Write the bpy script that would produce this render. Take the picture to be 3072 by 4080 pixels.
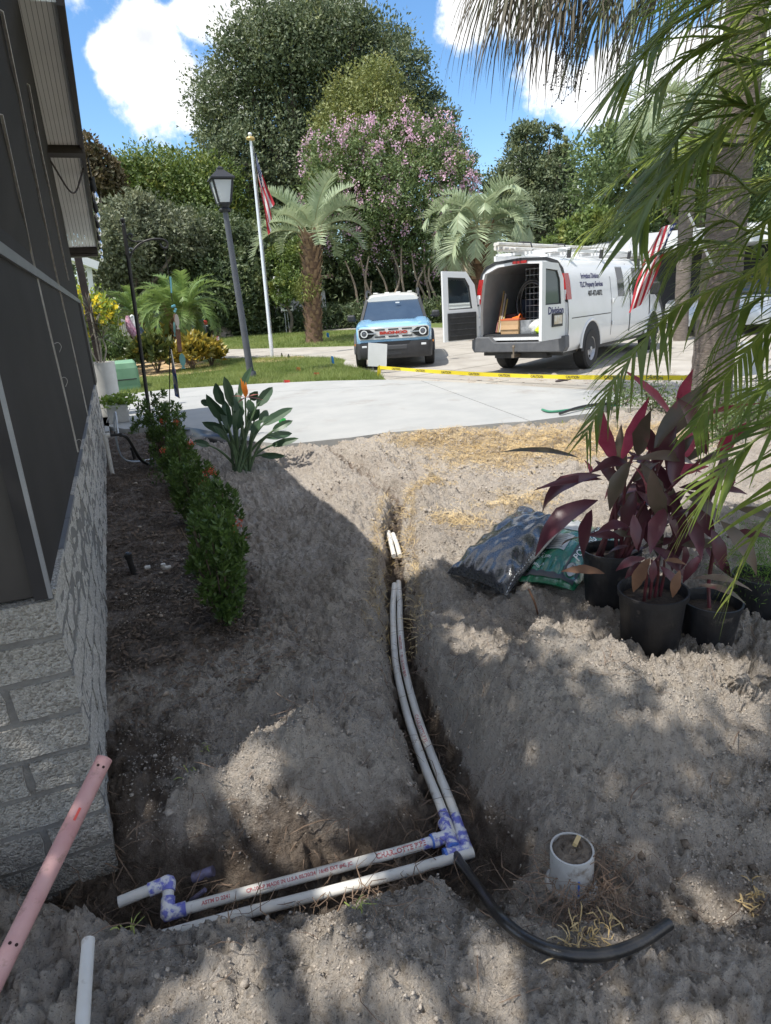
import bpy, bmesh, math, random
import numpy as np
from mathutils import Vector, Matrix, Euler
random.seed(7); RNG = np.random.default_rng(11)
sc = bpy.context.scene
for o in list(bpy.data.objects): bpy.data.objects.remove(o)
COL = sc.collection
# ------------------------------------------------------------------ camera
F = 2600.0; CH = 1.6; PITCH = math.radians(17.8); ROLL = math.radians(3.8); YAW = math.radians(21.081)
cam = bpy.data.cameras.new('camera'); camo = bpy.data.objects.new('camera', cam); COL.objects.link(camo)
RM = Matrix.Rotation(-YAW, 3, 'Z') @ Matrix.Rotation(math.pi/2-PITCH, 3, 'X') @ Matrix.Rotation(-ROLL, 3, 'Z')
camo.matrix_world = Matrix.Translation((0, 0, CH)) @ RM.to_4x4()
cam.sensor_fit = 'VERTICAL'; cam.sensor_height = 24; cam.lens = 24*F/4080
cam.clip_start = 0.05; cam.clip_end = 3000
sc.camera = camo
# ------------------------------------------------------------------ light
SUN_AZ = math.radians(-101); SUN_EL = math.radians(63)
sdir = Vector((math.sin(SUN_AZ)*math.cos(SUN_EL), math.cos(SUN_AZ)*math.cos(SUN_EL), math.sin(SUN_EL)))
sl = bpy.data.lights.new('sun', 'SUN'); sl.energy = 3.4; sl.angle = math.radians(0.55); sl.color = (1, .955, .88)
so = bpy.data.objects.new('sun', sl); COL.objects.link(so); so.rotation_euler = sdir.to_track_quat('Z', 'Y').to_euler(); so.location = (0, 0, 30)
sc.view_settings.view_transform = 'Standard'; sc.view_settings.look = 'None'; sc.view_settings.gamma = 1
sc.view_settings.exposure = 0.82
sc.render.resolution_x = 771; sc.render.resolution_y = 1024
# ------------------------------------------------------------------ pixel -> world helpers
CAM = Vector((0, 0, CH))
def ray(x, y): return (RM @ Vector((x-1536, 2040-y, -F))).normalized()
def onz(x, y, z=0.0):
    d = ray(x, y); return CAM + d*((z-CH)/d.z)
def onx(x, y, X):
    d = ray(x, y); return CAM + d*(X/d.x)
def ony(x, y, Y):
    d = ray(x, y); return CAM + d*(Y/d.y)
def atd(x, y, D):
    d = ray(x, y); return CAM + d*(D/math.hypot(d.x, d.y))
SY, CY = math.sin(YAW), math.cos(YAW)
def zt(x, y):
    s = x*SY+y*CY
    return 0.10+0.02*min(max(0.0, s-14), 40.0)
def G(x, y, dz=0.0):
    z = .1
    for _ in range(12):
        p = onz(x, y, z+dz); z = zt(p.x, p.y)
    p = onz(x, y, z+dz); return p
# ------------------------------------------------------------------ world: Nishita sky + cumulus
wd = bpy.data.worlds.new('World'); sc.world = wd; wd.use_nodes = True; wd.cycles.sampling_method = 'MANUAL'; wd.cycles.sample_map_resolution = 256
nt = wd.node_tree; nt.nodes.clear()
def N(t, typ, **kw):
    n = t.nodes.new(typ)
    for k, v in kw.items(): setattr(n, k, v)
    return n
def math_(t, op, a, b=None, clamp=False):
    n = N(t, 'ShaderNodeMath', operation=op, use_clamp=clamp)
    for i, v in enumerate((a, b)):
        if v is None: continue
        if isinstance(v, (int, float)): n.inputs[i].default_value = v
        else: t.links.new(v, n.inputs[i])
    return n.outputs[0]
sky = N(nt, 'ShaderNodeTexSky', sky_type='NISHITA'); sky.sun_disc = False
sky.sun_elevation = SUN_EL; sky.sun_rotation = SUN_AZ % (2*math.pi); sky.air_density = 1.0; sky.dust_density = .6; sky.ozone_density = 2.0
hsv = N(nt, 'ShaderNodeHueSaturation'); hsv.inputs['Saturation'].default_value = 1.22; hsv.inputs['Value'].default_value = .85
nt.links.new(sky.outputs[0], hsv.inputs['Color'])
tc = N(nt, 'ShaderNodeTexCoord')
nz = N(nt, 'ShaderNodeTexNoise'); nz.inputs['Scale'].default_value = 9; nz.inputs['Detail'].default_value = 9; nz.inputs['Roughness'].default_value = .62
nt.links.new(tc.outputs['Generated'], nz.inputs['Vector'])
blobs = [(500,270,120),(590,150,120),(640,340,150),(760,420,110),(900,390,120),(760,50,80),(900,30,110),(1100,0,150),(1330,20,110),(960,170,70),
         (1860,50,120),(2060,-40,150),(2180,320,120),(2400,360,170),(2680,360,190),(3100,250,300),(300,-500,300),(1700,-800,350),(2060,700,60),(2230,770,70),(-800,100,350)]
acc = None
for (bx, by, br) in blobs:
    d = ray(bx, by)
    vd = N(nt, 'ShaderNodeVectorMath', operation='DISTANCE'); nt.links.new(tc.outputs['Generated'], vd.inputs[0]); vd.inputs[1].default_value = d
    q = math_(nt, 'SUBTRACT', 1.0, math_(nt, 'DIVIDE', vd.outputs['Value'], br/F))
    acc = q if acc is None else math_(nt, 'SMOOTH_MAX', acc, q)
    if acc.node.operation == 'SMOOTH_MAX': acc.node.inputs[2].default_value = .2
# extra cumulus added to the unseen sky to raise the fill light
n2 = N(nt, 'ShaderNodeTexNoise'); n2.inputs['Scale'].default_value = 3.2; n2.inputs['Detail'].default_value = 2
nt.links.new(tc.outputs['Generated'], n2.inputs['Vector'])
# added cloud cover fades in only outside the view, brightening and whitening the shade
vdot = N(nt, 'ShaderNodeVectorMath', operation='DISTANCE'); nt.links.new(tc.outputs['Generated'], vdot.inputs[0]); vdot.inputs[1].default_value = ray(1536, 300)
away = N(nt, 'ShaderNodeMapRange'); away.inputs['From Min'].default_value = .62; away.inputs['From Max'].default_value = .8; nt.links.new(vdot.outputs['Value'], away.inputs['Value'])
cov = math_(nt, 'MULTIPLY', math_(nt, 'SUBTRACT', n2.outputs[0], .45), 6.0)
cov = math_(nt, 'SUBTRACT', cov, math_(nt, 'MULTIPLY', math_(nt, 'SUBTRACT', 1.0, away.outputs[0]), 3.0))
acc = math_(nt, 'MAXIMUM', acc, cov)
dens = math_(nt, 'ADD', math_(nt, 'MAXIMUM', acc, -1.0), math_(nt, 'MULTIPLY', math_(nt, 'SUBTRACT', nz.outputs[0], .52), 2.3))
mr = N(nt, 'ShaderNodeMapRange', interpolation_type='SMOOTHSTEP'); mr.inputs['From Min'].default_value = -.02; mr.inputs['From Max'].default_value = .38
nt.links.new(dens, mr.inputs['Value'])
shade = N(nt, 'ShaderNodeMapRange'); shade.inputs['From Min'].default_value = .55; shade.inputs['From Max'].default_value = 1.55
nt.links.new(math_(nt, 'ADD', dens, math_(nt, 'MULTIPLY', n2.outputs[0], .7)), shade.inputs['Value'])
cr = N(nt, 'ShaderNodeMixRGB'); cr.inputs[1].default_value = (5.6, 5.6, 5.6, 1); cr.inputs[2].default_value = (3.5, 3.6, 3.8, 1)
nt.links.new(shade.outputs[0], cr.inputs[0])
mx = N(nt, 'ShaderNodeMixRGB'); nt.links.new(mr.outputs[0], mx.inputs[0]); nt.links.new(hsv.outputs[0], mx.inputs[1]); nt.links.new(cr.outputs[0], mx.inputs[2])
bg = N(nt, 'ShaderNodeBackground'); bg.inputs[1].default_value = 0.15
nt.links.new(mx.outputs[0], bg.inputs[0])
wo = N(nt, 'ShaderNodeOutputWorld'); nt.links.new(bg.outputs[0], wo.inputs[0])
# ------------------------------------------------------------------ object helpers
def link(o, parent=None):
    COL.objects.link(o)
    if parent is not None: o.parent = parent
    return o
def tag(o, label=None, cat=None, group=None, kind=None):
    if label: o['label'] = label
    if cat: o['category'] = cat
    if group: o['group'] = group
    if kind: o['kind'] = kind
    return o
def empty(name, loc, label=None, cat=None, group=None, rz=0.0):
    o = bpy.data.objects.new(name, None); o.empty_display_size = .1; o.location = loc; o.rotation_euler = (0, 0, rz)
    COL.objects.link(o); return tag(o, label, cat, group)
def copy_tree(o, parent=None):
    c = o.copy(); COL.objects.link(c); c.parent = parent
    for ch in o.children: copy_tree(ch, c)
    return c
class MB:
    """collects polygons; build() links them as one mesh object"""
    def __init__(s): s.v = []; s.f = []; s.m = []; s.mi = 0
    def add(s, vs, fs):
        o = len(s.v); s.v += [tuple(p) for p in vs]; s.f += [tuple(o+i for i in f) for f in fs]; s.m += [s.mi]*len(fs); return s
    def box(s, c, d, R=None):
        hx, hy, hz = d[0]/2, d[1]/2, d[2]/2
        vs = [Vector((x, y, z)) for x in (-hx, hx) for y in (-hy, hy) for z in (-hz, hz)]
        if R is not None: vs = [R @ p for p in vs]
        c = Vector(c); vs = [p+c for p in vs]
        return s.add(vs, [(0,1,3,2),(4,6,7,5),(0,4,5,1),(2,3,7,6),(0,2,6,4),(1,5,7,3)])
    def bar(s, a, b, w, h=None, up=(0,0,1)):
        a = Vector(a); b = Vector(b); d = b-a; L = d.length
        if L < 1e-6: return s
        x = d/L; u = Vector(up); y = u.cross(x)
        if y.length < 1e-4: y = Vector((0,1,0)).cross(x)
        y.normalize(); z = x.cross(y)
        R = Matrix((x, y, z)).transposed()
        return s.box((a+b)/2, (L, w, h or w), R)
    def tube(s, pts, r, n=8, cap=True):
        pts = [Vector(p) for p in pts]; k = len(pts)
        rs = [r]*k if isinstance(r, (int, float)) else list(r)
        up = None; rings = []
        for i in range(k):
            t = (pts[min(i+1, k-1)]-pts[max(i-1, 0)])
            if t.length < 1e-9: t = Vector((0,0,1))
            t.normalize()
            if up is None:
                up = t.orthogonal().normalized()
            else:
                up = up - t*up.dot(t)
                if up.length < 1e-6: up = t.orthogonal()
                up.normalize()
            b = t.cross(up)
            rings.append([pts[i]+(up*math.cos(2*math.pi*j/n)+b*math.sin(2*math.pi*j/n))*rs[i] for j in range(n)])
        vs = [p for rg in rings for p in rg]; fs = []
        for i in range(k-1):
            for j in range(n):
                fs.append((i*n+j, i*n+(j+1)%n, (i+1)*n+(j+1)%n, (i+1)*n+j))
        if cap:
            fs.append(tuple(range(n-1, -1, -1))); fs.append(tuple((k-1)*n+j for j in range(n)))
        return s.add(vs, fs)
    def lathe(s, prof, c=(0,0,0), n=24, axis='z', R=None):
        vs = []; c = Vector(c)
        for (r, z) in prof:
            for j in range(n):
                a = 2*math.pi*j/n
                p = Vector((r*math.cos(a), r*math.sin(a), z)) if axis == 'z' else (Vector((z, r*math.cos(a), r*math.sin(a))) if axis == 'x' else Vector((r*math.sin(a), z, r*math.cos(a))))
                if R is not None: p = R @ p
                vs.append(p+c)
        fs = []
        for i in range(len(prof)-1):
            for j in range(n): fs.append((i*n+j, i*n+(j+1)%n, (i+1)*n+(j+1)%n, (i+1)*n+j))
        return s.add(vs, fs)
    def prism(s, poly, z0, z1, R=None, c=(0,0,0)):
        k = len(poly); c = Vector(c)
        vs = [Vector((p[0], p[1], z0)) for p in poly]+[Vector((p[0], p[1], z1)) for p in poly]
        if R is not None: vs = [R @ p for p in vs]
        vs = [p+c for p in vs]
        fs = [tuple(range(k-1, -1, -1)), tuple(range(k, 2*k))]+[(i, (i+1)%k, k+(i+1)%k, k+i) for i in range(k)]
        return s.add(vs, fs)
    def loft(s, rings, cap=True, closed=True):
        n = len(rings[0]); vs = [p for r in rings for p in r]; fs = []
        for i in range(len(rings)-1):
            for j in range(n if closed else n-1):
                fs.append((i*n+j, i*n+(j+1)%n, (i+1)*n+(j+1)%n, (i+1)*n+j))
        if cap: fs.append(tuple(range(n-1, -1, -1))); fs.append(tuple((len(rings)-1)*n+j for j in range(n)))
        return s.add(vs, fs)
    def mesh(s, name, mats, smooth=True, angle=35):
        me = bpy.data.meshes.new(name); me.from_pydata(s.v, [], s.f)
        for m in (mats if isinstance(mats, (list, tuple)) else [mats]): me.materials.append(m)
        if max(s.m, default=0) > 0: me.polygons.foreach_set('material_index', s.m)
        if smooth:
            me.polygons.foreach_set('use_smooth', [True]*len(me.polygons))
            me.set_sharp_from_angle(angle=math.radians(angle))
        me.update(); return me
    def build(s, name, mats, parent=None, smooth=True, angle=35, loc=None):
        o = bpy.data.objects.new(name, s.mesh(name, mats, smooth, angle)); link(o, parent)
        if loc is not None: o.location = loc
        return o
def npmesh(name, V, Fq, mat, smooth=False):
    """V (n,3) array, Fq (m,3|4) int array"""
    me = bpy.data.meshes.new(name); V = np.asarray(V, np.float32); Fq = np.asarray(Fq, np.int32); k = Fq.shape[1]
    me.vertices.add(len(V)); me.vertices.foreach_set('co', V.ravel())
    me.loops.add(Fq.size); me.loops.foreach_set('vertex_index', Fq.ravel())
    me.polygons.add(len(Fq)); me.polygons.foreach_set('loop_start', np.arange(0, Fq.size, k, dtype=np.int32)); 
    if smooth: me.polygons.foreach_set('use_smooth', np.ones(len(Fq), bool))
    for m in (mat if isinstance(mat, (list, tuple)) else [mat]): me.materials.append(m)
    me.update(calc_edges=True); return me
def bev(o, w=.004, seg=2):
    m = o.modifiers.new('bevel', 'BEVEL'); m.width = w; m.segments = seg; m.limit_method = 'ANGLE'; m.angle_limit = math.radians(40); return o
def text_mesh(body, size, mat, extr=.002, bold=0.0, align='CENTER'):
    cu = bpy.data.curves.new('lettering', 'FONT'); cu.body = body; cu.size = size; cu.extrude = extr; cu.offset = bold; cu.align_x = align; cu.align_y = 'CENTER'
    cu.resolution_u = 2
    o = bpy.data.objects.new('tmp', cu); COL.objects.link(o)
    dg = bpy.context.evaluated_depsgraph_get(); me = bpy.data.meshes.new_from_object(o.evaluated_get(dg))
    bpy.data.objects.remove(o); me.materials.clear(); me.materials.append(mat); me.name = 'lettering'; return me
# ------------------------------------------------------------------ materials
MATS = {}
def mat(name, col, rough=.6, col2=None, scale=8.0, metal=0.0, bump=0.0, bscale=60.0, detail=4, trans=0.0, spec=.5, coat=0.0, col3=None, scale3=1.2, f3=.5, glass=False, coords='Object', em=None, stretch=None, sharp=None, rr=None):
    if name in MATS: return MATS[name]
    m = bpy.data.materials.new(name); m.use_nodes = True; t = m.node_tree; t.nodes.clear()
    out = N(t, 'ShaderNodeOutputMaterial'); b = N(t, 'ShaderNodeBsdfPrincipled')
    b.inputs['Roughness'].default_value = rough; b.inputs['Metallic'].default_value = metal
    b.inputs['Specular IOR Level'].default_value = spec; b.inputs['Coat Weight'].default_value = coat
    b.inputs['Base Color'].default_value = (*col, 1)
    c = N(t, 'ShaderNodeTexCoord'); vec = c.outputs[coords]
    if stretch:
        mp = N(t, 'ShaderNodeMapping'); mp.inputs['Scale'].default_value = stretch; t.links.new(vec, mp.inputs[0]); vec = mp.outputs[0]
    cs = None
    if col2:
        n = N(t, 'ShaderNodeTexNoise'); n.inputs['Scale'].default_value = scale; n.inputs['Detail'].default_value = detail; n.inputs['Roughness'].default_value = .6
        t.links.new(vec, n.inputs['Vector'])
        r = N(t, 'ShaderNodeMapRange'); lo, hi = sharp or (.32, .68); r.inputs['From Min'].default_value = lo; r.inputs['From Max'].default_value = hi
        t.links.new(n.outputs[0], r.inputs['Value'])
        x = N(t, 'ShaderNodeMixRGB'); x.inputs[1].default_value = (*col, 1); x.inputs[2].default_value = (*col2, 1)
        t.links.new(r.outputs[0], x.inputs[0]); cs = x.outputs[0]
        if rr:
            q = N(t, 'ShaderNodeMapRange'); q.inputs['To Min'].default_value = rr[0]; q.inputs['To Max'].default_value = rr[1]
            t.links.new(n.outputs[0], q.inputs['Value']); t.links.new(q.outputs[0], b.inputs['Roughness'])
        if col3:
            n3 = N(t, 'ShaderNodeTexNoise'); n3.inputs['Scale'].default_value = scale3; n3.inputs['Detail'].default_value = 5; n3.inputs['Roughness'].default_value = .65
            t.links.new(vec, n3.inputs['Vector'])
            r3 = N(t, 'ShaderNodeMapRange'); r3.inputs['From Min'].default_value = f3; r3.inputs['From Max'].default_value = f3+.15
            t.links.new(n3.outputs[0], r3.inputs['Value'])
            x3 = N(t, 'ShaderNodeMixRGB'); x3.inputs[2].default_value = (*col3, 1)
            t.links.new(r3.outputs[0], x3.inputs[0]); t.links.new(cs, x3.inputs[1]); cs = x3.outputs[0]
        t.links.new(cs, b.inputs['Base Color'])
    if bump:
        nb = N(t, 'ShaderNodeTexNoise'); nb.inputs['Scale'].default_value = bscale; nb.inputs['Detail'].default_value = 6; nb.inputs['Roughness'].default_value = .65
        t.links.new(vec, nb.inputs['Vector'])
        bp = N(t, 'ShaderNodeBump'); bp.inputs['Strength'].default_value = min(1, bump); bp.inputs['Distance'].default_value = .01*max(1, bump)
        t.links.new(nb.outputs[0], bp.inputs['Height']); t.links.new(bp.outputs[0], b.inputs['Normal'])
    if em: b.inputs['Emission Color'].default_value = (*em, 1); b.inputs['Emission Strength'].default_value = 1
    if glass: b.inputs['Transmission Weight'].default_value = 1; b.inputs['IOR'].default_value = 1.45
    sh = b.outputs[0]
    if trans:
        tr = N(t, 'ShaderNodeBsdfTranslucent')
        if cs is not None:
            hv = N(t, 'ShaderNodeHueSaturation'); hv.inputs['Hue'].default_value = .485; hv.inputs['Value'].default_value = 1.5; t.links.new(cs, hv.inputs['Color']); t.links.new(hv.outputs[0], tr.inputs[0])
        else: tr.inputs[0].default_value = (*[min(1, v*1.5) for v in col], 1)
        ms = N(t, 'ShaderNodeMixShader'); ms.inputs[0].default_value = trans
        t.links.new(sh, ms.inputs[1]); t.links.new(tr.outputs[0], ms.inputs[2]); sh = ms.outputs[0]
    t.links.new(sh, out.inputs[0]); MATS[name] = m; return m
# ------------------------------------------------------------------ numpy noise
def _hash(ix, iy, seed):
    h = (ix.astype(np.int64)*374761393 + iy.astype(np.int64)*668265263 + seed*974711) & 0xffffffff
    h = ((h ^ (h >> 13))*1274126177) & 0xffffffff
    return ((h ^ (h >> 16)) & 0xffff)/65535.0
def vnoise(x, y, seed=0):
    ix = np.floor(x); iy = np.floor(y); fx = x-ix; fy = y-iy
    fx = fx*fx*(3-2*fx); fy = fy*fy*(3-2*fy)
    a = _hash(ix, iy, seed); b = _hash(ix+1, iy, seed); c = _hash(ix, iy+1, seed); d = _hash(ix+1, iy+1, seed)
    return a+(b-a)*fx+(c-a)*fy+(a-b-c+d)*fx*fy
def fbm(x, y, sc_, oct_=5, seed=0, gain=.5):
    t = 0; a = 1; n = 0
    for i in range(oct_):
        t = t+a*vnoise(x*sc_*2**i+i*17.3, y*sc_*2**i-i*9.1, seed+i); n += a; a *= gain
    return t/n
def worley(x, y, s, seed=0):
    x = x*s; y = y*s; ix = np.floor(x); iy = np.floor(y); best = np.full(x.shape, 9.0)
    for dx in (-1, 0, 1):
        for dy in (-1, 0, 1):
            px = ix+dx+_hash(ix+dx, iy+dy, seed); py = iy+dy+_hash(ix+dx, iy+dy, seed+77)
            best = np.minimum(best, (px-x)**2+(py-y)**2)
    return np.sqrt(best)
def segdist(X, Y, poly):
    """distance to polyline and the parameter (0..1) along it"""
    best = np.full(X.shape, 1e9); par = np.zeros(X.shape); L = [0]
    for a, b in zip(poly[:-1], poly[1:]): L.append(L[-1]+math.hypot(b[0]-a[0], b[1]-a[1]))
    for i, (a, b) in enumerate(zip(poly[:-1], poly[1:])):
        dx, dy = b[0]-a[0], b[1]-a[1]; l2 = dx*dx+dy*dy+1e-12
        t = np.clip(((X-a[0])*dx+(Y-a[1])*dy)/l2, 0, 1)
        d = np.hypot(X-a[0]-t*dx, Y-a[1]-t*dy); m = d < best
        best = np.where(m, d, best); par = np.where(m, (L[i]+t*(L[i+1]-L[i]))/L[-1], par)
    return best, par
def sstep(a, b, x):
    t = np.clip((x-a)/(b-a), 0, 1); return t*t*(3-2*t)
def spline(pts, n=40):
    pts = [Vector(p) for p in pts]; P = [pts[0]*2-pts[1]]+pts+[pts[-1]*2-pts[-2]]; out = []
    k = len(pts)-1; m = max(2, n//k)
    for i in range(k):
        p0, p1, p2, p3 = P[i:i+4]
        for j in range(m):
            t = j/m
            out.append(.5*((2*p1)+(p2-p0)*t+(2*p0-5*p1+4*p2-p3)*t*t+(3*p1-p0-3*p2+p3)*t**3))
    out.append(pts[-1]); return out
# ================================================================== GROUND
def poly_in(X, Y, P):
    r = np.zeros(X.shape, bool); n = len(P)
    for i in range(n):
        x1, y1 = P[i][0], P[i][1]; x2, y2 = P[(i+1) % n][0], P[(i+1) % n][1]
        c = ((y1 > Y) != (y2 > Y)) & (X < (x2-x1)*(Y-y1)/((y2-y1) or 1e-9)+x1); r ^= c
    return r
def XY(p): return (p.x, p.y)
# new concrete slab: near edge measured on the sand, far edge on the lawn
SLAB = [(-.30,10.45)]+[XY(onz(x, y, .115)) for x, y in ((500,1712),(620,1702),(720,1702),(800,1717),(900,1742),(1000,1761),(1130,1772),(1200,1767),(1400,1746),(1536,1727),(1800,1706),(2000,1688),(2100,1682),(2350,1650))] + \
       [XY(G(x, y)) for x, y in ((2520,1578),(2360,1561),(2000,1538),(1700,1522),(1540,1518),(1450,1519),(1300,1522),(1100,1530),(900,1540),(700,1553),(480,1576))] + [(-1.2,15.2),(-1.2,10.45)]
SL_Z = .125
TR1 = [XY(onz(x, y, z)) for x, y, z in ((1870,3440,-.16),(1790,3230,-.16),(1705,3020,-.15),(1640,2830,-.13),(1597,2620,-.11),(1582,2450,-.09),(1578,2300,-.07),(1572,2150,-.06),(1592,2010,-.05),(1510,1935,-.04),(1420,1880,-.04),(1335,1825,-.03),(1290,1790,-.02))]
TR2 = [XY(onz(x, y, -.2)) for x, y in ((-260,3330),(0,3420),(300,3530),(650,3640),(1100,3600),(1500,3530),(1850,3490),(2000,3690),(2300,3790),(2700,3790),(3072,3760),(3500,3700))]
TR3 = [XY(onz(x, y, -.04)) for x, y in ((1840,1985),(1960,2010),(2060,2045))]
MOUNDS = [(1020,3090,.22,.22),(1260,2990,.20,.17),(1180,2750,.28,.06),(1000,2650,.35,.05),(2080,2780,.28,.20),(2380,2860,.34,.18),(2720,2900,.40,.13),(2480,3120,.30,.13),(2100,3080,.22,.06),(2900,3250,.4,.09),
          (1450,3880,.20,.13),(760,3960,.20,.10),(2050,3950,.35,.10),(2800,4000,.35,.06),(1250,2250,.35,.05),(1300,2050,.4,.06),(1700,2350,.22,.035),(1420,2000,.22,.04),(1720,1950,.3,.05),(1900,2100,.3,.03),(1580,2335,.09,.055),(1500,1790,.45,.05),(1850,1740,.4,.05),(2200,1720,.5,.06)]
MW = []
for (x, y, r, h) in MOUNDS:
    p = onz(x, y, h*.6); MW.append((p.x, p.y, r, h))
def zsand(X, Y, fine=True):
    X = np.asarray(X, float); Y = np.asarray(Y, float)
    wx = X+.06*(fbm(X, Y, 5, 3, 40)-.5); wy = Y+.06*(fbm(X, Y, 5, 3, 41)-.5)
    bed = sstep(.62, .28, X+.15*(fbm(X, Y, 2, 2, 9)-.5))*sstep(2.5, 3.1, Y)      # undisturbed planting bed by the wall
    rough = 1-.75*bed
    z = (fbm(X, Y, .9, 4, 1)-.5)*.13*rough+(fbm(X, Y, 3.2, 4, 2)-.5)*.10*rough
    for (mx_, my_, r, h) in MW: z = z+h*np.exp(-((X-mx_)**2+(Y-my_)**2)/(2*(r*.62)**2))
    d, t = segdist(wx, wy, TR1)
    dep = np.interp(t, [0,.1,.3,.5,.62,.8,.93,1], [.27,.25,.20,.17,.11,.12,.07,.02]); hw = np.interp(t, [0,.12,.5,1], [.13,.085,.058,.09])
    z = z*(1-np.exp(-(d/.2)**2)*.8)
    z = z+.055*rough*np.exp(-((d-.27)/.13)**2)*np.interp(t, [0,.06,.8,1], [.2,1,.7,.2])
    z = z-dep*(1-sstep(hw*.45, hw*1.55, d))
    d2, t2 = segdist(wx, wy, TR2)
    dep2 = np.interp(t2, [0,.15,.3,.6,.75,1], [.27,.28,.26,.16,.07,.03]); hw2 = np.interp(t2, [0,.2,.4,.6,.75,1], [.20,.19,.21,.19,.14,.10])
    z = z*(1-np.exp(-(d2/.3)**2)*.7)-dep2*(1-sstep(hw2*.4, hw2*1.35, d2))
    d3, _ = segdist(wx, wy, TR3); z = z-.06*(1-sstep(.03, .09, d3))
    sl = poly_in(X, Y, SLAB)
    z = np.where(sl, -.12, z)
    far = sstep(5.5, 8, Y); z = z*(1-.45*far)+.055*far
    z = np.where((X > 5.5) & (Y > 5), np.minimum(z, .08), z)
    if fine:
        m = rough*sstep(.25, .65, fbm(X, Y, 1.6, 3, 5))
        w1 = np.clip(1-worley(wx, wy, 10, 3)*1.25, 0, 1); z = z+.055*(w1-.3)*m
        w2 = np.clip(1-worley(X+.02*fbm(X,Y,30,2,8), Y, 24, 4)*1.3, 0, 1); z = z+.046*(w2-.3)*(.3+.7*m)*sstep(.3,.55,fbm(X,Y,7,2,50))
        w3 = np.clip(1-worley(X, Y, 52, 6)*1.3, 0, 1); z = z+.026*(w3-.3)*(.35+.65*rough)*sstep(.25,.6,fbm(X,Y,11,2,51))
        z = z+(fbm(X, Y, 18, 4, 7)-.5)*.030*(.3+.7*rough)
        bl = lambda s_, sd_: np.abs(2*fbm(wx, wy, s_, 3, sd_)-1)
        z = z+rough*(.085*bl(4.5, 60)+.050*bl(10, 61)*(.4+.6*m)+.036*bl(25, 62)+.020*bl(55, 63)-.024)
        crack = np.abs(fbm(X, Y, 4.5, 4, 30)-.5); z = z-.016*np.exp(-(crack/.012)**2)*m
    return np.where(sl, -.12, z)
def gz(x, y): return float(zsand(np.array([x]), np.array([y]), False)[0])
def onsand(x, y, dz=0.0):
    z = 0.0
    for _ in range(14):
        p = onz(x, y, z+dz); z = .5*z+.5*gz(p.x, p.y)
    p = onz(x, y, z+dz); return Vector((p.x, p.y, z+dz))
def gzf(x, y, r=.02):
    o = np.array([(0,0),(r,0),(-r,0),(0,r),(0,-r),(r*.7,r*.7),(-r*.7,r*.7),(r*.7,-r*.7),(-r*.7,-r*.7)]); return float(zsand(x+o[:, 0], y+o[:, 1]).max())
def onsandf(x, y, dz=0.0, r=.02):
    z = 0.0
    for _ in range(14):
        p = onz(x, y, z+dz); z = .5*z+.5*gzf(p.x, p.y, r)
    p = onz(x, y, z+dz); return Vector((p.x, p.y, z+dz))
def axis(fine0, fine1, step, lo, hi, g=1.06):
    a = list(np.arange(fine0, fine1, step)); s = step; v = fine0
    left = []
    while v > lo: s = min(s*g, .5); v -= s; left.append(v)
    s = step; v = a[-1]
    while v < hi: s = min(s*g, .5); v += s; a.append(v)
    return np.array(left[::-1]+a)
ax = axis(-.62, 2.7, .0085, -7.2, 10.2, 1.02); ay = axis(.78, 3.4, .0085, -4.2, 11.4, 1.0075)
X, Y = np.meshgrid(ax, ay); Z = zsand(X, Y)
V = np.stack([X, Y, Z], -1).reshape(-1, 3); nx, ny = len(ax), len(ay)
idx = np.arange(nx*ny).reshape(ny, nx)
Q = np.stack([idx[:-1, :-1], idx[:-1, 1:], idx[1:, 1:], idx[1:, :-1]], -1).reshape(-1, 4)
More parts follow.
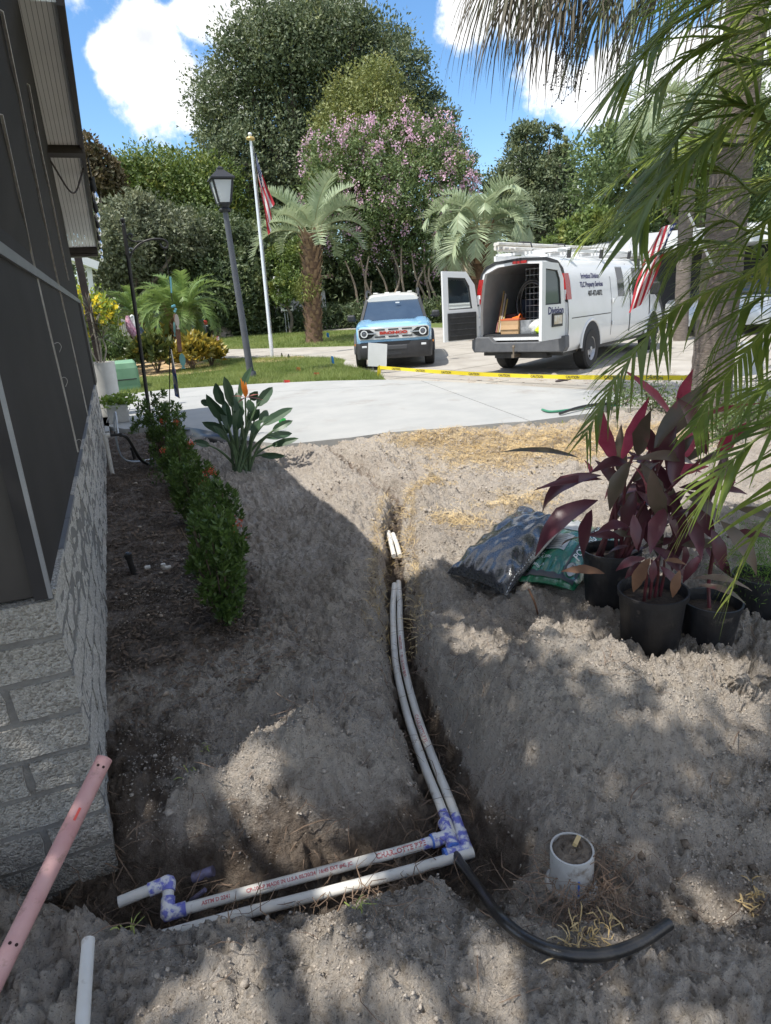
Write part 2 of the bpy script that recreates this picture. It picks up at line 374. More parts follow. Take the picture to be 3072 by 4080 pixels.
# --- sand material: pale grey sand, darker damp earth in the diggings, leaf litter in the bed by the wall
def sand_mat():
    m = bpy.data.materials.new('sand'); m.use_nodes = True; t = m.node_tree; b = t.nodes['Principled BSDF']
    b.inputs['Roughness'].default_value = .95; b.inputs['Specular IOR Level'].default_value = .15
    c = N(t, 'ShaderNodeTexCoord'); P = c.outputs['Object']
    def noise(s, d=5, r=.6):
        n = N(t, 'ShaderNodeTexNoise'); n.inputs['Scale'].default_value = s; n.inputs['Detail'].default_value = d; n.inputs['Roughness'].default_value = r
        t.links.new(P, n.inputs['Vector']); return n.outputs[0]
    def rng(v, a, b_, lo=0., hi=1.):
        n = N(t, 'ShaderNodeMapRange', interpolation_type='SMOOTHSTEP'); n.inputs['From Min'].default_value = a; n.inputs['From Max'].default_value = b_; n.inputs['To Min'].default_value = lo; n.inputs['To Max'].default_value = hi
        t.links.new(v, n.inputs['Value']); return n.outputs[0]
    def mixc(f, a, b_):
        n = N(t, 'ShaderNodeMixRGB')
        for i, v in ((0, f), (1, a), (2, b_)):
            if isinstance(v, tuple): n.inputs[i].default_value = (*v, 1)
            elif isinstance(v, float): n.inputs[i].default_value = v
            else: t.links.new(v, n.inputs[i])
        return n.outputs[0]
    at = N(t, 'ShaderNodeAttribute', attribute_name='damp'); bd = N(t, 'ShaderNodeAttribute', attribute_name='bed'); st = N(t, 'ShaderNodeAttribute', attribute_name='straw')
    base = mixc(rng(noise(2.2, 6), .35, .66), (.52,.45,.38), (.67,.60,.515))
    base = mixc(rng(noise(38, 5, .7), .42, .62), base, (.57,.51,.445))
    base = mixc(rng(noise(130, 4, .7), .56, .66), base, (.25,.21,.175))
    base = mixc(rng(noise(15, 7, .8), .54, .66, 0., .65), base, (.25,.205,.165))
    base = mixc(rng(noise(95, 4, .7), .62, .7), base, (.72,.67,.60))
    damp = mixc(rng(noise(14, 6, .7), .35, .65), (.125,.096,.075), (.25,.205,.165))
    dm = math_(t, 'MULTIPLY', at.outputs['Fac'], 1.0); dm = math_(t, 'ADD', dm, math_(t, 'MULTIPLY', math_(t, 'SUBTRACT', noise(9, 7, .75), .5), 1.6)); dm = math_(t, 'ADD', dm, math_(t, 'MULTIPLY', math_(t, 'SUBTRACT', noise(1.7, 5, .6), .47), 1.5), True)
    base = mixc(rng(dm, .25, .8), base, damp)
    lit = mixc(rng(noise(60, 5, .75), .4, .6), (.085,.066,.052), (.22,.18,.145)); lit = mixc(rng(noise(5, 6, .7), .46, .66), lit, (.36,.31,.27))
    bm = math_(t, 'ADD', bd.outputs['Fac'], math_(t, 'MULTIPLY', math_(t, 'SUBTRACT', noise(4, 6, .7), .5), .8), True)
    base = mixc(rng(bm, .3, .75), base, lit)
    sw = mixc(rng(noise(70, 4, .7), .4, .6), (.30,.20,.085), (.52,.38,.19))
    sm = math_(t, 'ADD', st.outputs['Fac'], math_(t, 'MULTIPLY', math_(t, 'SUBTRACT', noise(6, 6, .7), .5), 1.0), True)
    base = mixc(rng(sm, .4, .7, 0., .45), base, sw)
    t.links.new(base, b.inputs['Base Color'])
    bp = N(t, 'ShaderNodeBump'); bp.inputs['Strength'].default_value = .9; bp.inputs['Distance'].default_value = .05
    t.links.new(math_(t, 'ADD', math_(t, 'ADD', noise(62, 8, .75), math_(t, 'MULTIPLY', noise(24, 4, .6), 1.3)), math_(t, 'MULTIPLY', noise(200, 3, .6), .4)), bp.inputs['Height']); t.links.new(bp.outputs[0], b.inputs['Normal'])
    return m
M_SAND = sand_mat()
me = npmesh('dug_sand', V, Q, M_SAND, True)
d1, t1 = segdist(X, Y, TR1); d2, t2 = segdist(X, Y, TR2)
damp = np.maximum(np.exp(-(d1/.07)**2)*.6, np.exp(-(d2/.20)**2)*1.05*(1-.75*sstep(.60,.72,t2))); damp = np.maximum(damp, sstep(-.03, -.14, Z)*.9)
damp = np.maximum(damp, np.exp(-(((X+.25)/.35)**2+((Y-2.3)/.4)**2))*.9)
bedm = sstep(.72, .36, X)*sstep(2.55, 3.3, Y)*(1-.75*sstep(.2, .55, X)*sstep(3.5, 2.8, Y))
bedm = np.maximum(bedm, sstep(5.6, 6.6, X)*sstep(9, 6, Y))
SW = [(3.65,5.9,.95,.75),(4.4,5.6,.9,.8),(2.75,4.25,.35,.3),(2.1,4.0,.22,.28),(3.2,6.6,.7,.35),(2.3,4.9,.3,.12),(5.2,5.5,.7,.8)]
strawm = np.zeros_like(X)
for (a, b, r1, r2) in SW: strawm = np.maximum(strawm, np.exp(-(((X-a)/r1)**2+((Y-b)/r2)**2)))
strawm = np.maximum(strawm, .62*np.exp(-((d1-.13)/.05)**2)*(t1 > .25)*(t1 < .6))
for nm, arr in (('damp', damp), ('bed', bedm), ('straw', strawm)):
    a = me.attributes.new(nm, 'FLOAT', 'POINT'); a.data.foreach_set('value', arr.ravel().astype(np.float32))
sand = link(bpy.data.objects.new('dug_sand', me)); tag(sand, kind='structure')
# --- clods and pebbles lying on the sand (uncountable)
def clod_field(name, n, xr, yr, rr, matl, keep=None, seed=1, flat=.75):
    rg = np.random.default_rng(seed); x = rg.uniform(*xr, n); y = rg.uniform(*yr, n)
    if keep is not None: k = keep(x, y); x, y = x[k], y[k]
    n = len(x); r = rr[0]*(rr[1]/rr[0])**(rg.random(n)**2.2); z = zsand(x, y)
    ok = z > -.115; x, y, z, r = x[ok], y[ok], z[ok], r[ok]; n = len(x)
    t = (1+5**.5)/2
    ic = np.array([(-1,t,0),(1,t,0),(-1,-t,0),(1,-t,0),(0,-1,t),(0,1,t),(0,-1,-t),(0,1,-t),(t,0,-1),(t,0,1),(-t,0,-1),(-t,0,1)])/math.hypot(1, t)
    fc = np.array([(0,11,5),(0,5,1),(0,1,7),(0,7,10),(0,10,11),(1,5,9),(5,11,4),(11,10,2),(10,7,6),(7,1,8),(3,9,4),(3,4,2),(3,2,6),(3,6,8),(3,8,9),(4,9,5),(2,4,11),(6,2,10),(8,6,7),(9,8,1)])
    vv = ic[None]*r[:, None, None]*rg.uniform(.6, 1.25, (n, 12, 1))*np.stack([np.ones(n), rg.uniform(.6, 1, n), rg.uniform(.5, .9, n)*flat/.75], -1)[:, None]
    a = rg.uniform(0, 6.28, n); ca, sa = np.cos(a)[:, None], np.sin(a)[:, None]
    vx = vv[..., 0]*ca-vv[..., 1]*sa; vy = vv[..., 0]*sa+vv[..., 1]*ca
    V = np.stack([vx+x[:, None], vy+y[:, None], vv[..., 2]+(z+r*.25)[:, None]], -1).reshape(-1, 3)
    Fq = (fc[None]+(np.arange(n)*12)[:, None, None]).reshape(-1, 3)
    o = link(bpy.data.objects.new(name, npmesh(name, V, Fq, matl, False)), sand); tag(o, kind='stuff'); return o
M_CLOD = mat('clod', (.35,.305,.26), .95, (.50,.445,.38), 25, bump=.8, bscale=150, spec=.1)
M_DCLOD = mat('damp_clod', (.12,.095,.075), .95, (.22,.185,.15), 25, bump=.8, bscale=150, spec=.1)
def nearfrac(x, y): return np.random.default_rng(5).random(len(x)) < (fbm(x, y, 1.8, 3, 12)-.3)*2.2
clod_field('clods', 7000, (-.25, 3.3), (.75, 4.6), (.003, .013), M_CLOD, nearfrac, 2)
clod_field('clods', 9000, (.3, 5.2), (4.2, 7.7), (.005, .022), M_CLOD, nearfrac, 3)
clod_field('clods', 160, (-.25, 5.0), (.9, 7.6), (.015, .04), M_CLOD, nearfrac, 13, .6)
d_keep = lambda x, y: np.minimum(segdist(x, y, TR1)[0], segdist(x, y, TR2)[0]-.06) < .12
clod_field('damp_clods', 6000, (-.7, 2.6), (.8, 4.2), (.004, .02), M_DCLOD, d_keep, 4)
# crumbs: small eight sided grains covering the broken ground near the pipes
def crumbs(n, xr, yr, rr, matl, keep, seed):
    rg = np.random.default_rng(seed); x = rg.uniform(*xr, n); y = rg.uniform(*yr, n); k = keep(x, y); x, y = x[k], y[k]; z = zsand(x, y); ok = z > -.115; x, y, z = x[ok], y[ok], z[ok]; n = len(x); r = rr[0]*(rr[1]/rr[0])**(rg.random(n)**1.8)
    oc = np.array([(1,0,0),(-1,0,0),(0,1,0),(0,-1,0),(0,0,1),(0,0,-1)]); fc = np.array([(0,2,4),(2,1,4),(1,3,4),(3,0,4),(2,0,5),(1,2,5),(3,1,5),(0,3,5)])
    vv = oc[None]*r[:, None, None]*rg.uniform(.6,1.3,(n,6,1))+rg.normal(0,.15,(n,6,3))*r[:, None, None]; V = vv+np.stack([x, y, z+r*.35], -1)[:, None]
    o = link(bpy.data.objects.new('crumbs', npmesh('crumbs', V.reshape(-1, 3), (fc[None]+(np.arange(n)*6)[:, None, None]).reshape(-1, 3), matl)), sand); tag(o, kind='stuff')
cm_ = lambda x, y: np.random.default_rng(9).random(len(x)) < np.clip((fbm(x, y, 2.4, 3, 15)-.32)*2.6, .04, 1)*np.where((x < .45) & (y > 3), .25, 1)
crumbs(90000, (-.25, 2.9), (.78, 4.0), (.0018,.0065), M_CLOD, cm_, 61)
M_PEB = mat('pebble', (.28,.22,.16), .8, (.42,.35,.28), 20)
clod_field('pebbles', 90, (-.27, .55), (2.3, 8.5), (.006, .022), M_PEB, None, 5)
# --- loose leaf litter, dry straw and fine roots: thin curved strips
def strips(name, n, sampler, L, W, matl, seed, lift=.01, curl=1.0, parent=None, tiltz=.5, zf=None):
    rg = np.random.default_rng(seed); x, y = sampler(rg, n); n = len(x)
    z = (zf or zsand)(x, y); a = rg.uniform(0, 6.28, n); l = rg.uniform(L[0], L[1], n); w = rg.uniform(W[0], W[1], n)
    dx, dy = np.cos(a), np.sin(a); k = 4; c = rg.normal(0, curl, n); el = np.abs(rg.normal(0, tiltz, n))
    P = np.zeros((n, k, 2, 3)); cx, cy, cz = x.copy(), y.copy(), z+lift*rg.random(n)
    for i in range(k):
        aa = a+c*(i/(k-1)-.5); ux, uy = np.cos(aa), np.sin(aa); ee = el*(1-1.9*i/(k-1))
        ww = w*(1 if i in (1, 2) else .45)
        P[:, i, 0] = np.stack([cx-uy*ww, cy+ux*ww, cz], -1); P[:, i, 1] = np.stack([cx+uy*ww, cy-ux*ww, cz+ww*.4], -1)
        st_ = l/(k-1); cx = cx+ux*np.cos(ee)*st_; cy = cy+uy*np.cos(ee)*st_; cz = np.maximum(cz+np.sin(ee)*st_, z+.001)
    b = (np.arange(n)*k*2)[:, None, None]
    q = np.array([[2*i, 2*i+1, 2*i+3, 2*i+2] for i in range(k-1)])[None]
    o = link(bpy.data.objects.new(name, npmesh(name, P.reshape(-1, 3), (b+q).reshape(-1, 4), matl)), parent); return tag(o, kind='stuff')
M_STRAW = mat('straw', (.48,.34,.14), .8, (.68,.54,.31), 3, trans=.15)
M_LITTER = mat('leaf_litter', (.075,.05,.035), .8, (.20,.145,.10), 4)
M_ROOT = mat('root', (.10,.065,.045), .85, (.22,.15,.10), 6)
M_GRN = mat('sprout', (.30,.42,.08), .6, (.55,.58,.20), 5, trans=.3)
def gaus(lst):
    def f(rg, n):
        xs, ys = [], []
        tot = sum(w for *_, w in lst)
        for (cx, cy, sx, sy_, w) in lst:
            m = int(n*w/tot); xs.append(rg.normal(cx, sx, m)); ys.append(rg.normal(cy, sy_, m))
        return np.concatenate(xs), np.concatenate(ys)
    return f
strips('straw', 22000, gaus([(a, b, r1*.5, r2*.5, r1*r2) for a, b, r1, r2 in SW]), (.03,.10), (.0010,.0022), M_STRAW, 21, .02, 1.6, sand)
strips('leaf_litter', 5000, lambda rg, n: (rg.uniform(-.27, .62, n), rg.uniform(2.5, 9.5, n)), (.02,.06), (.002,.008), M_LITTER, 22, .008, .8, sand)
def along(poly, lo, hi, off, sd):
    def f(rg, n):
        L = [0]
        for a, b in zip(poly[:-1], poly[1:]): L.append(L[-1]+math.hypot(b[0]-a[0], b[1]-a[1]))
        t = rg.uniform(lo, hi, n)*L[-1]; px = np.interp(t, L, [p[0] for p in poly]); py = np.interp(t, L, [p[1] for p in poly])
        s = np.where(rg.random(n) < .5, -1, 1)*off
        return px+s+rg.normal(0, sd, n), py+rg.normal(0, sd, n)
    return f
strips('root_tufts', 900, along(TR1, .18, .6, .105, .03), (.03,.12), (.0008,.0018), M_STRAW, 23, .03, 2.2, sand, .9)
strips('fine_roots', 700, along(TR1, .0, .9, .09, .05), (.04,.16), (.0008,.0018), M_ROOT, 24, .03, 2.0, sand, .8)
strips('fine_roots', 420, along(TR2, .02, .62, .0, .12), (.04,.18), (.0008,.002), M_ROOT, 25, .03, 2.0, sand, .7)
strips('fine_roots', 420, lambda rg, n: (rg.uniform(-.2, 2.9, n), rg.uniform(.8, 4, n)), (.04,.20), (.0008,.0018), M_ROOT, 26, .012, 1.8, sand, .3)
rp = onsand(2340, 3640)
strips('fine_roots', 260, gaus([(rp.x, rp.y, .07, .04, 1)]), (.05,.20), (.0008,.0018), M_ROOT, 27, .05, 2.2, sand, .9)
rp2 = onsand(2330, 3790)
strips('straw', 60, gaus([(rp2.x, rp2.y, .05, .02, 1)]), (.03,.06), (.001,.0022), M_STRAW, 28, .03, 1.6, sand, .9)
for (px, py, k) in ((1440, 3620, 9), (530, 3740, 7), (820, 3010, 5), (770, 3110, 5), (2990, 3600, 26)):
    p = onsand(px, py); strips('sprouts', k, gaus([(p.x, p.y, .015, .015, 1)]), (.03,.055), (.0015,.0026), M_GRN if k < 20 else M_STRAW, px, .02, .8, sand, 1.3)
# ================================================================== WIDE GROUND, LAWNS, DRIVEWAYS
def draped(name, poly, dz, matl, thick=0.0, cuts=.8, parent=None):
    bm = bmesh.new(); vs = [bm.verts.new((x, y, 0)) for x, y in poly]; f = bm.faces.new(vs)
    if f.normal.z < 0: f.normal_flip()
    bmesh.ops.triangulate(bm, faces=bm.faces[:])
    for _ in range(5):
        es = [e for e in bm.edges if e.calc_length() > cuts*2.5]
        if not es: break
        bmesh.ops.subdivide_edges(bm, edges=es, cuts=1); bmesh.ops.triangulate(bm, faces=[f for f in bm.faces if len(f.verts) > 4])
    for v in bm.verts: v.co.z = zt(v.co.x, v.co.y)+dz
    bmesh.ops.recalc_face_normals(bm, faces=bm.faces[:])
    if sum(f.normal.z for f in bm.faces) < 0: bmesh.ops.reverse_faces(bm, faces=bm.faces[:])
    if thick:
        r = bmesh.ops.extrude_face_region(bm, geom=bm.faces[:]); 
        for v in [g for g in r['geom'] if isinstance(g, bmesh.types.BMVert)]: v.co.z -= 0
        top = [g for g in r['geom'] if isinstance(g, bmesh.types.BMVert)]; ts = set(top)
        for v in bm.verts:
            if v not in ts: v.co.z -= thick
        bmesh.ops.recalc_face_normals(bm, faces=bm.faces[:])
    me = bpy.data.meshes.new(name); bm.to_mesh(me); bm.free(); me.materials.append(matl)
    return link(bpy.data.objects.new(name, me), parent)
M_LAWN = mat('lawn', (.075,.115,.022), .9, (.16,.19,.055), 1.1, bump=.8, bscale=30, col3=(.20,.19,.075), scale3=.35, f3=.56)
gxa = np.concatenate([-np.geomspace(1500, 12, 26), np.arange(-11, 26, .55), np.geomspace(27, 1500, 26)]); gya = np.concatenate([-np.geomspace(1500, 6, 20), np.arange(-5.5, 40, .55), np.geomspace(41, 1500, 26)])
X2, Y2 = np.meshgrid(gxa, gya); S2 = X2*SY+Y2*CY; Z2 = .10+.02*np.clip(S2-14, 0, 40)-.004
LOWBOX = (X2 > -6.8) & (X2 < 9.6) & (Y2 > -3.9) & (Y2 < 10.9)
DRV = [XY(G(x, y)) for x, y in ((1640,1560),(1545,1519),(1509,1488),(1432,1468),(1365,1454),(1379,1435),(1336,1425),(1164,1424),(873,1427),(450,1433),(450,1398),(857,1394),(1200,1386),(1418,1380),(1445,1340),(1452,1308),(1800,1306),(2300,1278),(2760,1250),(3350,1270),(3500,1420),(3350,1600),(2900,1620),(2500,1630),(2200,1600))]
Z2 = np.where(LOWBOX & ~poly_in(X2, Y2, SLAB) & ~poly_in(X2, Y2, DRV), -1.4, Z2)
i2 = np.arange(X2.size).reshape(X2.shape); q2 = np.stack([i2[:-1, :-1], i2[:-1, 1:], i2[1:, 1:], i2[1:, :-1]], -1).reshape(-1, 4)
tag(link(bpy.data.objects.new('lawn', npmesh('lawn', np.stack([X2, Y2, Z2], -1).reshape(-1, 3), q2, M_LAWN))), kind='structure')
M_NEWC = mat('new_concrete', (.33,.335,.325), .85, (.385,.385,.37), 2.0, bump=.15, bscale=90, col3=(.29,.275,.25), scale3=1.1, f3=.57, spec=.2)
M_OLDC = mat('old_concrete', (.32,.295,.26), .9, (.41,.385,.345), 1.6, bump=.4, bscale=70, col3=(.24,.22,.19), scale3=.5, f3=.56, spec=.2)
M_JOINT = mat('joint', (.13,.12,.105), .95)
# slab: cast pieces with open joints between
bm = bmesh.new(); vs = [bm.verts.new((x, y, SL_Z)) for x, y in SLAB]; f = bm.faces.new(vs); bm.normal_update()
if f.normal.z < 0: f.normal_flip()
def cutline(bm, a, b, w=.012):
    a = Vector((*a, 0)); b = Vector((*b, 0)); n = Vector((-(b-a).y, (b-a).x, 0)).normalized()
    for s in (-1, 1): bmesh.ops.bisect_plane(bm, geom=bm.verts[:]+bm.edges[:]+bm.faces[:], plane_co=a+n*w*s/2, plane_no=n)
    rm = [f for f in bm.faces if abs((f.calc_center_median()-a).dot(n)) < w/2]
    bmesh.ops.delete(bm, geom=rm, context='FACES')
def concrete_thing(name, bm, dzf, thick, matl, cuts=0):
    t = empty(name, (0, 0, 0)); tag(t, kind='structure')
    bm.faces.ensure_lookup_table(); seen = set()
    for f0 in list(bm.faces):
        if f0.index in seen: continue
        st, isl = [f0], []
        seen.add(f0.index)
        while st:
            f = st.pop(); isl.append(f)
            for e in f.edges:
                for g in e.link_faces:
                    if g.index not in seen: seen.add(g.index); st.append(g)
        m = MB()
        for f in isl:
            co = [v.co.copy() for v in f.verts]
            top = [(c.x, c.y, dzf(c.x, c.y)) for c in co]; m.add(top, [tuple(range(len(top)))])
            for e in f.edges:
                if len(e.link_faces) == 1:
                    for lp in f.loops:
                        if lp.edge == e:
                            a, b = lp.vert.co, lp.link_loop_next.vert.co; za, zb = dzf(a.x, a.y), dzf(b.x, b.y)
                            m.add([(a.x,a.y,za),(b.x,b.y,zb),(b.x,b.y,zb-thick),(a.x,a.y,za-thick)], [(0,3,2,1)])
        m.build('panel', matl, t, smooth=False)
    bm.free(); return t
cutline(bm, (.18,10.5), (.62,16)); 
cutline(bm, (1.2,13.0), (9.0,9.35), .016); cutline(bm, (4.6,7.2), (5.6,13), .016)
bm.faces.index_update(); concrete_thing('concrete_slab', bm, lambda x, y: SL_Z, .22, M_NEWC)
bm = bmesh.new(); f = bm.faces.new([bm.verts.new((x, y, 0)) for x, y in DRV]); bm.normal_update()
if f.normal.z < 0: f.normal_flip()
ang = math.radians(12); ux, uy = math.cos(ang), math.sin(ang)
for k in range(0, 9):
    c = (6.2-uy*(k-3)*2.3, 12.6+ux*(k-3)*2.3); cutline(bm, c, (c[0]+ux, c[1]+uy), .03)
for k in range(-4, 6):
    c = (6.6+ux*k*3.3, 13+uy*k*3.3); cutline(bm, c, (c[0]-uy, c[1]+ux), .03)
# split at the kink of the terrain
bmesh.ops.bisect_plane(bm, geom=bm.verts[:]+bm.edges[:]+bm.faces[:], plane_co=Vector((SY*14, CY*14, 0)), plane_no=Vector((SY, CY, 0)))
bm.faces.index_update(); concrete_thing('old_driveway', bm, lambda x, y: zt(x, y)+.010, .05, M_OLDC)
draped('street', [XY(G(x, y)) for x, y in ((300,1368),(700,1346),(1000,1330),(1440,1312),(1440,1296),(1000,1308),(700,1322),(300,1340))], .008, M_OLDC, cuts=3)['kind'] = 'structure'
# --- lawn grass
LAWN1 = [(420,1590),(700,1549),(1000,1534),(1300,1519),(1535,1514),(1500,1488),(1428,1470),(1362,1455),(1372,1436),(1330,1427),(1000,1430),(860,1440),(640,1500),(420,1520)]
LAWN2 = [(700,1400),(1200,1383),(1416,1377),(1440,1318),(1000,1334),(700,1350)]
M_GRASS = mat('grass', (.13,.19,.04), .6, (.26,.31,.10), .9, trans=.35, col3=(.30,.30,.12), scale3=.6, f3=.55)
def pxpoly(P, n_):
    W = [XY(G(x, y)) for x, y in P]
    x0, x1 = min(p[0] for p in W), max(p[0] for p in W); y0, y1 = min(p[1] for p in W), max(p[1] for p in W)
    def f(rg, n):
        x = rg.uniform(x0, x1, n); y = rg.uniform(y0, y1, n); k = poly_in(x, y, W); return x[k], y[k]
    return f
ztn = lambda x, y: .10+.02*np.clip(x*SY+y*CY-14, 0, 40)
def blades(name, n, sampler, h, w, seed):
    rg = np.random.default_rng(seed); x, y = sampler(rg, n); n = len(x); z = ztn(x, y)-.006; a = rg.uniform(0, 6.28, n); hh = rg.uniform(h[0], h[1], n)*(.6+.8*fbm(x, y, .9, 3, 3)); l = rg.normal(0, .45, (n, 2))
    wx, wy = np.cos(a)*w, np.sin(a)*w
    V = np.stack([np.stack([x-wx, y-wy, z], -1), np.stack([x+wx, y+wy, z], -1), np.stack([x+l[:, 0]*hh+wx*.3, y+l[:, 1]*hh, z+hh], -1)], 1).reshape(-1, 3)
    return tag(link(bpy.data.objects.new(name, npmesh(name, V, np.arange(3*n).reshape(-1, 3), M_GRASS))), kind='stuff')
def rename_kind(o, lab, cat): return tag(o, lab, cat)
rename_kind(blades('grass', 70000, pxpoly(LAWN1, 0), (.05,.13), .006, 31), 'short green grass growing between the new slab and the driveway', 'grass')
rename_kind(blades('grass', 42000, pxpoly(LAWN2, 0), (.05,.12), .010, 32), 'short green grass of the verge under the lone palm', 'grass')
# ================================================================== HOUSE WITH SCREENED WALL
XW = -.285; YC = 2.05; ZT = .82; CO = .133
def stone_mat(name, dark, mid, pale, sc_):
    m = bpy.data.materials.new(name); m.use_nodes = True; t = m.node_tree; b = t.nodes['Principled BSDF']; b.inputs['Roughness'].default_value = .95; b.inputs['Specular IOR Level'].default_value = .12
    c = N(t, 'ShaderNodeTexCoord'); wn = N(t, 'ShaderNodeTexNoise'); wn.inputs['Scale'].default_value = 40; t.links.new(c.outputs['Object'], wn.inputs['Vector']); ad = N(t, 'ShaderNodeVectorMath', operation='MULTIPLY_ADD'); t.links.new(wn.outputs['Color'], ad.inputs[0]); ad.inputs[1].default_value = (.02,.02,.02); t.links.new(c.outputs['Object'], ad.inputs[2])
    v = N(t, 'ShaderNodeTexVoronoi'); v.inputs['Scale'].default_value = sc_; t.links.new(ad.outputs[0], v.inputs['Vector']); n1 = N(t, 'ShaderNodeTexNoise'); n1.inputs['Scale'].default_value = sc_*.8; n1.inputs['Detail'].default_value = 5; n1.inputs['Roughness'].default_value = .7; t.links.new(c.outputs['Object'], n1.inputs['Vector'])
    rp = N(t, 'ShaderNodeValToRGB'); e = rp.color_ramp.elements; e[0].position = .32; e[0].color = (*dark, 1); e[1].position = .72; e[1].color = (*pale, 1); q = e.new(.5); q.color = (*mid, 1)
    sx = N(t, 'ShaderNodeSeparateColor'); t.links.new(v.outputs['Color'], sx.inputs[0]); t.links.new(math_(t, 'ADD', math_(t, 'MULTIPLY', sx.outputs[0], .35), math_(t, 'MULTIPLY', n1.outputs[0], .65)), rp.inputs[0]); t.links.new(rp.outputs[0], b.inputs['Base Color'])
    bp = N(t, 'ShaderNodeBump'); bp.inputs['Strength'].default_value = 1; bp.inputs['Distance'].default_value = .016; t.links.new(math_(t, 'SUBTRACT', math_(t, 'MULTIPLY', n1.outputs[0], .9), math_(t, 'MULTIPLY', v.outputs['Distance'], .7)), bp.inputs['Height']); t.links.new(bp.outputs[0], b.inputs['Normal']); return m
M_BRK0 = mat('split_face_block', (.31,.295,.265), .95, (.20,.19,.17), 55, bump=1.6, bscale=95, col3=(.42,.40,.36), scale3=5, f3=.52, spec=.1, detail=6)
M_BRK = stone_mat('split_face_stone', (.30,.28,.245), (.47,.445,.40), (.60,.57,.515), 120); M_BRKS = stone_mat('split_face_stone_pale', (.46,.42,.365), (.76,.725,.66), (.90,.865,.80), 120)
M_MORT = mat('mortar', (.19,.18,.165), .95, (.25,.24,.22), 30, bump=.6)
M_SCR = mat('dark_screen', (.030,.028,.028), .75, (.040,.037,.037), 3, bump=.2, bscale=400, spec=.25)
M_BRZ = mat('bronze_frame', (.045,.040,.038), .5, (.06,.054,.05), 5, spec=.4)
M_GALV = mat('pale_metal_band', (.30,.31,.33), .45, (.24,.25,.27), 4, metal=.4)
M_SEAM = mat('seam', (.80,.77,.72), .7, (.5,.46,.42), 12)
M_SOF = mat('soffit_white', (.88,.88,.86), .6, (.82,.82,.80), 3)
M_DKB = mat('dark_beam', (.035,.025,.022), .55, (.055,.042,.038), 9)
house = empty('house', (XW, YC, 0), 'single storey house with dark screened wall on a split face block base', 'house')
house.location = (0, 0, 0)
def brick_mesh(lx, ly, lz, seed, mats, rough):
    rg = random.Random(seed); bm = bmesh.new(); bmesh.ops.create_cube(bm, size=1)
    for v in bm.verts: v.co = Vector((v.co.x*lx, v.co.y*ly, v.co.z*lz))
    lon = [e for e in bm.edges if e.calc_length() > lz*1.2]; bmesh.ops.subdivide_edges(bm, edges=lon, cuts=5, use_grid_fill=True)
    sh = [e for e in bm.edges if abs(e.verts[0].co.z-e.verts[1].co.z) > lz*.9]; bmesh.ops.subdivide_edges(bm, edges=sh, cuts=2, use_grid_fill=True)
    for v in bm.verts:
        n = Vector((rg.uniform(-1, 1), rg.uniform(-1, 1), rg.uniform(-.35, .35)))
        v.co += n*rough
    bm.normal_update()
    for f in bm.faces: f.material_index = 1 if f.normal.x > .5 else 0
    me = bpy.data.meshes.new('brick'); bm.to_mesh(me); bm.free()
    for m in mats: me.materials.append(m)
    return me
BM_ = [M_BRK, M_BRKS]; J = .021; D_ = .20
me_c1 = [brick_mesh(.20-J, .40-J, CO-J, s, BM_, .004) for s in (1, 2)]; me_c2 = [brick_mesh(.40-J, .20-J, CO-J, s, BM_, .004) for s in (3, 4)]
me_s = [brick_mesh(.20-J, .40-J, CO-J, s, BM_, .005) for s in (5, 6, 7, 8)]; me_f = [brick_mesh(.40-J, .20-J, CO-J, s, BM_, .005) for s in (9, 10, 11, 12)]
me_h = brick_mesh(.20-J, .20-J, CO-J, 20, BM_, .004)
def put(me, x, y, z, name='brick'):
    o = bpy.data.objects.new(name, me); link(o, house); o.location = (x, y, z); return o
WEND = 9.82
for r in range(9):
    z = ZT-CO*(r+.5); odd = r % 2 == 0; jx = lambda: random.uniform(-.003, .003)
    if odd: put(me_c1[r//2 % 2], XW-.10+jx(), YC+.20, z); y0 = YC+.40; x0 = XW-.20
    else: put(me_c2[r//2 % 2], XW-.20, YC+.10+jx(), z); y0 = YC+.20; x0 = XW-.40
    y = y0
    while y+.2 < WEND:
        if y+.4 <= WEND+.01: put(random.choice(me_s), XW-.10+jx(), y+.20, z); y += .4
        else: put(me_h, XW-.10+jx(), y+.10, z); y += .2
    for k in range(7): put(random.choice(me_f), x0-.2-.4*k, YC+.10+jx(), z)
m = MB(); m.box((XW-.108, (YC+.016+WEND)/2, ZT/2-.22), (.19, WEND-YC-.018, ZT+.39)); m.box((XW-.1-1.6, YC+.110, ZT/2-.22), (3.2, .186, ZT+.389)); m.build('mortar_core', M_MORT, house, False)
# ledge on top of the block wall
for k in range(19):
    ya = YC+.03+k*.408; m = MB(); m.box((XW-.032, ya+.2, ZT+.006), (.06, .396, .016)); m.build('cap_piece', M_GALV if k % 3 else M_BRKS, house, False)
